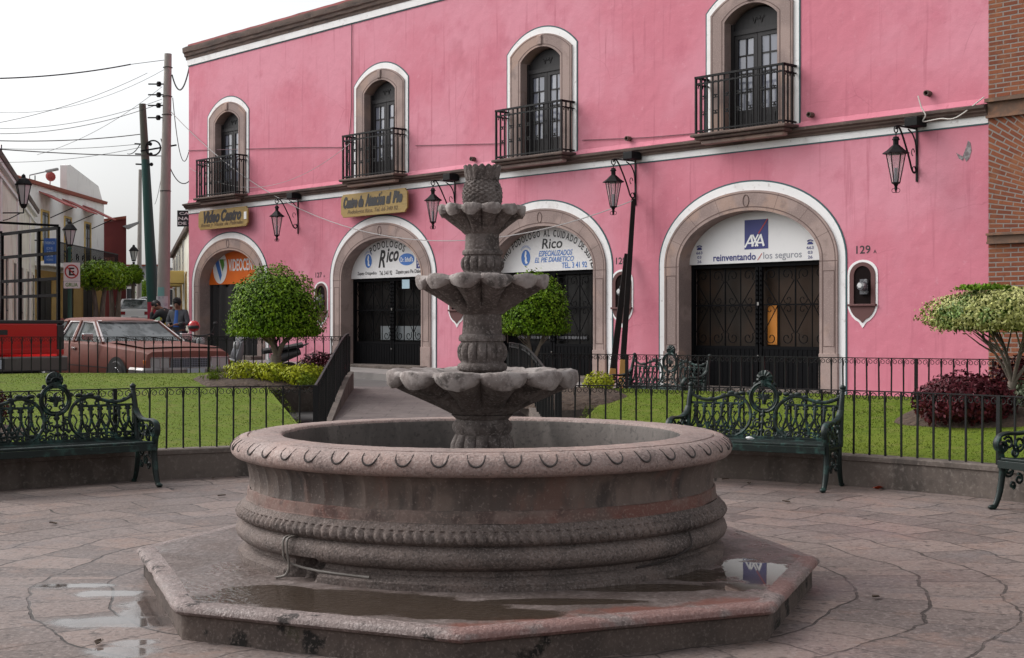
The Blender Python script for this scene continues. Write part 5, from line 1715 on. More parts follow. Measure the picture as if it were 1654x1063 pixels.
def topiary(name, label, base, cr, cz, n, m, size, stems, seed, r0=.075, fork=.45, bark='bark', zr=None, flat=None, amp=.1, group=None, lift=0, core=True, zmin=-.75):
    t = thing(name, base, 0, label, 'tree', group)
    tr = MB()
    hz = cz - cr[2] * .55
    f = hz * fork
    rnd = random.Random(seed)
    tr.tube(smooth_path([(0, 0, -.08), (.01, 0, f * .35), (-.012, .01, f * .75), (0, 0, f)], 4), [r0 * 1.35, r0 * 1.15, r0 * 1.05, r0, r0, r0 * .98, r0 * .97, r0 * .97, r0 * .97, r0, r0, r0, r0 * .95], 9)
    tips = []
    for q in range(stems):
        a = 2 * PI * q / stems + rnd.uniform(-.3, .3)
        rr = rnd.uniform(.35, .7) if stems > 3 else rnd.uniform(.2, .4)
        e = Vector((cr[0] * rr * math.cos(a), cr[1] * rr * math.sin(a), cz - cr[2] * .25))
        mid = Vector((e.x * .42 + rnd.uniform(-.02, .02), e.y * .42, f + (e.z - f) * .48))
        pth = smooth_path([(0, 0, f * .93), mid, e], 5)
        tr.tube(pth, [r0 * (.62 if stems < 6 else .45) - r0 * .34 * i / (len(pth) - 1) for i in range(len(pth))], 7)
        for w in range(3):
            p = pth[len(pth) // 2 + w]
            d = Vector((rnd.uniform(-1, 1) + math.cos(a), rnd.uniform(-1, 1) + math.sin(a), 1.0)).normalized()
            tr.tube([p, p + d * cr[0] * .22, p + d * cr[0] * .42 + Vector((0, 0, .03))], [r0 * .26, r0 * .18, r0 * .09], 5)
    tr.build('trunk', M[bark], t, smooth=60)
    c = leaves(n, blob((0, 0, cz), cr, .34, amp, 2.6, zmin, seed, flat), size, 'crown', M[m], t)
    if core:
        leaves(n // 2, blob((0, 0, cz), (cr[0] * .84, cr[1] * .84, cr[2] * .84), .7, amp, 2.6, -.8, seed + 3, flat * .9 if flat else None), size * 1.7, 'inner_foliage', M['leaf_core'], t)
    return t
def lawn_z(x, y, side):
    rho = (Vector((x, y)) - AC).length
    return gz(side, rho)
topiary('ficus_tree', 'round clipped green ficus tree on the left lawn, hiding part of the orange sign', (-3.60, 21.3, .86), (.735, .735, .84), .84, 15000, 'leaf_green', .046, 3, 3, r0=.085, fork=.80, amp=.10, flat=-.22, zmin=-.95)
topiary('ficus_tree', 'round clipped green ficus tree half hidden behind the fountain', (.30, 20.4, .70), (.575, .575, .72), 1.0, 9000, 'leaf_green', .044, 3, 11, r0=.055, fork=.66, amp=.10, flat=-.20, zmin=-.95)
tt = topiary('variegated_ficus_tree', 'flat topped ficus tree with pale cream leaves at the right edge', (5.66, 15.75, .60), (.96, .96, .33), 1.13, 16000, 'leaf_pale', .045, 10, 21, r0=.05, fork=.40, bark='bark', amp=.13, flat=-.36, core=True, zmin=-.9)
leaves(420, blob((-.40, -.22, 1.43), (.32, .3, .05), .8, .1, 2.6, -.3, 5), .055, 'green_leaf_patch', M['leaf_green'], tt)

def bush(name, label, base, r, n, m, size, seed, cat='bush', group=None, amp=.16):
    t = thing(name, base, 0, label, cat, group)
    leaves(n, blob((0, 0, r[2] * .75), r, .45, amp, 2.4, -.75, seed, -.78), size, 'foliage', M[m], t, droop=.1)
    st = MB()
    rnd = random.Random(seed)
    for q in range(7):
        a = rnd.uniform(0, 6.28)
        st.tube([(0.02 * math.cos(a), .02 * math.sin(a), -.05), (r[0] * .3 * math.cos(a), r[1] * .3 * math.sin(a), r[2] * .6), (r[0] * .6 * math.cos(a), r[1] * .6 * math.sin(a), r[2] * 1.2)], [.012, .009, .004], 5)
    st.build('stems', M['bark_dark'], t)
    return t
bush('red_leaf_bush', 'large dark red leaved bush under the pale ficus tree', (4.98, 15.35, lawn_z(4.98, 15.35, 'R')), (.55, .48, .31), 5000, 'leaf_red', .058, 2)
bush('red_leaf_bush', 'dark red leaved bush behind the trunk of the pale ficus tree', (6.05, 16.3, lawn_z(6.05, 16.3, 'R')), (.55, .45, .33), 2600, 'leaf_red', .058, 4)
bush('grey_leaf_bush', 'pale grey green plant beside the trunk of the pale ficus tree', (5.95, 15.7, lawn_z(5.95, 15.7, 'R')), (.30, .3, .25), 900, 'leaf_grey', .06, 6)
bush('red_leaf_bush', 'small dark red bush behind the left bench at the left edge', (-5.92, 15.6, lawn_z(-5.92, 15.6, 'L')), (.30, .3, .30), 1500, 'leaf_red', .045, 8)
bush('red_leaf_bush', 'dark red bush beside the path, right of the yellow hedge', (-3.0, 21.9, .86), (.35, .3, .2), 1600, 'leaf_red', .045, 12)
bush('red_leaf_bush', 'low crimson bush behind the fountain under the half hidden ficus', (.42, 20.2, .68), (.5, .3, .13), 1200, 'leaf_crimson', .045, 13)
for i, (x, y, r, lb) in enumerate(((-3.95, 20.75, .36, 'yellow green clipped hedge plant under the round ficus, left end'), (-3.52, 20.6, .34, 'yellow green clipped hedge plant in front of the round ficus trunk'), (-3.08, 20.45, .34, 'yellow green clipped hedge plant nearest the path'))):
    bush('hedge_plant', lb, (x, y, lawn_z(x, y, 'L') + .0), (r, .3, .19), 1500, 'leaf_yellow', .05, 30 + i, 'hedge', 'yellow green hedge plants under the left ficus', .25)
bush('hedge_plant', 'small bright green hedge plant by the far fence, right of the fountain bowl', (1.18, 19.0, lawn_z(1.18, 19, 'R')), (.22, .22, .17), 900, 'leaf_yellow', .04, 44, 'hedge')
# a few plain tufts at the bed edge
for i, (x, y) in enumerate(((-2.95, 20.1), (-2.85, 20.5), (-4.4, 20.6))):
    def tuft():
        return Vector((rng.normal() * .07, rng.normal() * .07, .06 + abs(rng.normal()) * .07)), Vector((rng.normal(), rng.normal(), .3)).normalized()
    tag(leaves(220, tuft, .07, 'grass_tuft', M['blade'], None, (x, y, lawn_z(x, y, 'L')), .2, -.8), 'tuft of green blades at the edge of the yellow hedge bed', 'plant', 'grass tufts by the hedge bed')

# ================================================================= LEANING BEAMS against the wall
M['beam'] = mat('dark_beam', (.010, .007, .007), .75, spec=.2, layers=[(4, 4, .5, .7, (.022, .014, .012), .7, (3, 3, .3))])
M['beam_end'] = mat('raw_beam_end', (.38, .20, .05), .7)
for i, (a, b, w, lb) in enumerate(((at(1003, 632, 26.6), at(1023.5, 322, 27.55), .075, 'long dark timber pole leaning on the pink wall below a lantern'), (at(986, 632, 27.0), at(1012.5, 411, 27.75), .085, 'shorter dark timber pole leaning on the pink wall beside the long one'))):
    d = (b - a)
    t = thing('leaning_pole', a, 0, lb, 'pole', 'dark poles leaning on the pink wall')
    MB().tube([d * .16, d * .5, d], [w, w * .95, w * .8], 4).build('shaft', M['beam'], t)
    MB().tube([d * 0, d * .158], [w, w], 4).build('raw_end', M['beam_end'], t)
# ================================================================= VEHICLES
M['car_red'] = mat('faded_red_car_paint', (.155, .050, .036), .55, spec=.3, coat=.03, layers=[(1.3, 4, .45, .68, (.235, .085, .068), .8), (8, 4, .58, .72, (.13, .055, .045), .5)])
M['truck_red'] = mat('bright_red_truck_paint', (.50, .012, .012), .3, coat=.4)
M['car_white'] = mat('white_car_paint', (.72, .73, .74), .3, coat=.4)
M['chrome'] = mat('chrome', (.62, .62, .63), .22, 1.0)
M['trim_white'] = mat('bright_window_trim', (.72, .68, .68), .45)
M['rubber'] = mat('black_rubber', (.014, .014, .014), .75)
M['plastic'] = mat('black_plastic', (.02, .02, .021), .5)
M['car_glass'] = mat('car_glass', (.07, .08, .082), .06, spec=.8, layers=[(2.2, 3, .42, .6, (.20, .22, .225), .85), (5, 2, .55, .62, (.03, .033, .035), .7)])  # opaque glass; the lighter mottling paints reflections into its colour
M['lamp_clear2'] = mat('headlamp_glass', (.42, .42, .42), .15, .2, spec=.8)
M['lamp_red'] = mat('tail_lamp', (.25, .015, .018), .2)
M['lamp_dark'] = mat('smoked_tail_lamp', (.045, .04, .042), .2)
M['lamp_amber'] = mat('amber_lamp', (.55, .16, .02), .25)
M['plate'] = mat('number_plate', (.40, .44, .48), .5)
M['worn_bumper'] = mat('worn_chrome', (.25, .24, .235), .4, .7, layers=[(5, 4, .45, .65, (.12, .10, .09), .8)])

def wheel_mesh(parent, x, y, r, w, rim='chrome'):
    s = 1 if y > 0 else -1
    wh = MB()
    pr = [(r * .62, -w / 2), (r * .9, -w / 2), (r * .985, -w * .36), (r, -w * .2), (r, w * .2), (r * .985, w * .36), (r * .9, w / 2), (r * .62, w / 2)]
    wh.lathe(pr, 28)
    wh.v = [(x + a, y + c, r + b) for a, b, c in wh.v]
    o = wh.build('wheel', M['rubber'], parent, smooth=40)
    rm = MB()
    rm.lathe([(r * .62, .0), (r * .58, .012), (r * .5, -.01), (r * .25, -.015), (r * .2, .02), (0, .025)], 20, cap=False)
    rm.v = [(x + a, y + s * (w / 2 - .01 + c), r + b) for a, b, c in rm.v]
    rm.build('rim', M[rim], o, smooth=40)
    return o
def car(name, label, loc, rz, paint, L=5.38, W=.97, hood=.93, belt=.98, roof=1.42, xw=(-1.72, -2.40, -3.85, -4.36), bump_m='chrome', pitch=0.0, front=True, rr=.33):
    t = thing(name, loc, 0, label, 'car', rot=(0, pitch, rz))
    k = L / 5.38
    st = [(0.0, .86, hood - .16), (-.04, .92, hood - .09), (-.22, .955, hood - .045), (-.9, .985, hood - .01), (-1.6, 1.0, hood + .03), (-1.75, 1.0, belt), (-2.6, 1.0, belt + .005), (-3.6, 1.0, belt), (-4.35, .985, belt - .01), (-4.6, .98, belt - .02), (-5.15, .95, belt - .06), (-5.34, .92, belt - .11), (-5.38, .86, belt - .2)]
    sec = [(-.93, 0), (-1.0, .14), (-1.012, .42), (-.99, .72), (-.955, .92), (-.86, 1.0), (-.4, 1.02), (0, 1.03)]
    sec = sec + [(-a, b) for a, b in sec[-2::-1]]
    mb = MB()
    z0 = .27
    ns = len(sec)
    for x, w, zt in st:
        for a, b in sec:
            mb.v.append((x * k, a * w * W, z0 + (zt - z0) * b))
    for i in range(len(st) - 1):
        for j in range(ns - 1):
            q = i * ns + j
            mb.f.append((q, q + 1, q + ns + 1, q + ns)); mb.m.append(0)
        mb.f.append((i * ns, (i + 1) * ns, (i + 1) * ns + ns - 1, i * ns + ns - 1)); mb.m.append(0)
    mb.f.append(tuple(range(ns - 1, -1, -1))); mb.m.append(0)
    mb.f.append(tuple((len(st) - 1) * ns + j for j in range(ns))); mb.m.append(0)
    mb.build('body', M[paint], t, smooth=32)
    # greenhouse
    x0, x1, x2, x3 = [v * k for v in xw]
    yb, yt = .90 * W, .70 * W
    rf = MB()
    rs = [(x1 + .05, roof - .045, .95), (x1 - .10, roof - .012, 1.0), ((x1 + x2) / 2, roof + .012, 1.02), (x2 + .12, roof - .008, 1.0), (x2 - .05, roof - .05, .95)]
    rsec = [(-1.03, -.06), (-1.0, -.015), (-.85, .008), (0, .02), (.85, .008), (1.0, -.015), (1.03, -.06)]
    for x, z, w in rs:
        for a, b in rsec: rf.v.append((x, a * w * yt, z + b))
    for i in range(4):
        for j in range(6):
            q = i * 7 + j
            rf.f.append((q, q + 1, q + 8, q + 7)); rf.m.append(0)
    rf.build('roof', M[paint], t, smooth=40)
    pl_ = MB()
    zb, zt = belt - .02, roof - .05
    for sy in (-1, 1):
        for (xa, xb, w) in ((x0, x1, .045), (x2 - .04, x2 - .04, .0), (x3, x2, .10)):
            if w: pl_.tube([(xa, sy * yb, zb), (xb, sy * yt, zt)], w * .75, 4)
        xm = (x0 + x3) / 2 + .12
        pl_.tube([(xm, sy * yb, zb), (xm - .05, sy * (yt + .005), zt)], .05, 4)
        pl_.tube([(x3 + .75 * k, sy * yb, zb), (x2 + .35 * k, sy * (yt + .005), zt)], .045, 4)
    pl_.build('pillars', M[paint], t)
    gl = MB()
    e = .012
    gl.add([(x0, -yb + .03, zb), (x0, yb - .03, zb), (x1, yt - .03, zt), (x1, -yt + .03, zt)], [(0, 1, 2, 3)])
    gl.build('windscreen', M['car_glass'], t)
    gl = MB(); gl.add([(x3, -yb + .03, zb), (x3, yb - .03, zb), (x2, yt - .03, zt), (x2, -yt + .03, zt)], [(3, 2, 1, 0)])
    gl.build('rear_window', M['car_glass'], t)
    for sy in (-1, 1):
        gl = MB(); gl.add([(x0, sy * (yb - .015), zb), (x3, sy * (yb - .015), zb), (x2, sy * (yt - .01), zt), (x1, sy * (yt - .01), zt)], [(0, 1, 2, 3) if sy < 0 else (3, 2, 1, 0)])
        gl.build('side_window', M['car_glass'], t)
    tm = MB()
    tm.tube([(x0 + .01, -yb, zb + .02), (x1 + .01, -yt, zt), (x1 + .01, yt, zt), (x0 + .01, yb, zb + .02)], .026, 4)
    xm = (x0 + x3) / 2 + .12
    for sy in (-1, 1):
        tm.tube([(x0 - .12, sy * (yb + .008), zb + .02), (x1 - .06, sy * (yt + .02), zt - .02), (xm + .04, sy * (yt + .02), zt - .01), (xm + .07, sy * (yb + .01), zb + .02)], .018, 4)
        tm.tube([(xm - .10, sy * (yb + .01), zb + .02), (xm - .10, sy * (yt + .02), zt - .01), (x2 + .42 * k, sy * (yt + .02), zt - .02), (x3 + .8 * k, sy * (yb + .01), zb + .02)], .018, 4)
    tm.build('window_trim', M['trim_white'], t)
    # door seams, handles, mirrors, wipers
    sm = MB()
    for sy in (-1, 1):
        for xx in (x0 - .02, xm - .02, x3 + .72 * k):
            sm.box(xx - .006, xx + .006, sy * W * 1.008 - .012, sy * W * 1.008 + .004 * (1 if sy > 0 else -.0), .36, belt - .06)
        sm.box(-L + .3, -.3, min(sy * W * 1.013, sy * W * .98), max(sy * W * 1.013, sy * W * .98), .50, .515)
    sm.build('door_seam', M['plastic'], t)
    for sy in (-1, 1):
        for xx in (xm + .16, x3 + .95 * k):
            MB().obox((xx, sy * W * 1.0, belt - .14), (.15, .04, .035)).build('door_handle', M['chrome'], t, bevel=.01)
        mi = MB(); mi.obox((x0 - .28, sy * (W + .09), belt + .10), (.09, .20, .12)); mi.tube([(x0 - .28, sy * (W - .06), belt - .01), (x0 - .28, sy * (W + .02), belt + .06)], .018, 5)
        mi.build('mirror', M['chrome'], t, bevel=.02)
    wp = MB()
    for y0_ in (-.55, .12):
        wp.tube([(x0 + .02, y0_ + .6, zb + .03), (x0 - .10, y0_, zb + .12)], .014, 4)
    wp.build('wiper', M['plastic'], t)
    for xx in (-.98 * k, -3.98 * k):
        for sy in (-1, 1):
            ar = MB()
            ar.add([(xx, sy * W * 1.016, .33)] + [(xx + .42 * math.cos(a), sy * W * 1.016, .31 + .42 * math.sin(a)) for a in [-.15 + (PI + .3) * j / 20 for j in range(21)]], [(0, j, j + 1) if sy < 0 else (0, j + 1, j) for j in range(1, 21)])
            ar.build('wheel_well_shade', M['rubber'], t)  # flat dark disc on the body side, drawn as the wheel well's shade
            wheel_mesh(t, xx, sy * (W * 1.016 - .075), rr, .20)
    # front end
    gr = MB(); gr.box(-.02, .012, -.42 * W, .42 * W, .50, hood - .20); gr.build('grille', M['plastic'], t)
    bars = MB()
    for q in range(24): bars.box(.012, .02, (-.41 + .82 * q / 23) * W - .004, (-.41 + .82 * q / 23) * W + .004, .51, hood - .21)
    for q in range(6): bars.box(.012, .019, -.42 * W, .42 * W, .52 + q * (hood - .75) / 5, .528 + q * (hood - .75) / 5)
    bars.build('grille_bars', M['ink_gray'], t)
    MB().tube([(.016, -.42 * W, .50), (.016, .42 * W, .50), (.016, .42 * W, hood - .20), (.016, -.42 * W, hood - .20)], .012, 4, closed=True).build('grille_frame', M['chrome'], t)
    for sy in (-1, 1):
        a, b = sorted((sy * .46 * W, sy * .84 * W))
        MB().box(-.03, .014, a, b, .54, hood - .20).build('headlight', M['lamp_clear2'], t, bevel=.01)
        fr_ = MB().tube([(.017, a, .53), (.017, b, .53), (.017, b, hood - .19), (.017, a, hood - .19)], .014, 4, closed=True)
        fr_.tube([(.017, (a + b) / 2, .53), (.017, (a + b) / 2, hood - .19)], .01, 4)
        fr_.build('headlight_frame', M['chrome'], t)
        a, b = sorted((sy * .845 * W, sy * .93 * W)); MB().box(-.2, -.05, a, b, .56, hood - .24).build('indicator', M['lamp_amber'], t, bevel=.01)
        a, b = sorted((sy * .56 * W, sy * .86 * W)); MB().box(-L - .012, -L + .06, a, b, belt - .36, belt - .19).build('tail_light', M['lamp_red'], t, bevel=.01)
    for xx, s_ in ((.06, 1), (-L - .06, -1)):
        bmp = MB()
        pts = smooth_path([(xx - s_ * .5, -W * 1.02, .47), (xx - s_ * .12, -W * 1.0, .47), (xx, -W * .9, .47), (xx + s_ * .03, 0, .47), (xx, W * .9, .47), (xx - s_ * .12, W * 1.0, .47), (xx - s_ * .5, W * 1.02, .47)])
        bmp.tube(pts, .075, 6, flat=(.6, 1.1))
        bmp.build('bumper', M[bump_m], t, smooth=40)
        MB().obox((xx + s_ * .09, .05 if s_ > 0 else 0, .46), (.012, .36, .15)).build('number_plate', M['plate'], t)
    return t
HD = Vector((.688, -.725))
red = car('red_sedan', 'old faded red four door sedan parked behind the far fence', (-6.06, 26.17, road_z(26.2) + .03), FA, 'car_red', bump_m='worn_bumper', pitch=.019)
hl = MB(); hl.grid(10, 8, lambda u, v: (-.25 - 1.40 * u, -.80 + 1.60 * v, .915 + .072 * u + .016 * math.sin(PI * v) + .02 * (1 - v) ** 6 * u))
hl.build('bonnet', M['car_red'], red, smooth=40)
car('white_sedan', 'small white sedan seen from behind, far down the street', at(219, 515, 77).xy.to_3d() + Vector((0, 0, road_z(77))), R(104.6), 'car_white', L=4.4, W=.86, hood=.9, belt=.98, roof=1.47, xw=(-1.4, -2.3, -4.3, -5.0), bump_m='car_white')
cw2 = car('white_hatchback', 'white car partly hidden behind the utility poles, far down the street', at(243, 515, 90).xy.to_3d() + Vector((0, 0, road_z(90))), R(104.6), 'car_white', L=4.2, W=.84, hood=.9, belt=.98, roof=1.5, xw=(-1.4, -2.3, -4.6, -5.2), bump_m='car_white')
for c_ in (0,): pass

# ---- pick-up truck
TK = thing('pickup_truck', (-8.755, 24.31, road_z(24.5)), R(133.457), 'bright red pickup truck with its tailgate towards the lawn, cut off by the left edge', 'truck')
W = .99
bd = MB()
bd.box(.06, 5.2, -W, -W + .10, .62, 1.40); bd.box(.06, 5.2, W - .10, W, .62, 1.40)
bd.box(.06, 5.2, -W + .10, W - .10, .72, .82); bd.box(2.45, 2.52, -W + .10, W - .10, .82, 1.42)
bd.build('body', M['truck_red'], TK, bevel=.02)
fr = MB(); fr.box(3.95, 5.4, -W + .03, W - .03, .62, 1.30); fr.build('bonnet', M['truck_red'], TK, bevel=.06)
cb = MB()
st = [(2.55, .97, 1.30), (2.62, .90, 1.80), (2.80, .84, 1.93), (3.35, .84, 1.94), (3.60, .86, 1.86), (4.05, .93, 1.30)]
cbv = [(x, sy * w, z) for x, w, z in st for sy in (-1, 1)]
cb.add(cbv, [(0, 1, 3, 2), (2, 3, 5, 4), (4, 5, 7, 6), (6, 7, 9, 8), (8, 9, 11, 10), (0, 2, 4, 6, 8, 10), (11, 9, 7, 5, 3, 1)])
cb.build('cab', M['truck_red'], TK, bevel=.03)
MB().add([(2.555, -.78, 1.36), (2.555, .78, 1.36), (2.605, .74, 1.76), (2.605, -.74, 1.76)], [(0, 3, 2, 1)]).xf(Matrix.Translation((-.012, 0, 0))).build('rear_window', M['car_glass'], TK)
for sy in (-1, 1):
    MB().add([(2.68, sy * .955, 1.36), (3.88, sy * .955, 1.36), (3.52, sy * .885, 1.83), (2.80, sy * .885, 1.83)], [(0, 1, 2, 3)]).build('side_window', M['car_glass'], TK)
tg = MB(); tg.box(.0, .058, -W + .13, W - .13, .90, 1.44)
tgo = tg.build('tailgate', M['truck_red'], TK, bevel=.015)
lp = MB().box(-.012, -.001, -W + .18, W - .18, .915, .99); lp.build('tailgate_ledge', M['truck_red'], tgo, bevel=.004)
MB().box(-.008, .0, .05, .24, 1.24, 1.33).build('tailgate_handle', M['plastic'], tgo, bevel=.003)
MB().box(-.005, .06, -W, W, 1.442, 1.50).build('tailgate_cap', M['plastic'], TK, bevel=.012)
lt = MB(); put_text(lt, 'SILVERADO', -.0, .62, 1.02, 1.075, 0, .01)
lt.v = [(-.004, -x - .12, z) for x, y, z in lt.v]; lt.build('tailgate_lettering', mat('dull_badge', (.32, .02, .02), .4), tgo)
for sy in (-1, 1):
    a, b = sorted((sy * (W - .125), sy * (W + .002)))
    MB().box(-.006, .12, a, b, .98, 1.42).build('tail_light', M['lamp_dark'], TK, bevel=.015)
    a, b = sorted((sy * (W - .125), sy * (W - .0)))
    MB().box(.0, .1, a, b, .885, .978).build('corner_panel', M['truck_red'], TK, bevel=.01)
bp_ = MB(); bp_.box(-.13, .03, -W - .02, W + .02, .60, .86); bp_.build('bumper', mat('worn_steel_bumper', (.16, .155, .15), .35, .8, layers=[(4, 4, .5, .7, (.3, .3, .3), .7)]), TK, bevel=.025)
MB().box(-.136, -.128, .16, .62, .64, .83).build('bumper_recess', M['plastic'], TK)
MB().box(-.145, -.138, .22, .56, .655, .815).build('number_plate', M['plate'], TK)
pt = MB(); put_text(pt, '3 4 1', .24, .48, .69, .78, 0, .02); pt.v = [(-.148, .80 - x, z) for x, y, z in pt.v]; pt.build('plate_lettering', M['ink_blue'], TK)
for xx in (1.25, 4.55):
    for sy in (-1, 1): wheel_mesh(TK, xx, sy * (W - .10), .38, .24, 'ink_gray')
MB().box(.2, 5.0, -.6, .6, .42, .62).build('chassis', M['rubber'], TK)

# ---- welded rack standing in the truck bed
RK = thing('steel_rack', (-8.755, 24.31, road_z(24.5) + 1.42), R(133.457), 'black welded steel rack with open square grid standing in the red pickup bed', 'rack')
zz = [0.03, .53, .83, 1.29, 1.74]
for sy in (-1, 1):
    g = MB()
    y = sy * (W - .06)
    for i in range(4):
        x = .10 + i * .80
        g.box(x - .03, x + .03, y - .026, y + .026, -.02, zz[-1] + .02)
    for z in zz:
        g.box(.10, 2.5, y - .022, y + .022, z - .028, z + .028)
    g.build('side_grid', M['gate_iron'], RK)
g = MB()
for x in (.10, 2.5): g.box(x - .02, x + .02, -W + .06, W - .06, zz[-1] + .021, zz[-1] + .06)
g.build('cross_bar', M['gate_iron'], RK)

# ================================================================= MOTORCYCLES
M['helmet'] = mat('red_helmet_shell', (.50, .012, .015), .12, coat=.6)
M['grey_metal'] = mat('grey_metal', (.22, .22, .23), .35, .8)
def motorcycle(name, label, loc, rz, scooter=False):
    t = thing(name, loc, rz, label, 'motorcycle')
    r = .30 if not scooter else .25
    for nm, x in (('front_wheel', .62), ('rear_wheel', -.62)):
        w = MB()
        w.tube([(x + (r - .05) * math.cos(a), 0, r + (r - .05) * math.sin(a)) for a in [2 * PI * j / 24 for j in range(24)]], .05, 8, closed=True)
        o = w.build(nm, M['rubber'], t, smooth=60)
        s = MB()
        for j in range(8):
            a = PI * j / 8 * 2
            s.tube([(x, 0, r), (x + (r - .07) * math.cos(a), 0, r + (r - .07) * math.sin(a))], .008, 4)
        s.lathe([(.06, -.04), (.06, .04)], 10); k = len(s.v) - 20
        for q in range(k, len(s.v)):
            a, b, c = s.v[q]; s.v[q] = (x + a, c, r + b)
        s.build('spokes', M['grey_metal'], o)
    f = MB()
    f.tube(smooth_path([(.62, .07, r), (.50, .07, .62), (.40, .06, .92)]), .022, 6); f.tube(smooth_path([(.62, -.07, r), (.50, -.07, .62), (.40, -.06, .92)]), .022, 6)
    f.build('fork', M['grey_metal'], t, smooth=60)
    if not scooter:
        b = MB()
        b.tube(smooth_path([(.42, 0, .80), (.30, 0, .83), (.10, 0, .80), (-.05, 0, .72)]), [.06, .10, .12, .13, .14, .145, .145, .145, .14, .14, .13, .13, .12, .12, .11, .11, .10, .10, .10][:19], 10, flat=(1, .85))
        b.build('fuel_tank', M['plastic'], t, smooth=60)
        e = MB(); e.obox((.05, 0, .42), (.42, .26, .30)); e.tube([(.1, .14, .34), (-.2, .17, .28), (-.75, .18, .36)], .04, 7)
        e.build('engine', M['grey_metal'], t, bevel=.03)
        s = MB(); s.tube(smooth_path([(.0, 0, .74), (-.25, 0, .72), (-.5, 0, .78), (-.8, 0, .84)]), .12, 9, flat=(1, .42)); s.build('seat', M['rubber'], t, smooth=60)
        m_ = MB(); m_.tube(smooth_path([(-.95, 0, .55), (-.8, 0, .66), (-.5, 0, .62)]), .09, 7, flat=(1, .2)); m_.tube(smooth_path([(.88, 0, .52), (.72, 0, .64), (.5, 0, .60)]), .075, 7, flat=(1, .2)); m_.build('mudguard', M['plastic'], t)
    else:
        b = MB()
        b.tube(smooth_path([(.56, 0, .36), (.50, 0, .60), (.42, 0, .86), (.36, 0, 1.0)]), [.10, .11, .12, .12, .12, .125, .13, .13, .13, .125, .12, .11, .11, .10, .10, .09, .08, .07, .06][:19], 9, flat=(1, .42))
        b.build('leg_shield', M['grey_metal'], t, smooth=60)
        b = MB(); b.tube(smooth_path([(.42, 0, .30), (.1, 0, .28), (-.15, 0, .34), (-.4, 0, .56), (-.85, 0, .72)]), [.13 + .06 * min(1, j / 16) - .08 * max(0, (j - 18) / 6) for j in range(25)], 9, flat=(1, .7)); b.build('body', M['plastic'], t, smooth=60)
        s = MB(); s.tube(smooth_path([(-.05, 0, .72), (-.3, 0, .76), (-.6, 0, .80), (-.9, 0, .86)]), .15, 9, flat=(1, .42)); s.build('seat', M['rubber'], t, smooth=60)
        s = MB(); s.tube(smooth_path([(-.8, .1, .80), (-1.0, .1, .88), (-1.02, -.1, .88), (-.8, -.1, .80)]), .014, 5); s.build('rear_rack', M['plastic'], t)
        MB().tube(smooth_path([(.82, 0, .42), (.68, 0, .56), (.45, 0, .50)]), .09, 7, flat=(1, .3)).build('front_mudguard', M['car_white'], t, smooth=60)
        MB().tube(smooth_path([(.44, 0, .94), (.42, 0, 1.06), (.34, 0, 1.15)]), [.10] * 13, 8, flat=(1, .35)).build('fairing', M['car_white'], t, smooth=60)
    h = MB()
    h.tube(smooth_path([(.22, .36, 1.0), (.32, .30, 1.02), (.38, .1, .98), (.38, -.1, .98), (.32, -.30, 1.02), (.22, -.36, 1.0)]), .016, 6)
    h.build('handlebar', M['plastic'], t, smooth=60)
    for sy in (-1, 1):
        m_ = MB(); m_.tube([(.33, sy * .27, 1.02), (.36, sy * .36, 1.22)], .008, 5); m_.ball((.36, sy * .38, 1.25), .06, 8, (.35, 1, .75)); m_.build('mirror', M['plastic'], t, smooth=60)
    k = MB().ball((.50, 0, .86), .10, 12, (.7, 1, 1)); k.build('headlight', M['lamp_clear2'], t, smooth=60)
    return t
g_ = lambda p: (p.x, p.y, road_z(p.y))
mo = motorcycle('motorcycle', 'black motorcycle with a round headlight standing behind the red car bonnet', g_(at(315, 560, 32.2)), R(-62))
motorcycle('motor_scooter', 'grey and black motor scooter parked behind the clipped ficus tree', g_(at(420, 560, 29.6)), R(-160), True)
hp = at(313, 527, 31.7)
he = thing('helmet', hp, 0, 'shiny red motorcycle helmet resting on the motorcycle handlebar', 'helmet')
k = MB().ball((0, 0, 0), .14, 16, (1, 1, .95)); k.build('shell', M['helmet'], he, smooth=60)
k = MB()
k.tube([(.142 * math.cos(a), .142 * math.sin(a), -.02) for a in [-2.4 + 1.9 * j / 10 for j in range(11)]], .03, 6, flat=(.4, 1.2)); k.build('visor', M['plastic'], he, smooth=60)

# ================================================================= PEOPLE
M['skin'] = mat('skin', (.20, .085, .05), .55)
M['hair'] = mat('black_hair', (.006, .005, .005), .6)
M['jacket_grey'] = mat('grey_jacket', (.06, .062, .07), .85, layers=[(4, 3, .45, .6, (.085, .085, .095), .7)])
M['jacket_black'] = mat('black_jacket', (.012, .012, .014), .8)
M['shirt_blue'] = mat('blue_shirt', (.03, .10, .34), .8)
M['jeans'] = mat('dark_trousers', (.018, .02, .03), .85)
M['shoe'] = mat('black_shoe', (.012, .011, .01), .6)
def skin_mesh(name, V, E, Rd, m, parent, root=0, sub=2):
    me = bpy.data.meshes.new(name)
    me.from_pydata(V, E, [])
    me.materials.append(m)
    o = bpy.data.objects.new(name, me)
    COL.objects.link(o)
    o.parent = parent
    s = o.modifiers.new("skin", 'SKIN')
    s.use_smooth_shade = True
    for i, d in enumerate(me.skin_vertices[0].data):
        r = Rd[i]
        d.radius = r if isinstance(r, tuple) else (r, r)
        d.use_root = (i == root)
    ss = o.modifiers.new("subsurf", 'SUBSURF')
    ss.levels = ss.render_levels = sub
    return o
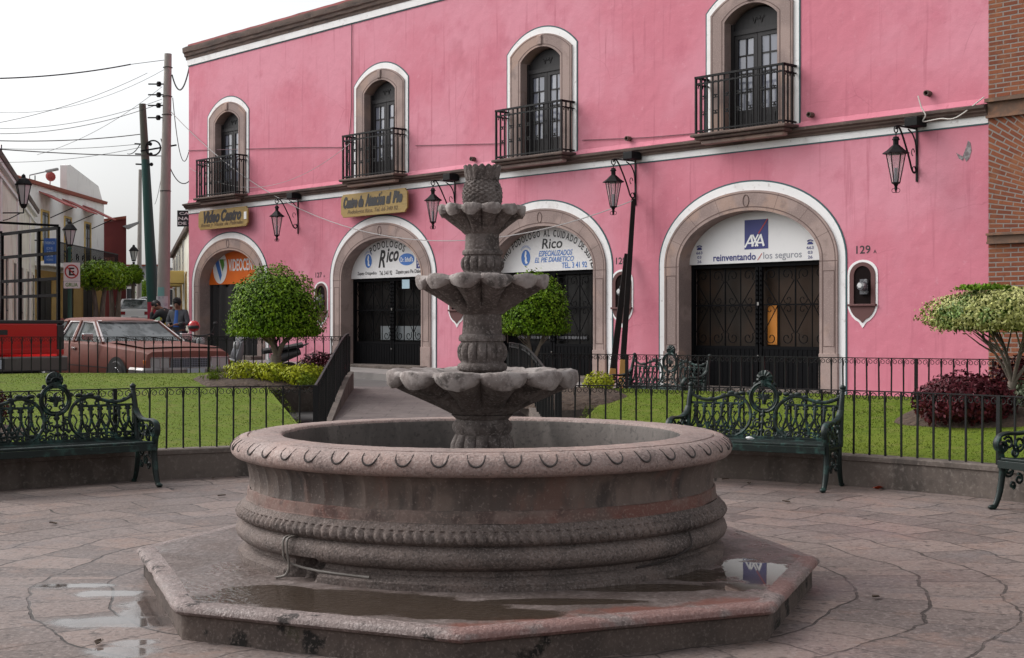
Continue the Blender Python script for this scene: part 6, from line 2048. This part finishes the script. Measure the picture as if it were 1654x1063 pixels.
def person(label, loc, rz, J, jacket, trousers, shirt=None, zip_open=False):
    """J: joints in the person's own frame (x right, y back, z up; facing -y)"""
    t = thing('person', loc, rz, label, 'person')
    V, E, Rd = [], [], []
    def add(p, r, frm=None):
        V.append(tuple(p)); Rd.append(r)
        if frm is not None: E.append((frm, len(V) - 1))
        return len(V) - 1
    J = {k: Vector(v) for k, v in J.items()}
    pe = add(J['pelvis'], (.15, .10))
    sp = add(J['pelvis'].lerp(J['chest'], .5), (.13, .095), pe)
    ch = add(J['chest'], (.15, .105), sp)
    nk = add(J['neck'], .055, ch)
    hb = add(J['neck'].lerp(J['head'], .45), .06, nk)
    hd = add(J['head'], (.078, .095), hb)
    add(J['crown'], (.068, .08), hd)
    for s in 'LR':
        sh = add(J['sh' + s], .06, ch); el = add(J['el' + s], .042, sh); wr = add(J['wr' + s], .030, el)
        d = (J['wr' + s] - J['el' + s]).normalized()
        pm = add(J['wr' + s] + d * .05, (.034, .018), wr)
        up = Vector((0, 0, 1)); side = d.cross(up)
        side = side.normalized() if side.length > .1 else Vector((1, 0, 0))
        for q, l in enumerate((.070, .080, .075, .058)):
            b = J['wr' + s] + d * .085 + side * (.030 - .02 * q)
            a_ = add(b, .009, pm); m_ = add(b + d * l * .5 - up * .012, .0085, a_); add(b + d * l * .8 - up * .035, .0075, m_)
        tb = add(J['wr' + s] + d * .04 + side * .036, .011, pm); add(J['wr' + s] + d * .075 + side * .05 - up * .012, .009, tb)
        hp_ = add(J['hip' + s], .085, pe); kn = add(J['kn' + s], .058, hp_); an_ = add(J['an' + s], .042, kn)
        add(J['toe' + s], (.045, .03), an_)
    skin_mesh('body', V, E, Rd, M['skin'], t)
    # clothing over the body
    V, E, Rd = [], [], []
    pe = add(J['pelvis'] + Vector((0, 0, -.04)), (.175, .125)); sp = add(J['pelvis'].lerp(J['chest'], .5), (.165, .125), pe); ch = add(J['chest'], (.185, .13), sp)
    add(J['chest'].lerp(J['neck'], .8), .075, ch)
    for s in 'LR':
        sh = add(J['sh' + s], .082, ch); el = add(J['el' + s], .062, sh); add(J['el' + s].lerp(J['wr' + s], .95), .047, el)
    skin_mesh('jacket', V, E, Rd, jacket, t)
    V, E, Rd = [], [], []
    pe = add(J['pelvis'], (.165, .115))
    for s in 'LR':
        h_ = add(J['hip' + s], .098, pe); k_ = add(J['kn' + s], .074, h_); add(J['kn' + s].lerp(J['an' + s], .95), .062, k_)
    skin_mesh('trousers', V, E, Rd, trousers, t)
    for s in 'LR':
        sh_ = MB(); sh_.ball(J['an' + s].lerp(J['toe' + s], .55) - Vector((0, 0, .02)), .09, 10, (.55, 1.5, .55)); sh_.build('shoe', M['shoe'], t, smooth=60)
    # hair, face
    F = (J['face'] - J['head']).normalized(); U = (J['crown'] - J['neck']).normalized(); U = (U - F * U.dot(F)).normalized(); S = F.cross(U)
    H = J['head'].lerp(J['crown'], .4)
    mt = Matrix((S, F, U)).transposed().to_4x4(); mt.translation = H
    hr = MB()
    n0 = 0
    hr.ball((0, -.018, .035), .108, 14, (.92, 1.08, 1.05))
    hr.v = [(x, min(y, .055) if z < .06 else y, max(z, -.055)) for x, y, z in hr.v]
    for q in range(60):
        a = rng.random() * 6.28; e = .3 + 1.2 * rng.random()
        p = Vector((math.cos(a) * math.cos(e) * .098, math.sin(a) * math.cos(e) * .115 - .018, .035 + .113 * math.sin(e)))
        hr.tube([p, p * 1.07 + Vector((.01, .01, 0))], [.012, .004], 4)
    hr.xf(mt); hr.build('hair', M['hair'], t, smooth=60)
    fc = MB()
    for s in (-1, 1):
        fc.ball((s * .032, .092, -.005), .011, 8, (1.3, .5, .7))
        fc.ball((s * .032, .090, .018), .014, 6, (1.4, .4, .3))
    fc.xf(mt); fc.build('eyes', M['hair'], t)
    fc = MB(); fc.tube([(0, .088, .0), (0, .108, -.032), (0, .092, -.042)], [.009, .014, .010], 6)
    for s in (-1, 1): fc.ball((s * .088, -.005, -.015), .028, 8, (.4, .7, 1.1))
    fc.xf(mt); fc.build('nose_and_ears', M['skin'], t, smooth=60)
    fc = MB(); fc.ball((0, .090, -.062), .02, 8, (1.2, .4, .35)); fc.xf(mt); fc.build('mouth', mat('lips', (.16, .05, .04), .5), t, smooth=60)
    if shirt:
        sh_ = MB(); sh_.grid(6, 6, lambda u, v: tuple(J['chest'] + Vector(((u - .5) * (.16 - .08 * v), -.128 + .02 * v + .02 * (2 * u - 1) ** 2, -.26 + .40 * v)))); sh_.build('shirt', shirt, t, smooth=60)
    return t
JS = dict(pelvis=(0, 0, .95), chest=(0, .0, 1.33), neck=(0, -.01, 1.50), head=(0, -.05, 1.58), crown=(0, -.045, 1.68), face=(0, -.16, 1.53),
          shL=(-.19, 0, 1.42), elL=(-.26, -.02, 1.14), wrL=(-.10, -.26, 1.12), shR=(.19, 0, 1.42), elR=(.27, -.04, 1.15), wrR=(.10, -.28, 1.13),
          hipL=(-.09, 0, .90), knL=(-.10, -.03, .50), anL=(-.11, .0, .09), toeL=(-.12, -.13, .035), hipR=(.09, 0, .90), knR=(.10, -.03, .50), anR=(.11, .0, .09), toeR=(.12, -.13, .035))
p_ = at(288, 560, 33.0)
pn = person('man in grey jacket and blue shirt behind the red car, looking at his hands', (p_.x, p_.y, road_z(33) + .08), R(-14), JS, M['jacket_grey'], M['jeans'], M['shirt_blue'])
ph_ = MB().obox((0, -.36, 1.14), (.07, .02, .13), (.9, 0, .2))
tag(ph_.build('mobile_phone', M['plastic'], loc=pn.location, rot=(0, 0, R(-14))), 'dark mobile phone held by the man in the grey jacket', 'phone')
JB = dict(pelvis=(.34, .08, .88), chest=(.12, .02, 1.20), neck=(-.02, -.02, 1.34), head=(-.12, -.05, 1.37), crown=(-.16, -.03, 1.46), face=(-.19, -.14, 1.33),
          shL=(-.02, -.14, 1.25), elL=(-.18, -.24, 1.06), wrL=(-.17, -.20, 1.28), shR=(.10, .18, 1.27), elR=(-.04, .1, 1.0), wrR=(-.15, -.08, .95),
          hipL=(.32, -.02, .84), knL=(.16, -.08, .48), anL=(.28, -.06, .09), toeL=(.16, -.1, .035), hipR=(.34, .16, .84), knR=(.2, .14, .48), anR=(.32, .14, .09), toeR=(.2, .1, .035))
p_ = at(262, 560, 33.6)
person('person in a black jacket bending forward, hand at the face, beside the grey jacket', (p_.x, p_.y, road_z(33.6) + .24), R(-10), JB, M['jacket_black'], M['jeans'])
# ================================================================= HOUSES DOWN THE STREET
M['cream'] = mat('cream_wall', (.74, .72, .62), .85, layers=[(.8, 4, .45, .7, (.52, .48, .38), .7), (3, 5, .55, .75, (.42, .38, .31), .5, (1, 1, .3))])
M['offwhite'] = mat('white_wall', (.78, .77, .76), .85, layers=[(.8, 4, .5, .75, (.56, .54, .52), .6), (3, 5, .58, .75, (.45, .42, .4), .5, (1, 1, .3))])
M['ochre'] = mat('ochre_wall', (.50, .33, .12), .85, layers=[(1, 4, .45, .7, (.42, .26, .09), .7)])
M['maroon'] = mat('maroon_wall', (.13, .022, .022), .85, layers=[(.7, 4, .45, .7, (.17, .034, .03), .8)])
M['greywall'] = mat('grey_wall', (.30, .30, .31), .9, layers=[(.6, 4, .45, .7, (.22, .21, .21), .7)])
M['tile'] = mat('red_roof_tile', (.26, .065, .04), .8, layers=[(6, 4, .45, .7, (.17, .05, .035), .8)])
M['awning'] = mat('red_awning', (.33, .06, .055), .75, layers=[(2, 4, .5, .75, (.42, .16, .15), .6)])
M['yellowtrim'] = mat('yellow_trim', (.62, .45, .15), .8)
M['banner'] = mat('blue_banner', (.03, .11, .40), .6)
M['farwin'] = mat('dark_window_glass', (.03, .032, .036), .15, spec=.7)
def house(name, label, A, B, depth, zA, zB, wallm, roofm='cornice', cat='house'):
    A, B = Vector(A), Vector(B)
    d = B - A; L = d.length
    zg = road_z(A.y) - .1
    t = thing(name, (A.x, A.y, zg), math.atan2(d.y, d.x), label, cat)
    zA -= zg; zB -= zg
    w = MB()
    w.add([(0, 0, -1), (L, 0, -1), (L, depth, -1), (0, depth, -1), (0, 0, zA), (L, 0, zB), (L, depth, zB), (0, depth, zA)], [(0, 3, 2, 1), (4, 5, 6, 7), (0, 1, 5, 4), (1, 2, 6, 5), (2, 3, 7, 6), (3, 0, 4, 7)])
    w.build('wall', M[wallm], t)
    r = MB()
    r.add([(-.1, -.18, zA), (L, -.18, zB), (L, .1, zB), (-.1, .1, zA), (-.1, -.22, zA + .16), (L, -.22, zB + .16), (L, .1, zB + .16), (-.1, .1, zA + .16)], [(0, 3, 2, 1), (4, 5, 6, 7), (0, 1, 5, 4), (1, 2, 6, 5), (2, 3, 7, 6), (3, 0, 4, 7)])
    r.build('roof', M[roofm], t)
    return t, L, zA, zB
def opening(t, s0, s1, z0, z1, frame='offwhite', nm='window', bars=True):
    f = MB()
    fw_ = .10
    for a, b, c, d in ((s0 - fw_, s0, z0 - fw_ * (nm == 'window'), z1 + fw_), (s1, s1 + fw_, z0 - fw_ * (nm == 'window'), z1 + fw_), (s0, s1, z1, z1 + fw_)):
        f.box(a, b, -.05, .02, c, d)
    if nm == 'window': f.box(s0 - .16, s1 + .16, -.10, .02, z0 - .12, z0 - .002)
    o = f.build(nm, M[frame], t)
    g = MB().box(s0, s1, -.012, .01, z0, z1); g.build('pane' if nm == 'window' else 'door_leaf', M['farwin'] if nm == 'window' else M['door_wood'], o)
    b = MB()
    b.box((s0 + s1) / 2 - .025, (s0 + s1) / 2 + .025, -.03, -.013, z0, z1)
    for q in (1, 2): b.box(s0, s1, -.032, -.013, z0 + (z1 - z0) * q / 3 - .02, z0 + (z1 - z0) * q / 3 + .02)
    b.build('glazing_bar', M['door_wood'], o)
    return o
# cream house at the left edge
t, L, zA, zB = house('cream_house', 'pale cream house with a plain cornice at the left edge of the photo', (-13.55, 34.8), (-21.75, 63.5), 8, 6.75, 6.75, 'cream')
md = MB()
for zz, o, h_ in ((zA - .45, .08, .10), (zA - .14, .14, .14)): md.box(0, L, -o, 0, zz, zz + h_)
for q in range(3):
    s = 9.4 + q * 8.0
    md.box(s, s + .6, -.05, 0, 0, zA - .46)
md.build('pilaster', M['offwhite'], t)
for q in range(5):
    s = 11.4 + q * 4.0
    opening(t, s, s + 1.3, .15 if q % 2 else .9, 3.5, 'cream', 'door' if q % 2 else 'window')
# white two storey house with red awnings
t, L, zA, zB = house('white_house', 'white two storey house with red awnings over its balcony windows', (-22.7, 65.0), (-23.2, 79.2), 9, 8.35, 8.55, 'offwhite', 'tile')
lo = MB(); lo.box(0, L, -.006, 0, 0, 3.15); lo.build('lower_wall', M['ochre'], t)
tile = MB(); tile.obox((3.2, .6, zA + .35), (7.2, 1.6, .10), (.35, 0, 0)); tile.build('roof_tiles', M['tile'], t)
par = MB(); par.prism([(7.0, zA - .1), (L, zB - .1), (L, zB + .1), (L - 1.0, zB + .95), (7.6, zB + 1.5), (7.0, zB + 1.4)], .05, .4); par.build('parapet', M['offwhite'], t)
for i, s in enumerate((3.0, 6.9, 10.7)):
    opening(t, s - .55, s + .55, 3.65, 6.0, 'yellowtrim', 'window')
    aw = MB()
    aw.add([(s - .95, 0, 6.95), (s + 1.1, 0, 6.95), (s + 1.1, -1.25, 6.35), (s - .95, -1.25, 6.35), (s - .95, 0, 6.90), (s + 1.1, 0, 6.90), (s + 1.1, -1.25, 6.28), (s - .95, -1.25, 6.28)], [(0, 1, 2, 3), (7, 6, 5, 4), (3, 2, 6, 7), (0, 3, 7, 4), (1, 5, 6, 2)])
    o = aw.build('awning', M['awning'], t)
    MB().tube([(s + .9, 0, 5.8), (s + .9, -1.15, 6.32)], .03, 4).build('awning_strut', M['iron'], o)
    opening(t, s - 1.0, s + 1.0, .1, 2.75, 'ochre', 'door')
bk = MB(); bk.box(.4, L - .6, -.95, 0, 3.30, 3.50); bo = bk.build('balcony', M['offwhite'], t)
rl = MB(); rl.box(.4, L - .6, -.95, -.91, 4.46, 4.52)
for q in range(74):
    x = .4 + (L - 1.0) * q / 73
    rl.box(x - .014, x + .014, -.945, -.915, 3.5, 4.46)
for q in range(12):
    rl.tube(spiral(.95 + q * 1.1, 3.95, .05, .26, q, 1.4, 14, -.93), .022, 4)
rl.build('balcony_railing', M['iron'], bo)
sa = MB(); sa.tube([(1.2, 1.5, zA), (1.2, 1.5, zA + 1.9)], .03, 4); sa.tube([(5.4, 1.2, zA), (5.4, 1.2, zA + .9)], .03, 4); sa.build('antenna', M['iron'], t)
ds = MB(); ds.lathe([(.0, 0), (.16, .03), (.26, .10)], 14, cap=False); ds.xf(Matrix.Translation((6.6, .8, zB + .75)) @ Matrix.Rotation(R(70), 4, 'Y')); ds.tube([(6.6, .8, zB + .1), (6.6, .8, zB + .75)], .03, 4)
ds.build('satellite_dish', M['awning'], t)
# projecting banner on its corner
p0, p1 = at(71.5, 385, 63.2), at(90.5, 426, 63.2)
t = thing('banner_sign', ((p0.x + p1.x) / 2, 63.2, p1.z), 0, 'blue vertical banner sign on the corner of the white house', 'sign')
w_, h_ = (p1.x - p0.x) / 2, p0.z - p1.z
MB().box(-w_, w_, -.03, .03, 0, h_).build('panel', M['banner'], t)
lt = MB(); put_text(lt, 'FARMACIA', -w_ * .85, w_ * .85, h_ * .76, h_ * .88, -.034, .02)
for q in range(4): put_text(lt, ('DE', 'TURNO', '24', 'HORAS')[q], -w_ * .55, w_ * .55, h_ * (.56 - .15 * q), h_ * (.65 - .15 * q), -.034, .01)
lt.build('lettering', mat('pale_blue_lettering', (.35, .45, .62), .6), t)
MB().box(-w_ - .5, -w_, -.02, .02, h_ * .9, h_ * .94).build('bracket', M['iron'], t)
# maroon house standing out beyond it
t, L, zA, zB = house('maroon_house', 'dark maroon house end rising beyond the white house', (-23.55, 79.61), (-22.15, 80.0), 14, 7.55, 7.8, 'maroon', 'tile')
gt = MB(); gt.prism([(L - .2, zB - .45), (L + .75, zB - .15), (L + .7, zB - .25), (L + .1, zB - .60)], -.5, .2); gt.build('roof_gutter', M['greywall'], t)
MB().obox((.15, -.25, zA - 2.2 - .1), (1.3, .5, .5), (.5, 0, 0)).build('porch_roof', M['tile'], t)
# right hand side of the street, behind the pink corner
t, L, zA, zB = house('pale_house', 'cream house with small balconies on the right of the far street', (-21.2, 87.0), (-13.6, 59.2), 8, 5.9, 5.9, 'cream')
for s, z0, z1 in ((4.0, 2.2, 3.7), (9, 2.3, 3.8), (13.5, 2.4, 4.2), (18.5, 2.4, 4.2)):
    opening(t, s, s + 1.2, z0, z1, 'offwhite', 'window')
for s in (7.0, 16, 22): opening(t, s, s + 1.1, .3, 2.3, 'ochre', 'door')
for s in (13.3, 18.3):
    b = MB(); b.box(s - .2, s + 1.7, -.75, 0, 1.95, 2.55); b.build('balcony', M['yellowtrim'], t, bevel=.03)
t, L, zA, zB = house('grey_house', 'taller grey house rising behind the cream house on the right of the far street', (-17.6, 76), (-13.0, 59), 9, 8.1, 8.1, 'greywall')
t.location.x += 1.2
tk = MB(); tk.box(8, 9.2, .5, 1.7, zA + .1, zA + 1.2); tk.lathe([(.7, zA + 1.2), (.75, zA + 1.4), (.5, zA + 1.9), (.1, zA + 2.0)], 12, c=(8.6, 1.1, 0)); tk.build('water_tank', M['plastic'], t)
opening(t, 12, 13, zA - 2.4, zA - .9, 'offwhite', 'window')
# end of the street
fh = []
for i, (x0, x1, Y, y_, wm, rm, lb) in enumerate(((176, 214, 128, 462, 'cream', 'cornice', 'low cream house at the far end of the street, behind the white car'),
                                          (206, 262, 140, 430, 'greywall', 'tile', 'grey house with a red roof at the far end of the street'),
                                          (236, 282, 118, 466, 'maroon', 'tile', 'low red house at the far end of the street behind the utility poles'),
                                          (150, 300, 175, 455, 'offwhite', 'cornice', 'row of pale houses closing the far end of the street'))):
    a, b = at(x0, y_, Y), at(x1, y_, Y)
    t, L, zA, zB = house('distant_house', lb, a.xy, b.xy, 8, a.z, b.z, wm, rm)
    for q in range(3):
        s = L * (q + .5) / 3
        opening(t, s - .45, s + .45, zA * .38, zA * .38 + 1.3)
def fartree(px, py, Y, rx_, rz_, label, m='leaf_green', trunk=True):
    c = at(px, py, Y)
    zg = road_z(Y)
    t = thing('street_tree', (c.x, Y, zg), 0, label, 'tree', 'clipped street trees')
    leaves(2600, blob((0, 0, c.z - zg), (rx_, rx_, rz_), .35, .14, 2.6, -.9, px, -.85), .13, 'crown', M[m], t)
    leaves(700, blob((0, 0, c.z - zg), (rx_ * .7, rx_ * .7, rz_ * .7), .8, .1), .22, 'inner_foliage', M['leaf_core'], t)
    tr = MB()
    if trunk:
        for q, dx in enumerate((-.35, .35)):
            tr.tube(smooth_path([(dx * .5, 0, -.1), (dx * .4, 0, (c.z - zg) * .45), (dx * rx_, 0, c.z - zg)]), [.16 - .007 * j for j in range(13)], 7)
    else: tr.tube([(0, 0, -.1), (0, 0, c.z - zg)], .1, 6)
    tr.build('trunk', M['bark_dark'], t, smooth=60)
fartree(160, 446, 60, .95, .70, 'wide clipped street tree with two trunks beside the no parking sign')
fartree(186, 447, 64, .75, .68, 'clipped street tree in the middle of the three on the left pavement')
fartree(215, 444, 74, .55, .52, 'small round clipped street tree next to the far lamp post', trunk=False)
fartree(237, 476, 105, .8, 1.2, 'dense green bush at the far end of the street', trunk=False)

# ================================================================= STREET LAMPS, POLES, SIGNS
def street_lamp(label, px, Y, ytop, colour, arm=None, base=None):
    top = at(px, ytop, Y)
    zg = base if base is not None else road_z(Y)
    H_ = top.z - zg
    t = thing('street_lamp', (top.x, Y, zg), 0, label, 'street lamp', 'lantern street lamps')
    p = MB(); p.lathe([(.13, 0), (.13, .35), (.09, .45), (.075, 1.2), (.055, H_ - 1.05), (.09, H_ - 1.0), (.05, H_ - .95)], 12)
    p.build('post', M[colour], t, smooth=40)
    h = MB(); h.lathe([(.10, H_ - .92), (.12, H_ - .88), (.09, H_ - .86)], 6)
    h.lathe([(.26, H_ - .36), (.27, H_ - .33), (.14, H_ - .16), (.08, H_ - .12), (.07, H_ - .05), (.0, H_)], 6)
    for j in range(6):
        a = j * PI / 3
        h.tube([(.10 * math.cos(a), .1 * math.sin(a), H_ - .9), (.22 * math.cos(a), .22 * math.sin(a), H_ - .34)], .014, 4)
    h.build('lamp_frame', M['iron'], t)
    g = MB(); g.lathe([(.09, H_ - .87), (.21, H_ - .36)], 6, cap=False); g.build('lamp_glass', M['lamp_glass2'], t)
    return t
M['lamp_glass2'] = mat('frosted_lamp_glass', (.5, .52, .52), .3)
M['green_post'] = mat('green_post_paint', (.02, .085, .062), .5)
street_lamp('green street lamp post carrying the no parking sign on the left', 112.5, 50, 356, 'green_post')
street_lamp('slim dark street lamp beside the small round tree, far down the street', 216, 76, 395, 'iron')
# no parking sign
c = at(116, 441, 49.8)
t = thing('parking_sign', (c.x, 49.8, c.z - .55), 0, 'white no parking sign, crossed red ring and letter E, on the green post', 'sign')
MB().box(-.29, .29, -.015, .015, .0, .92).build('board', M['sign_white'], t)
ri = MB(); ri.tube([(.0 + .23 * math.cos(a), -.022, .60 + .23 * math.sin(a)) for a in [2 * PI * j / 32 for j in range(32)]], .032, 4, closed=True, flat=(1, .2)); ri.tube([(-.15, -.022, .75), (.15, -.022, .45)], .024, 4); ri.build('red_ring', M['ink_red'], t)
e = MB(); put_text(e, 'E', -.10, .10, .46, .74, -.02, .03); e.build('letter', M['ink_black'], t)
e = MB(); put_text(e, 'GRUA', -.22, .22, .06, .20, -.02, .02); e.build('plate_lettering', M['ink_green'], t)
MB().box(-.30, .30, -.018, .0, .25, .262).build('plate_gap', M['ink_gray'], t)
# lantern on a bracket at the cream house
c = at(38, 308, 45)
t = thing('bracket_lantern', (c.x, 45, c.z - .45), 0, 'large black lantern on a wall bracket of the cream house at the left edge', 'lantern')
h = MB(); h.lathe([(.06, -.12), (.10, -.06), (.12, .0), (.10, .02)], 6); h.lathe([(.27, .62), (.28, .66), (.17, .82), (.08, .86), (.06, .95), (0, 1.0)], 6)
for j in range(6):
    a = j * PI / 3; h.tube([(.11 * math.cos(a), .11 * math.sin(a), 0), (.24 * math.cos(a), .24 * math.sin(a), .63)], .016, 4)
h.tube([(0, 0, -.1), (0, 0, -.28)], .02, 5); h.tube([(0, 0, -.27), (-2.6, .6, -.22)], .022, 5); h.tube(smooth_path([(-.1, 0, -.28), (-.7, .15, -.5), (-1.5, .35, -.42), (-2.4, .55, -.9)]), .016, 5)
h.build('lamp_frame', M['iron'], t)
g = MB(); g.lathe([(.10, .02), (.23, .62)], 6, cap=False); g.build('lamp_glass', M['lamp_glass2'], t)
# cobra head lamp arm above the white house
a, b = at(48, 283, 66), at(84, 275, 66)
t = thing('lamp_arm', a, 0, 'thin street light arm reaching out above the white house roof', 'street lamp')
m_ = MB(); m_.tube([(0, 0, -.5), (0, 0, .0), (b.x - a.x, 0, b.z - a.z)], .03, 5); m_.build('arm', M['grey_metal'], t)
MB().obox((b.x - a.x, 0, b.z - a.z), (.6, .2, .12), (0, -.2, 0)).build('lamp_head', M['greywall'], t, bevel=.03)

M['concrete_pole'] = mat('concrete_pole', (.33, .31, .285), .9, layers=[(3, 4, .45, .7, (.25, .23, .21), .7, (1, 1, .3))])
M['green_pole'] = mat('green_painted_pole', (.008, .065, .055), .6)
M['wood_pole'] = mat('weathered_pole', (.10, .105, .085), .9)
M['yellow_paint'] = mat('yellow_band_paint', (.48, .40, .03), .7)
def pole(name, label, bx, by_, Y, tx, ty, r0, r1, m, bands=()):
    b = at(bx, by_, Y); b.z = road_z(Y)
    tp = at(tx, ty, Y)
    d = tp - b
    t = thing(name, b, 0, label, 'utility pole')
    segs = [0] + [q[0] for q in bands] + [1]
    ms = [m] + [q[1] for q in bands]
    for i in range(len(segs) - 1):
        k0, k1 = segs[i], segs[i + 1]
        MB().tube([d * k0, d * ((k0 + k1) / 2), d * k1], [r0 + (r1 - r0) * k0, r0 + (r1 - r0) * (k0 + k1) / 2, r0 + (r1 - r0) * k1], 16).build('shaft', M[ms[i]], t, smooth=50)
    return t, d
t, d = pole('concrete_pole', 'tall tapering concrete utility pole at the street corner', 262, 520, 41, 271.5, 87, .21, .105, 'yellow_paint', ((.155, 'concrete_pole'),))
ft = MB()
for q, k in enumerate((.90, .865, .83, .79)):
    p = d * k
    ft.tube([p + Vector((-.55, -.05, .0)), p + Vector((-.1, -.05, 0))], .022, 5)
    ft.lathe([(.05, -.07), (.075, -.03), (.05, 0), (.075, .03), (.05, .07)], 8, c=tuple(p + Vector((-.24, -.05, 0))))
ft.tube([d * .69 + Vector((-.75, 0, -.08)), d * .69 + Vector((.3, 0, .1))], .03, 4)
for k in (.955, .86, .80, .55): ft.tube([d * k + Vector((.125 * math.cos(a), .125 * math.sin(a), 0)) * (1.05 + .55 * (1 - k)) for a in [2 * PI * j / 12 for j in range(12)]], .012, 4, closed=True)
ft.build('insulators', M['iron'], t)
po = MB()
def wrapped(t_, d_, k, h_, a0, a1, r, m, nm='poster'):
    mb = MB(); p = d_ * k
    mb.grid(8, 1, lambda u, v: (p.x + r * math.cos(a0 + (a1 - a0) * u), p.y + r * math.sin(a0 + (a1 - a0) * u), p.z + h_ * (v - .5)))
    mb.build(nm, m, t_, smooth=60)
wrapped(t, d, .175, .55, -2.6, -.6, .205, mat('torn_white_poster', (.5, .5, .52), .7, layers=[(5, 4, .45, .6, (.25, .2, .3), .8)]))
wrapped(t, d, .105, .75, -2.9, -1.7, .216, mat('green_poster', (.30, .55, .38), .7))
wrapped(t, d, .075, .5, -1.35, -.5, .218, mat('red_poster', (.55, .07, .03), .7))
wrapped(t, d, .215, .35, -2.3, -1.2, .20, mat('teal_poster', (.18, .38, .36), .7))
t, d = pole('green_pole', 'leaning utility pole with a dark green painted shaft beside the concrete pole', 252, 520, 42, 230, 168, .20, .10, 'yellow_paint', ((.16, 'wood_pole'), (.22, 'green_pole'), (.78, 'wood_pole')))
wrapped(t, d, .185, .5, -2.4, -1.0, .20, mat('crimson_poster', (.33, .02, .05), .7))
ft = MB()
p = d * .825
ft.tube([p + Vector((.28 + .22 * math.cos(a), -.1, .22 * math.sin(a))) for a in [2 * PI * j / 20 for j in range(20)]], .025, 5, closed=True)
for k in (.80, .84, .76): ft.tube([d * k + Vector((-.3, 0, .02)), d * k + Vector((.18, 0, 0))], .03, 4); ft.ball(d * k + Vector((.2, -.1, 0)), .06, 7)
ft.tube(sag(p + Vector((-.12, -.1, .1)), p + Vector((-.5, -.1, -.18)), .1, 6), .014, 4)
ft.build('cable_coil', M['iron'], t)
pole('far_pole', 'grey utility pole farther down the street behind the green one', 224, 500, 95, 226.5, 274, .19, .11, 'concrete_pole')

# overhead cables, each a thing strung between supports
M['wire'] = mat('overhead_cable', (.05, .05, .055), .7)
M['wire_pale'] = mat('pale_cable', (.40, .38, .38), .6)
def wire(label, a, b, dip, r, m='wire', n=18):
    a, b = Vector(a), Vector(b)
    t = MB().tube([p - a for p in sag(a, b, dip, n)], r, 5).build('cable', M[m], loc=a, smooth=60)
    return tag(t, label, 'cable', 'overhead cables')
wire('thick black bundle of cable running left from the top of the concrete pole', at(-60, 127, 36), at(211, 104, 40.5), .12, .020)
wire('thin continuation of the thick cable to the top insulator of the concrete pole', at(211, 104, 40.5), at(266, 97, 41), .0, .009)
wire('thin cable sloping up to the concrete pole, below the thick bundle', at(-40, 205, 35), at(238, 118, 41), .2, .007)
wire('dark cable to the coil on the green pole', at(-40, 226, 37), at(226, 217, 42), .1, .014)
wire('dark cable low over the left street, ending at the concrete pole', at(-40, 238, 36), at(262, 252, 41), .05, .014)
wire('faint cable over the left street, upper of a close pair', at(-40, 206, 40), at(262, 160, 41), .3, .007)
wire('faint cable over the left street, lower of a close pair', at(-40, 215, 40), at(262, 166, 41), .3, .009)
wire('faint cable crossing steeply from the low left to the pole', at(60, 250, 44), at(262, 140, 41), .25, .006)
wire('faint cable just above the cable coil', at(0, 240, 44), at(232, 232, 42), .08, .008)
wire('faint high cable over the left street, from the concrete pole to the left', at(-40, 178, 42), at(266, 112, 41), .5, .006)
wire('low faint cable crossing from the green pole towards the cream house', at(-20, 262, 42), at(236, 236, 42), .15, .007)
wire('slack cable hanging from the concrete pole down to the pink corner', at(279, 158, 41), at(305, 245, 40.4), .9, .012)
wire('cable loop from the concrete pole to the roof corner of the pink building', at(278, 121, 41), at(306, 108, 40.3), .55, .022)
wire('black cable from the green pole to the wall of the pink building', at(260, 224, 41.5), at(305, 293, 40.4), .5, .016)
wire('thin cable dropping from the concrete pole in front of the far houses', at(268, 232, 41), at(250, 330, 60), .3, .010)
wire('pale rope stretched across the pink wall to the top of the leaning pole', at(272, 176, 41), at(1022, 324, 27.5), 2.05, .011, 'wire_pale', 40)
wire('faint pale line across the pink wall at balcony height', at(306, 271, 40), at(566, 231, 33.8), .8, .006, 'wire_pale', 30)

# ---------------------------------------------------------------- put each thing's origin at its own foot
bpy.context.view_layer.update()
for o in list(SC.objects):
    if o.type != 'EMPTY' or o.parent or o.name.split('.')[0] not in ('arched_shop_sign', 'gold_sign_board', 'flag_sign', 'wall_lantern'): continue
    inv = o.matrix_world.inverted()
    P = [inv @ (c.matrix_world @ Vector(b)) for c in o.children_recursive for b in c.bound_box]
    lo = Vector((min(p.x for p in P) / 2 + max(p.x for p in P) / 2, min(p.y for p in P) / 2 + max(p.y for p in P) / 2, min(p.z for p in P)))
    o.location = o.matrix_world @ lo
    for c in o.children: c.location = c.location - lo
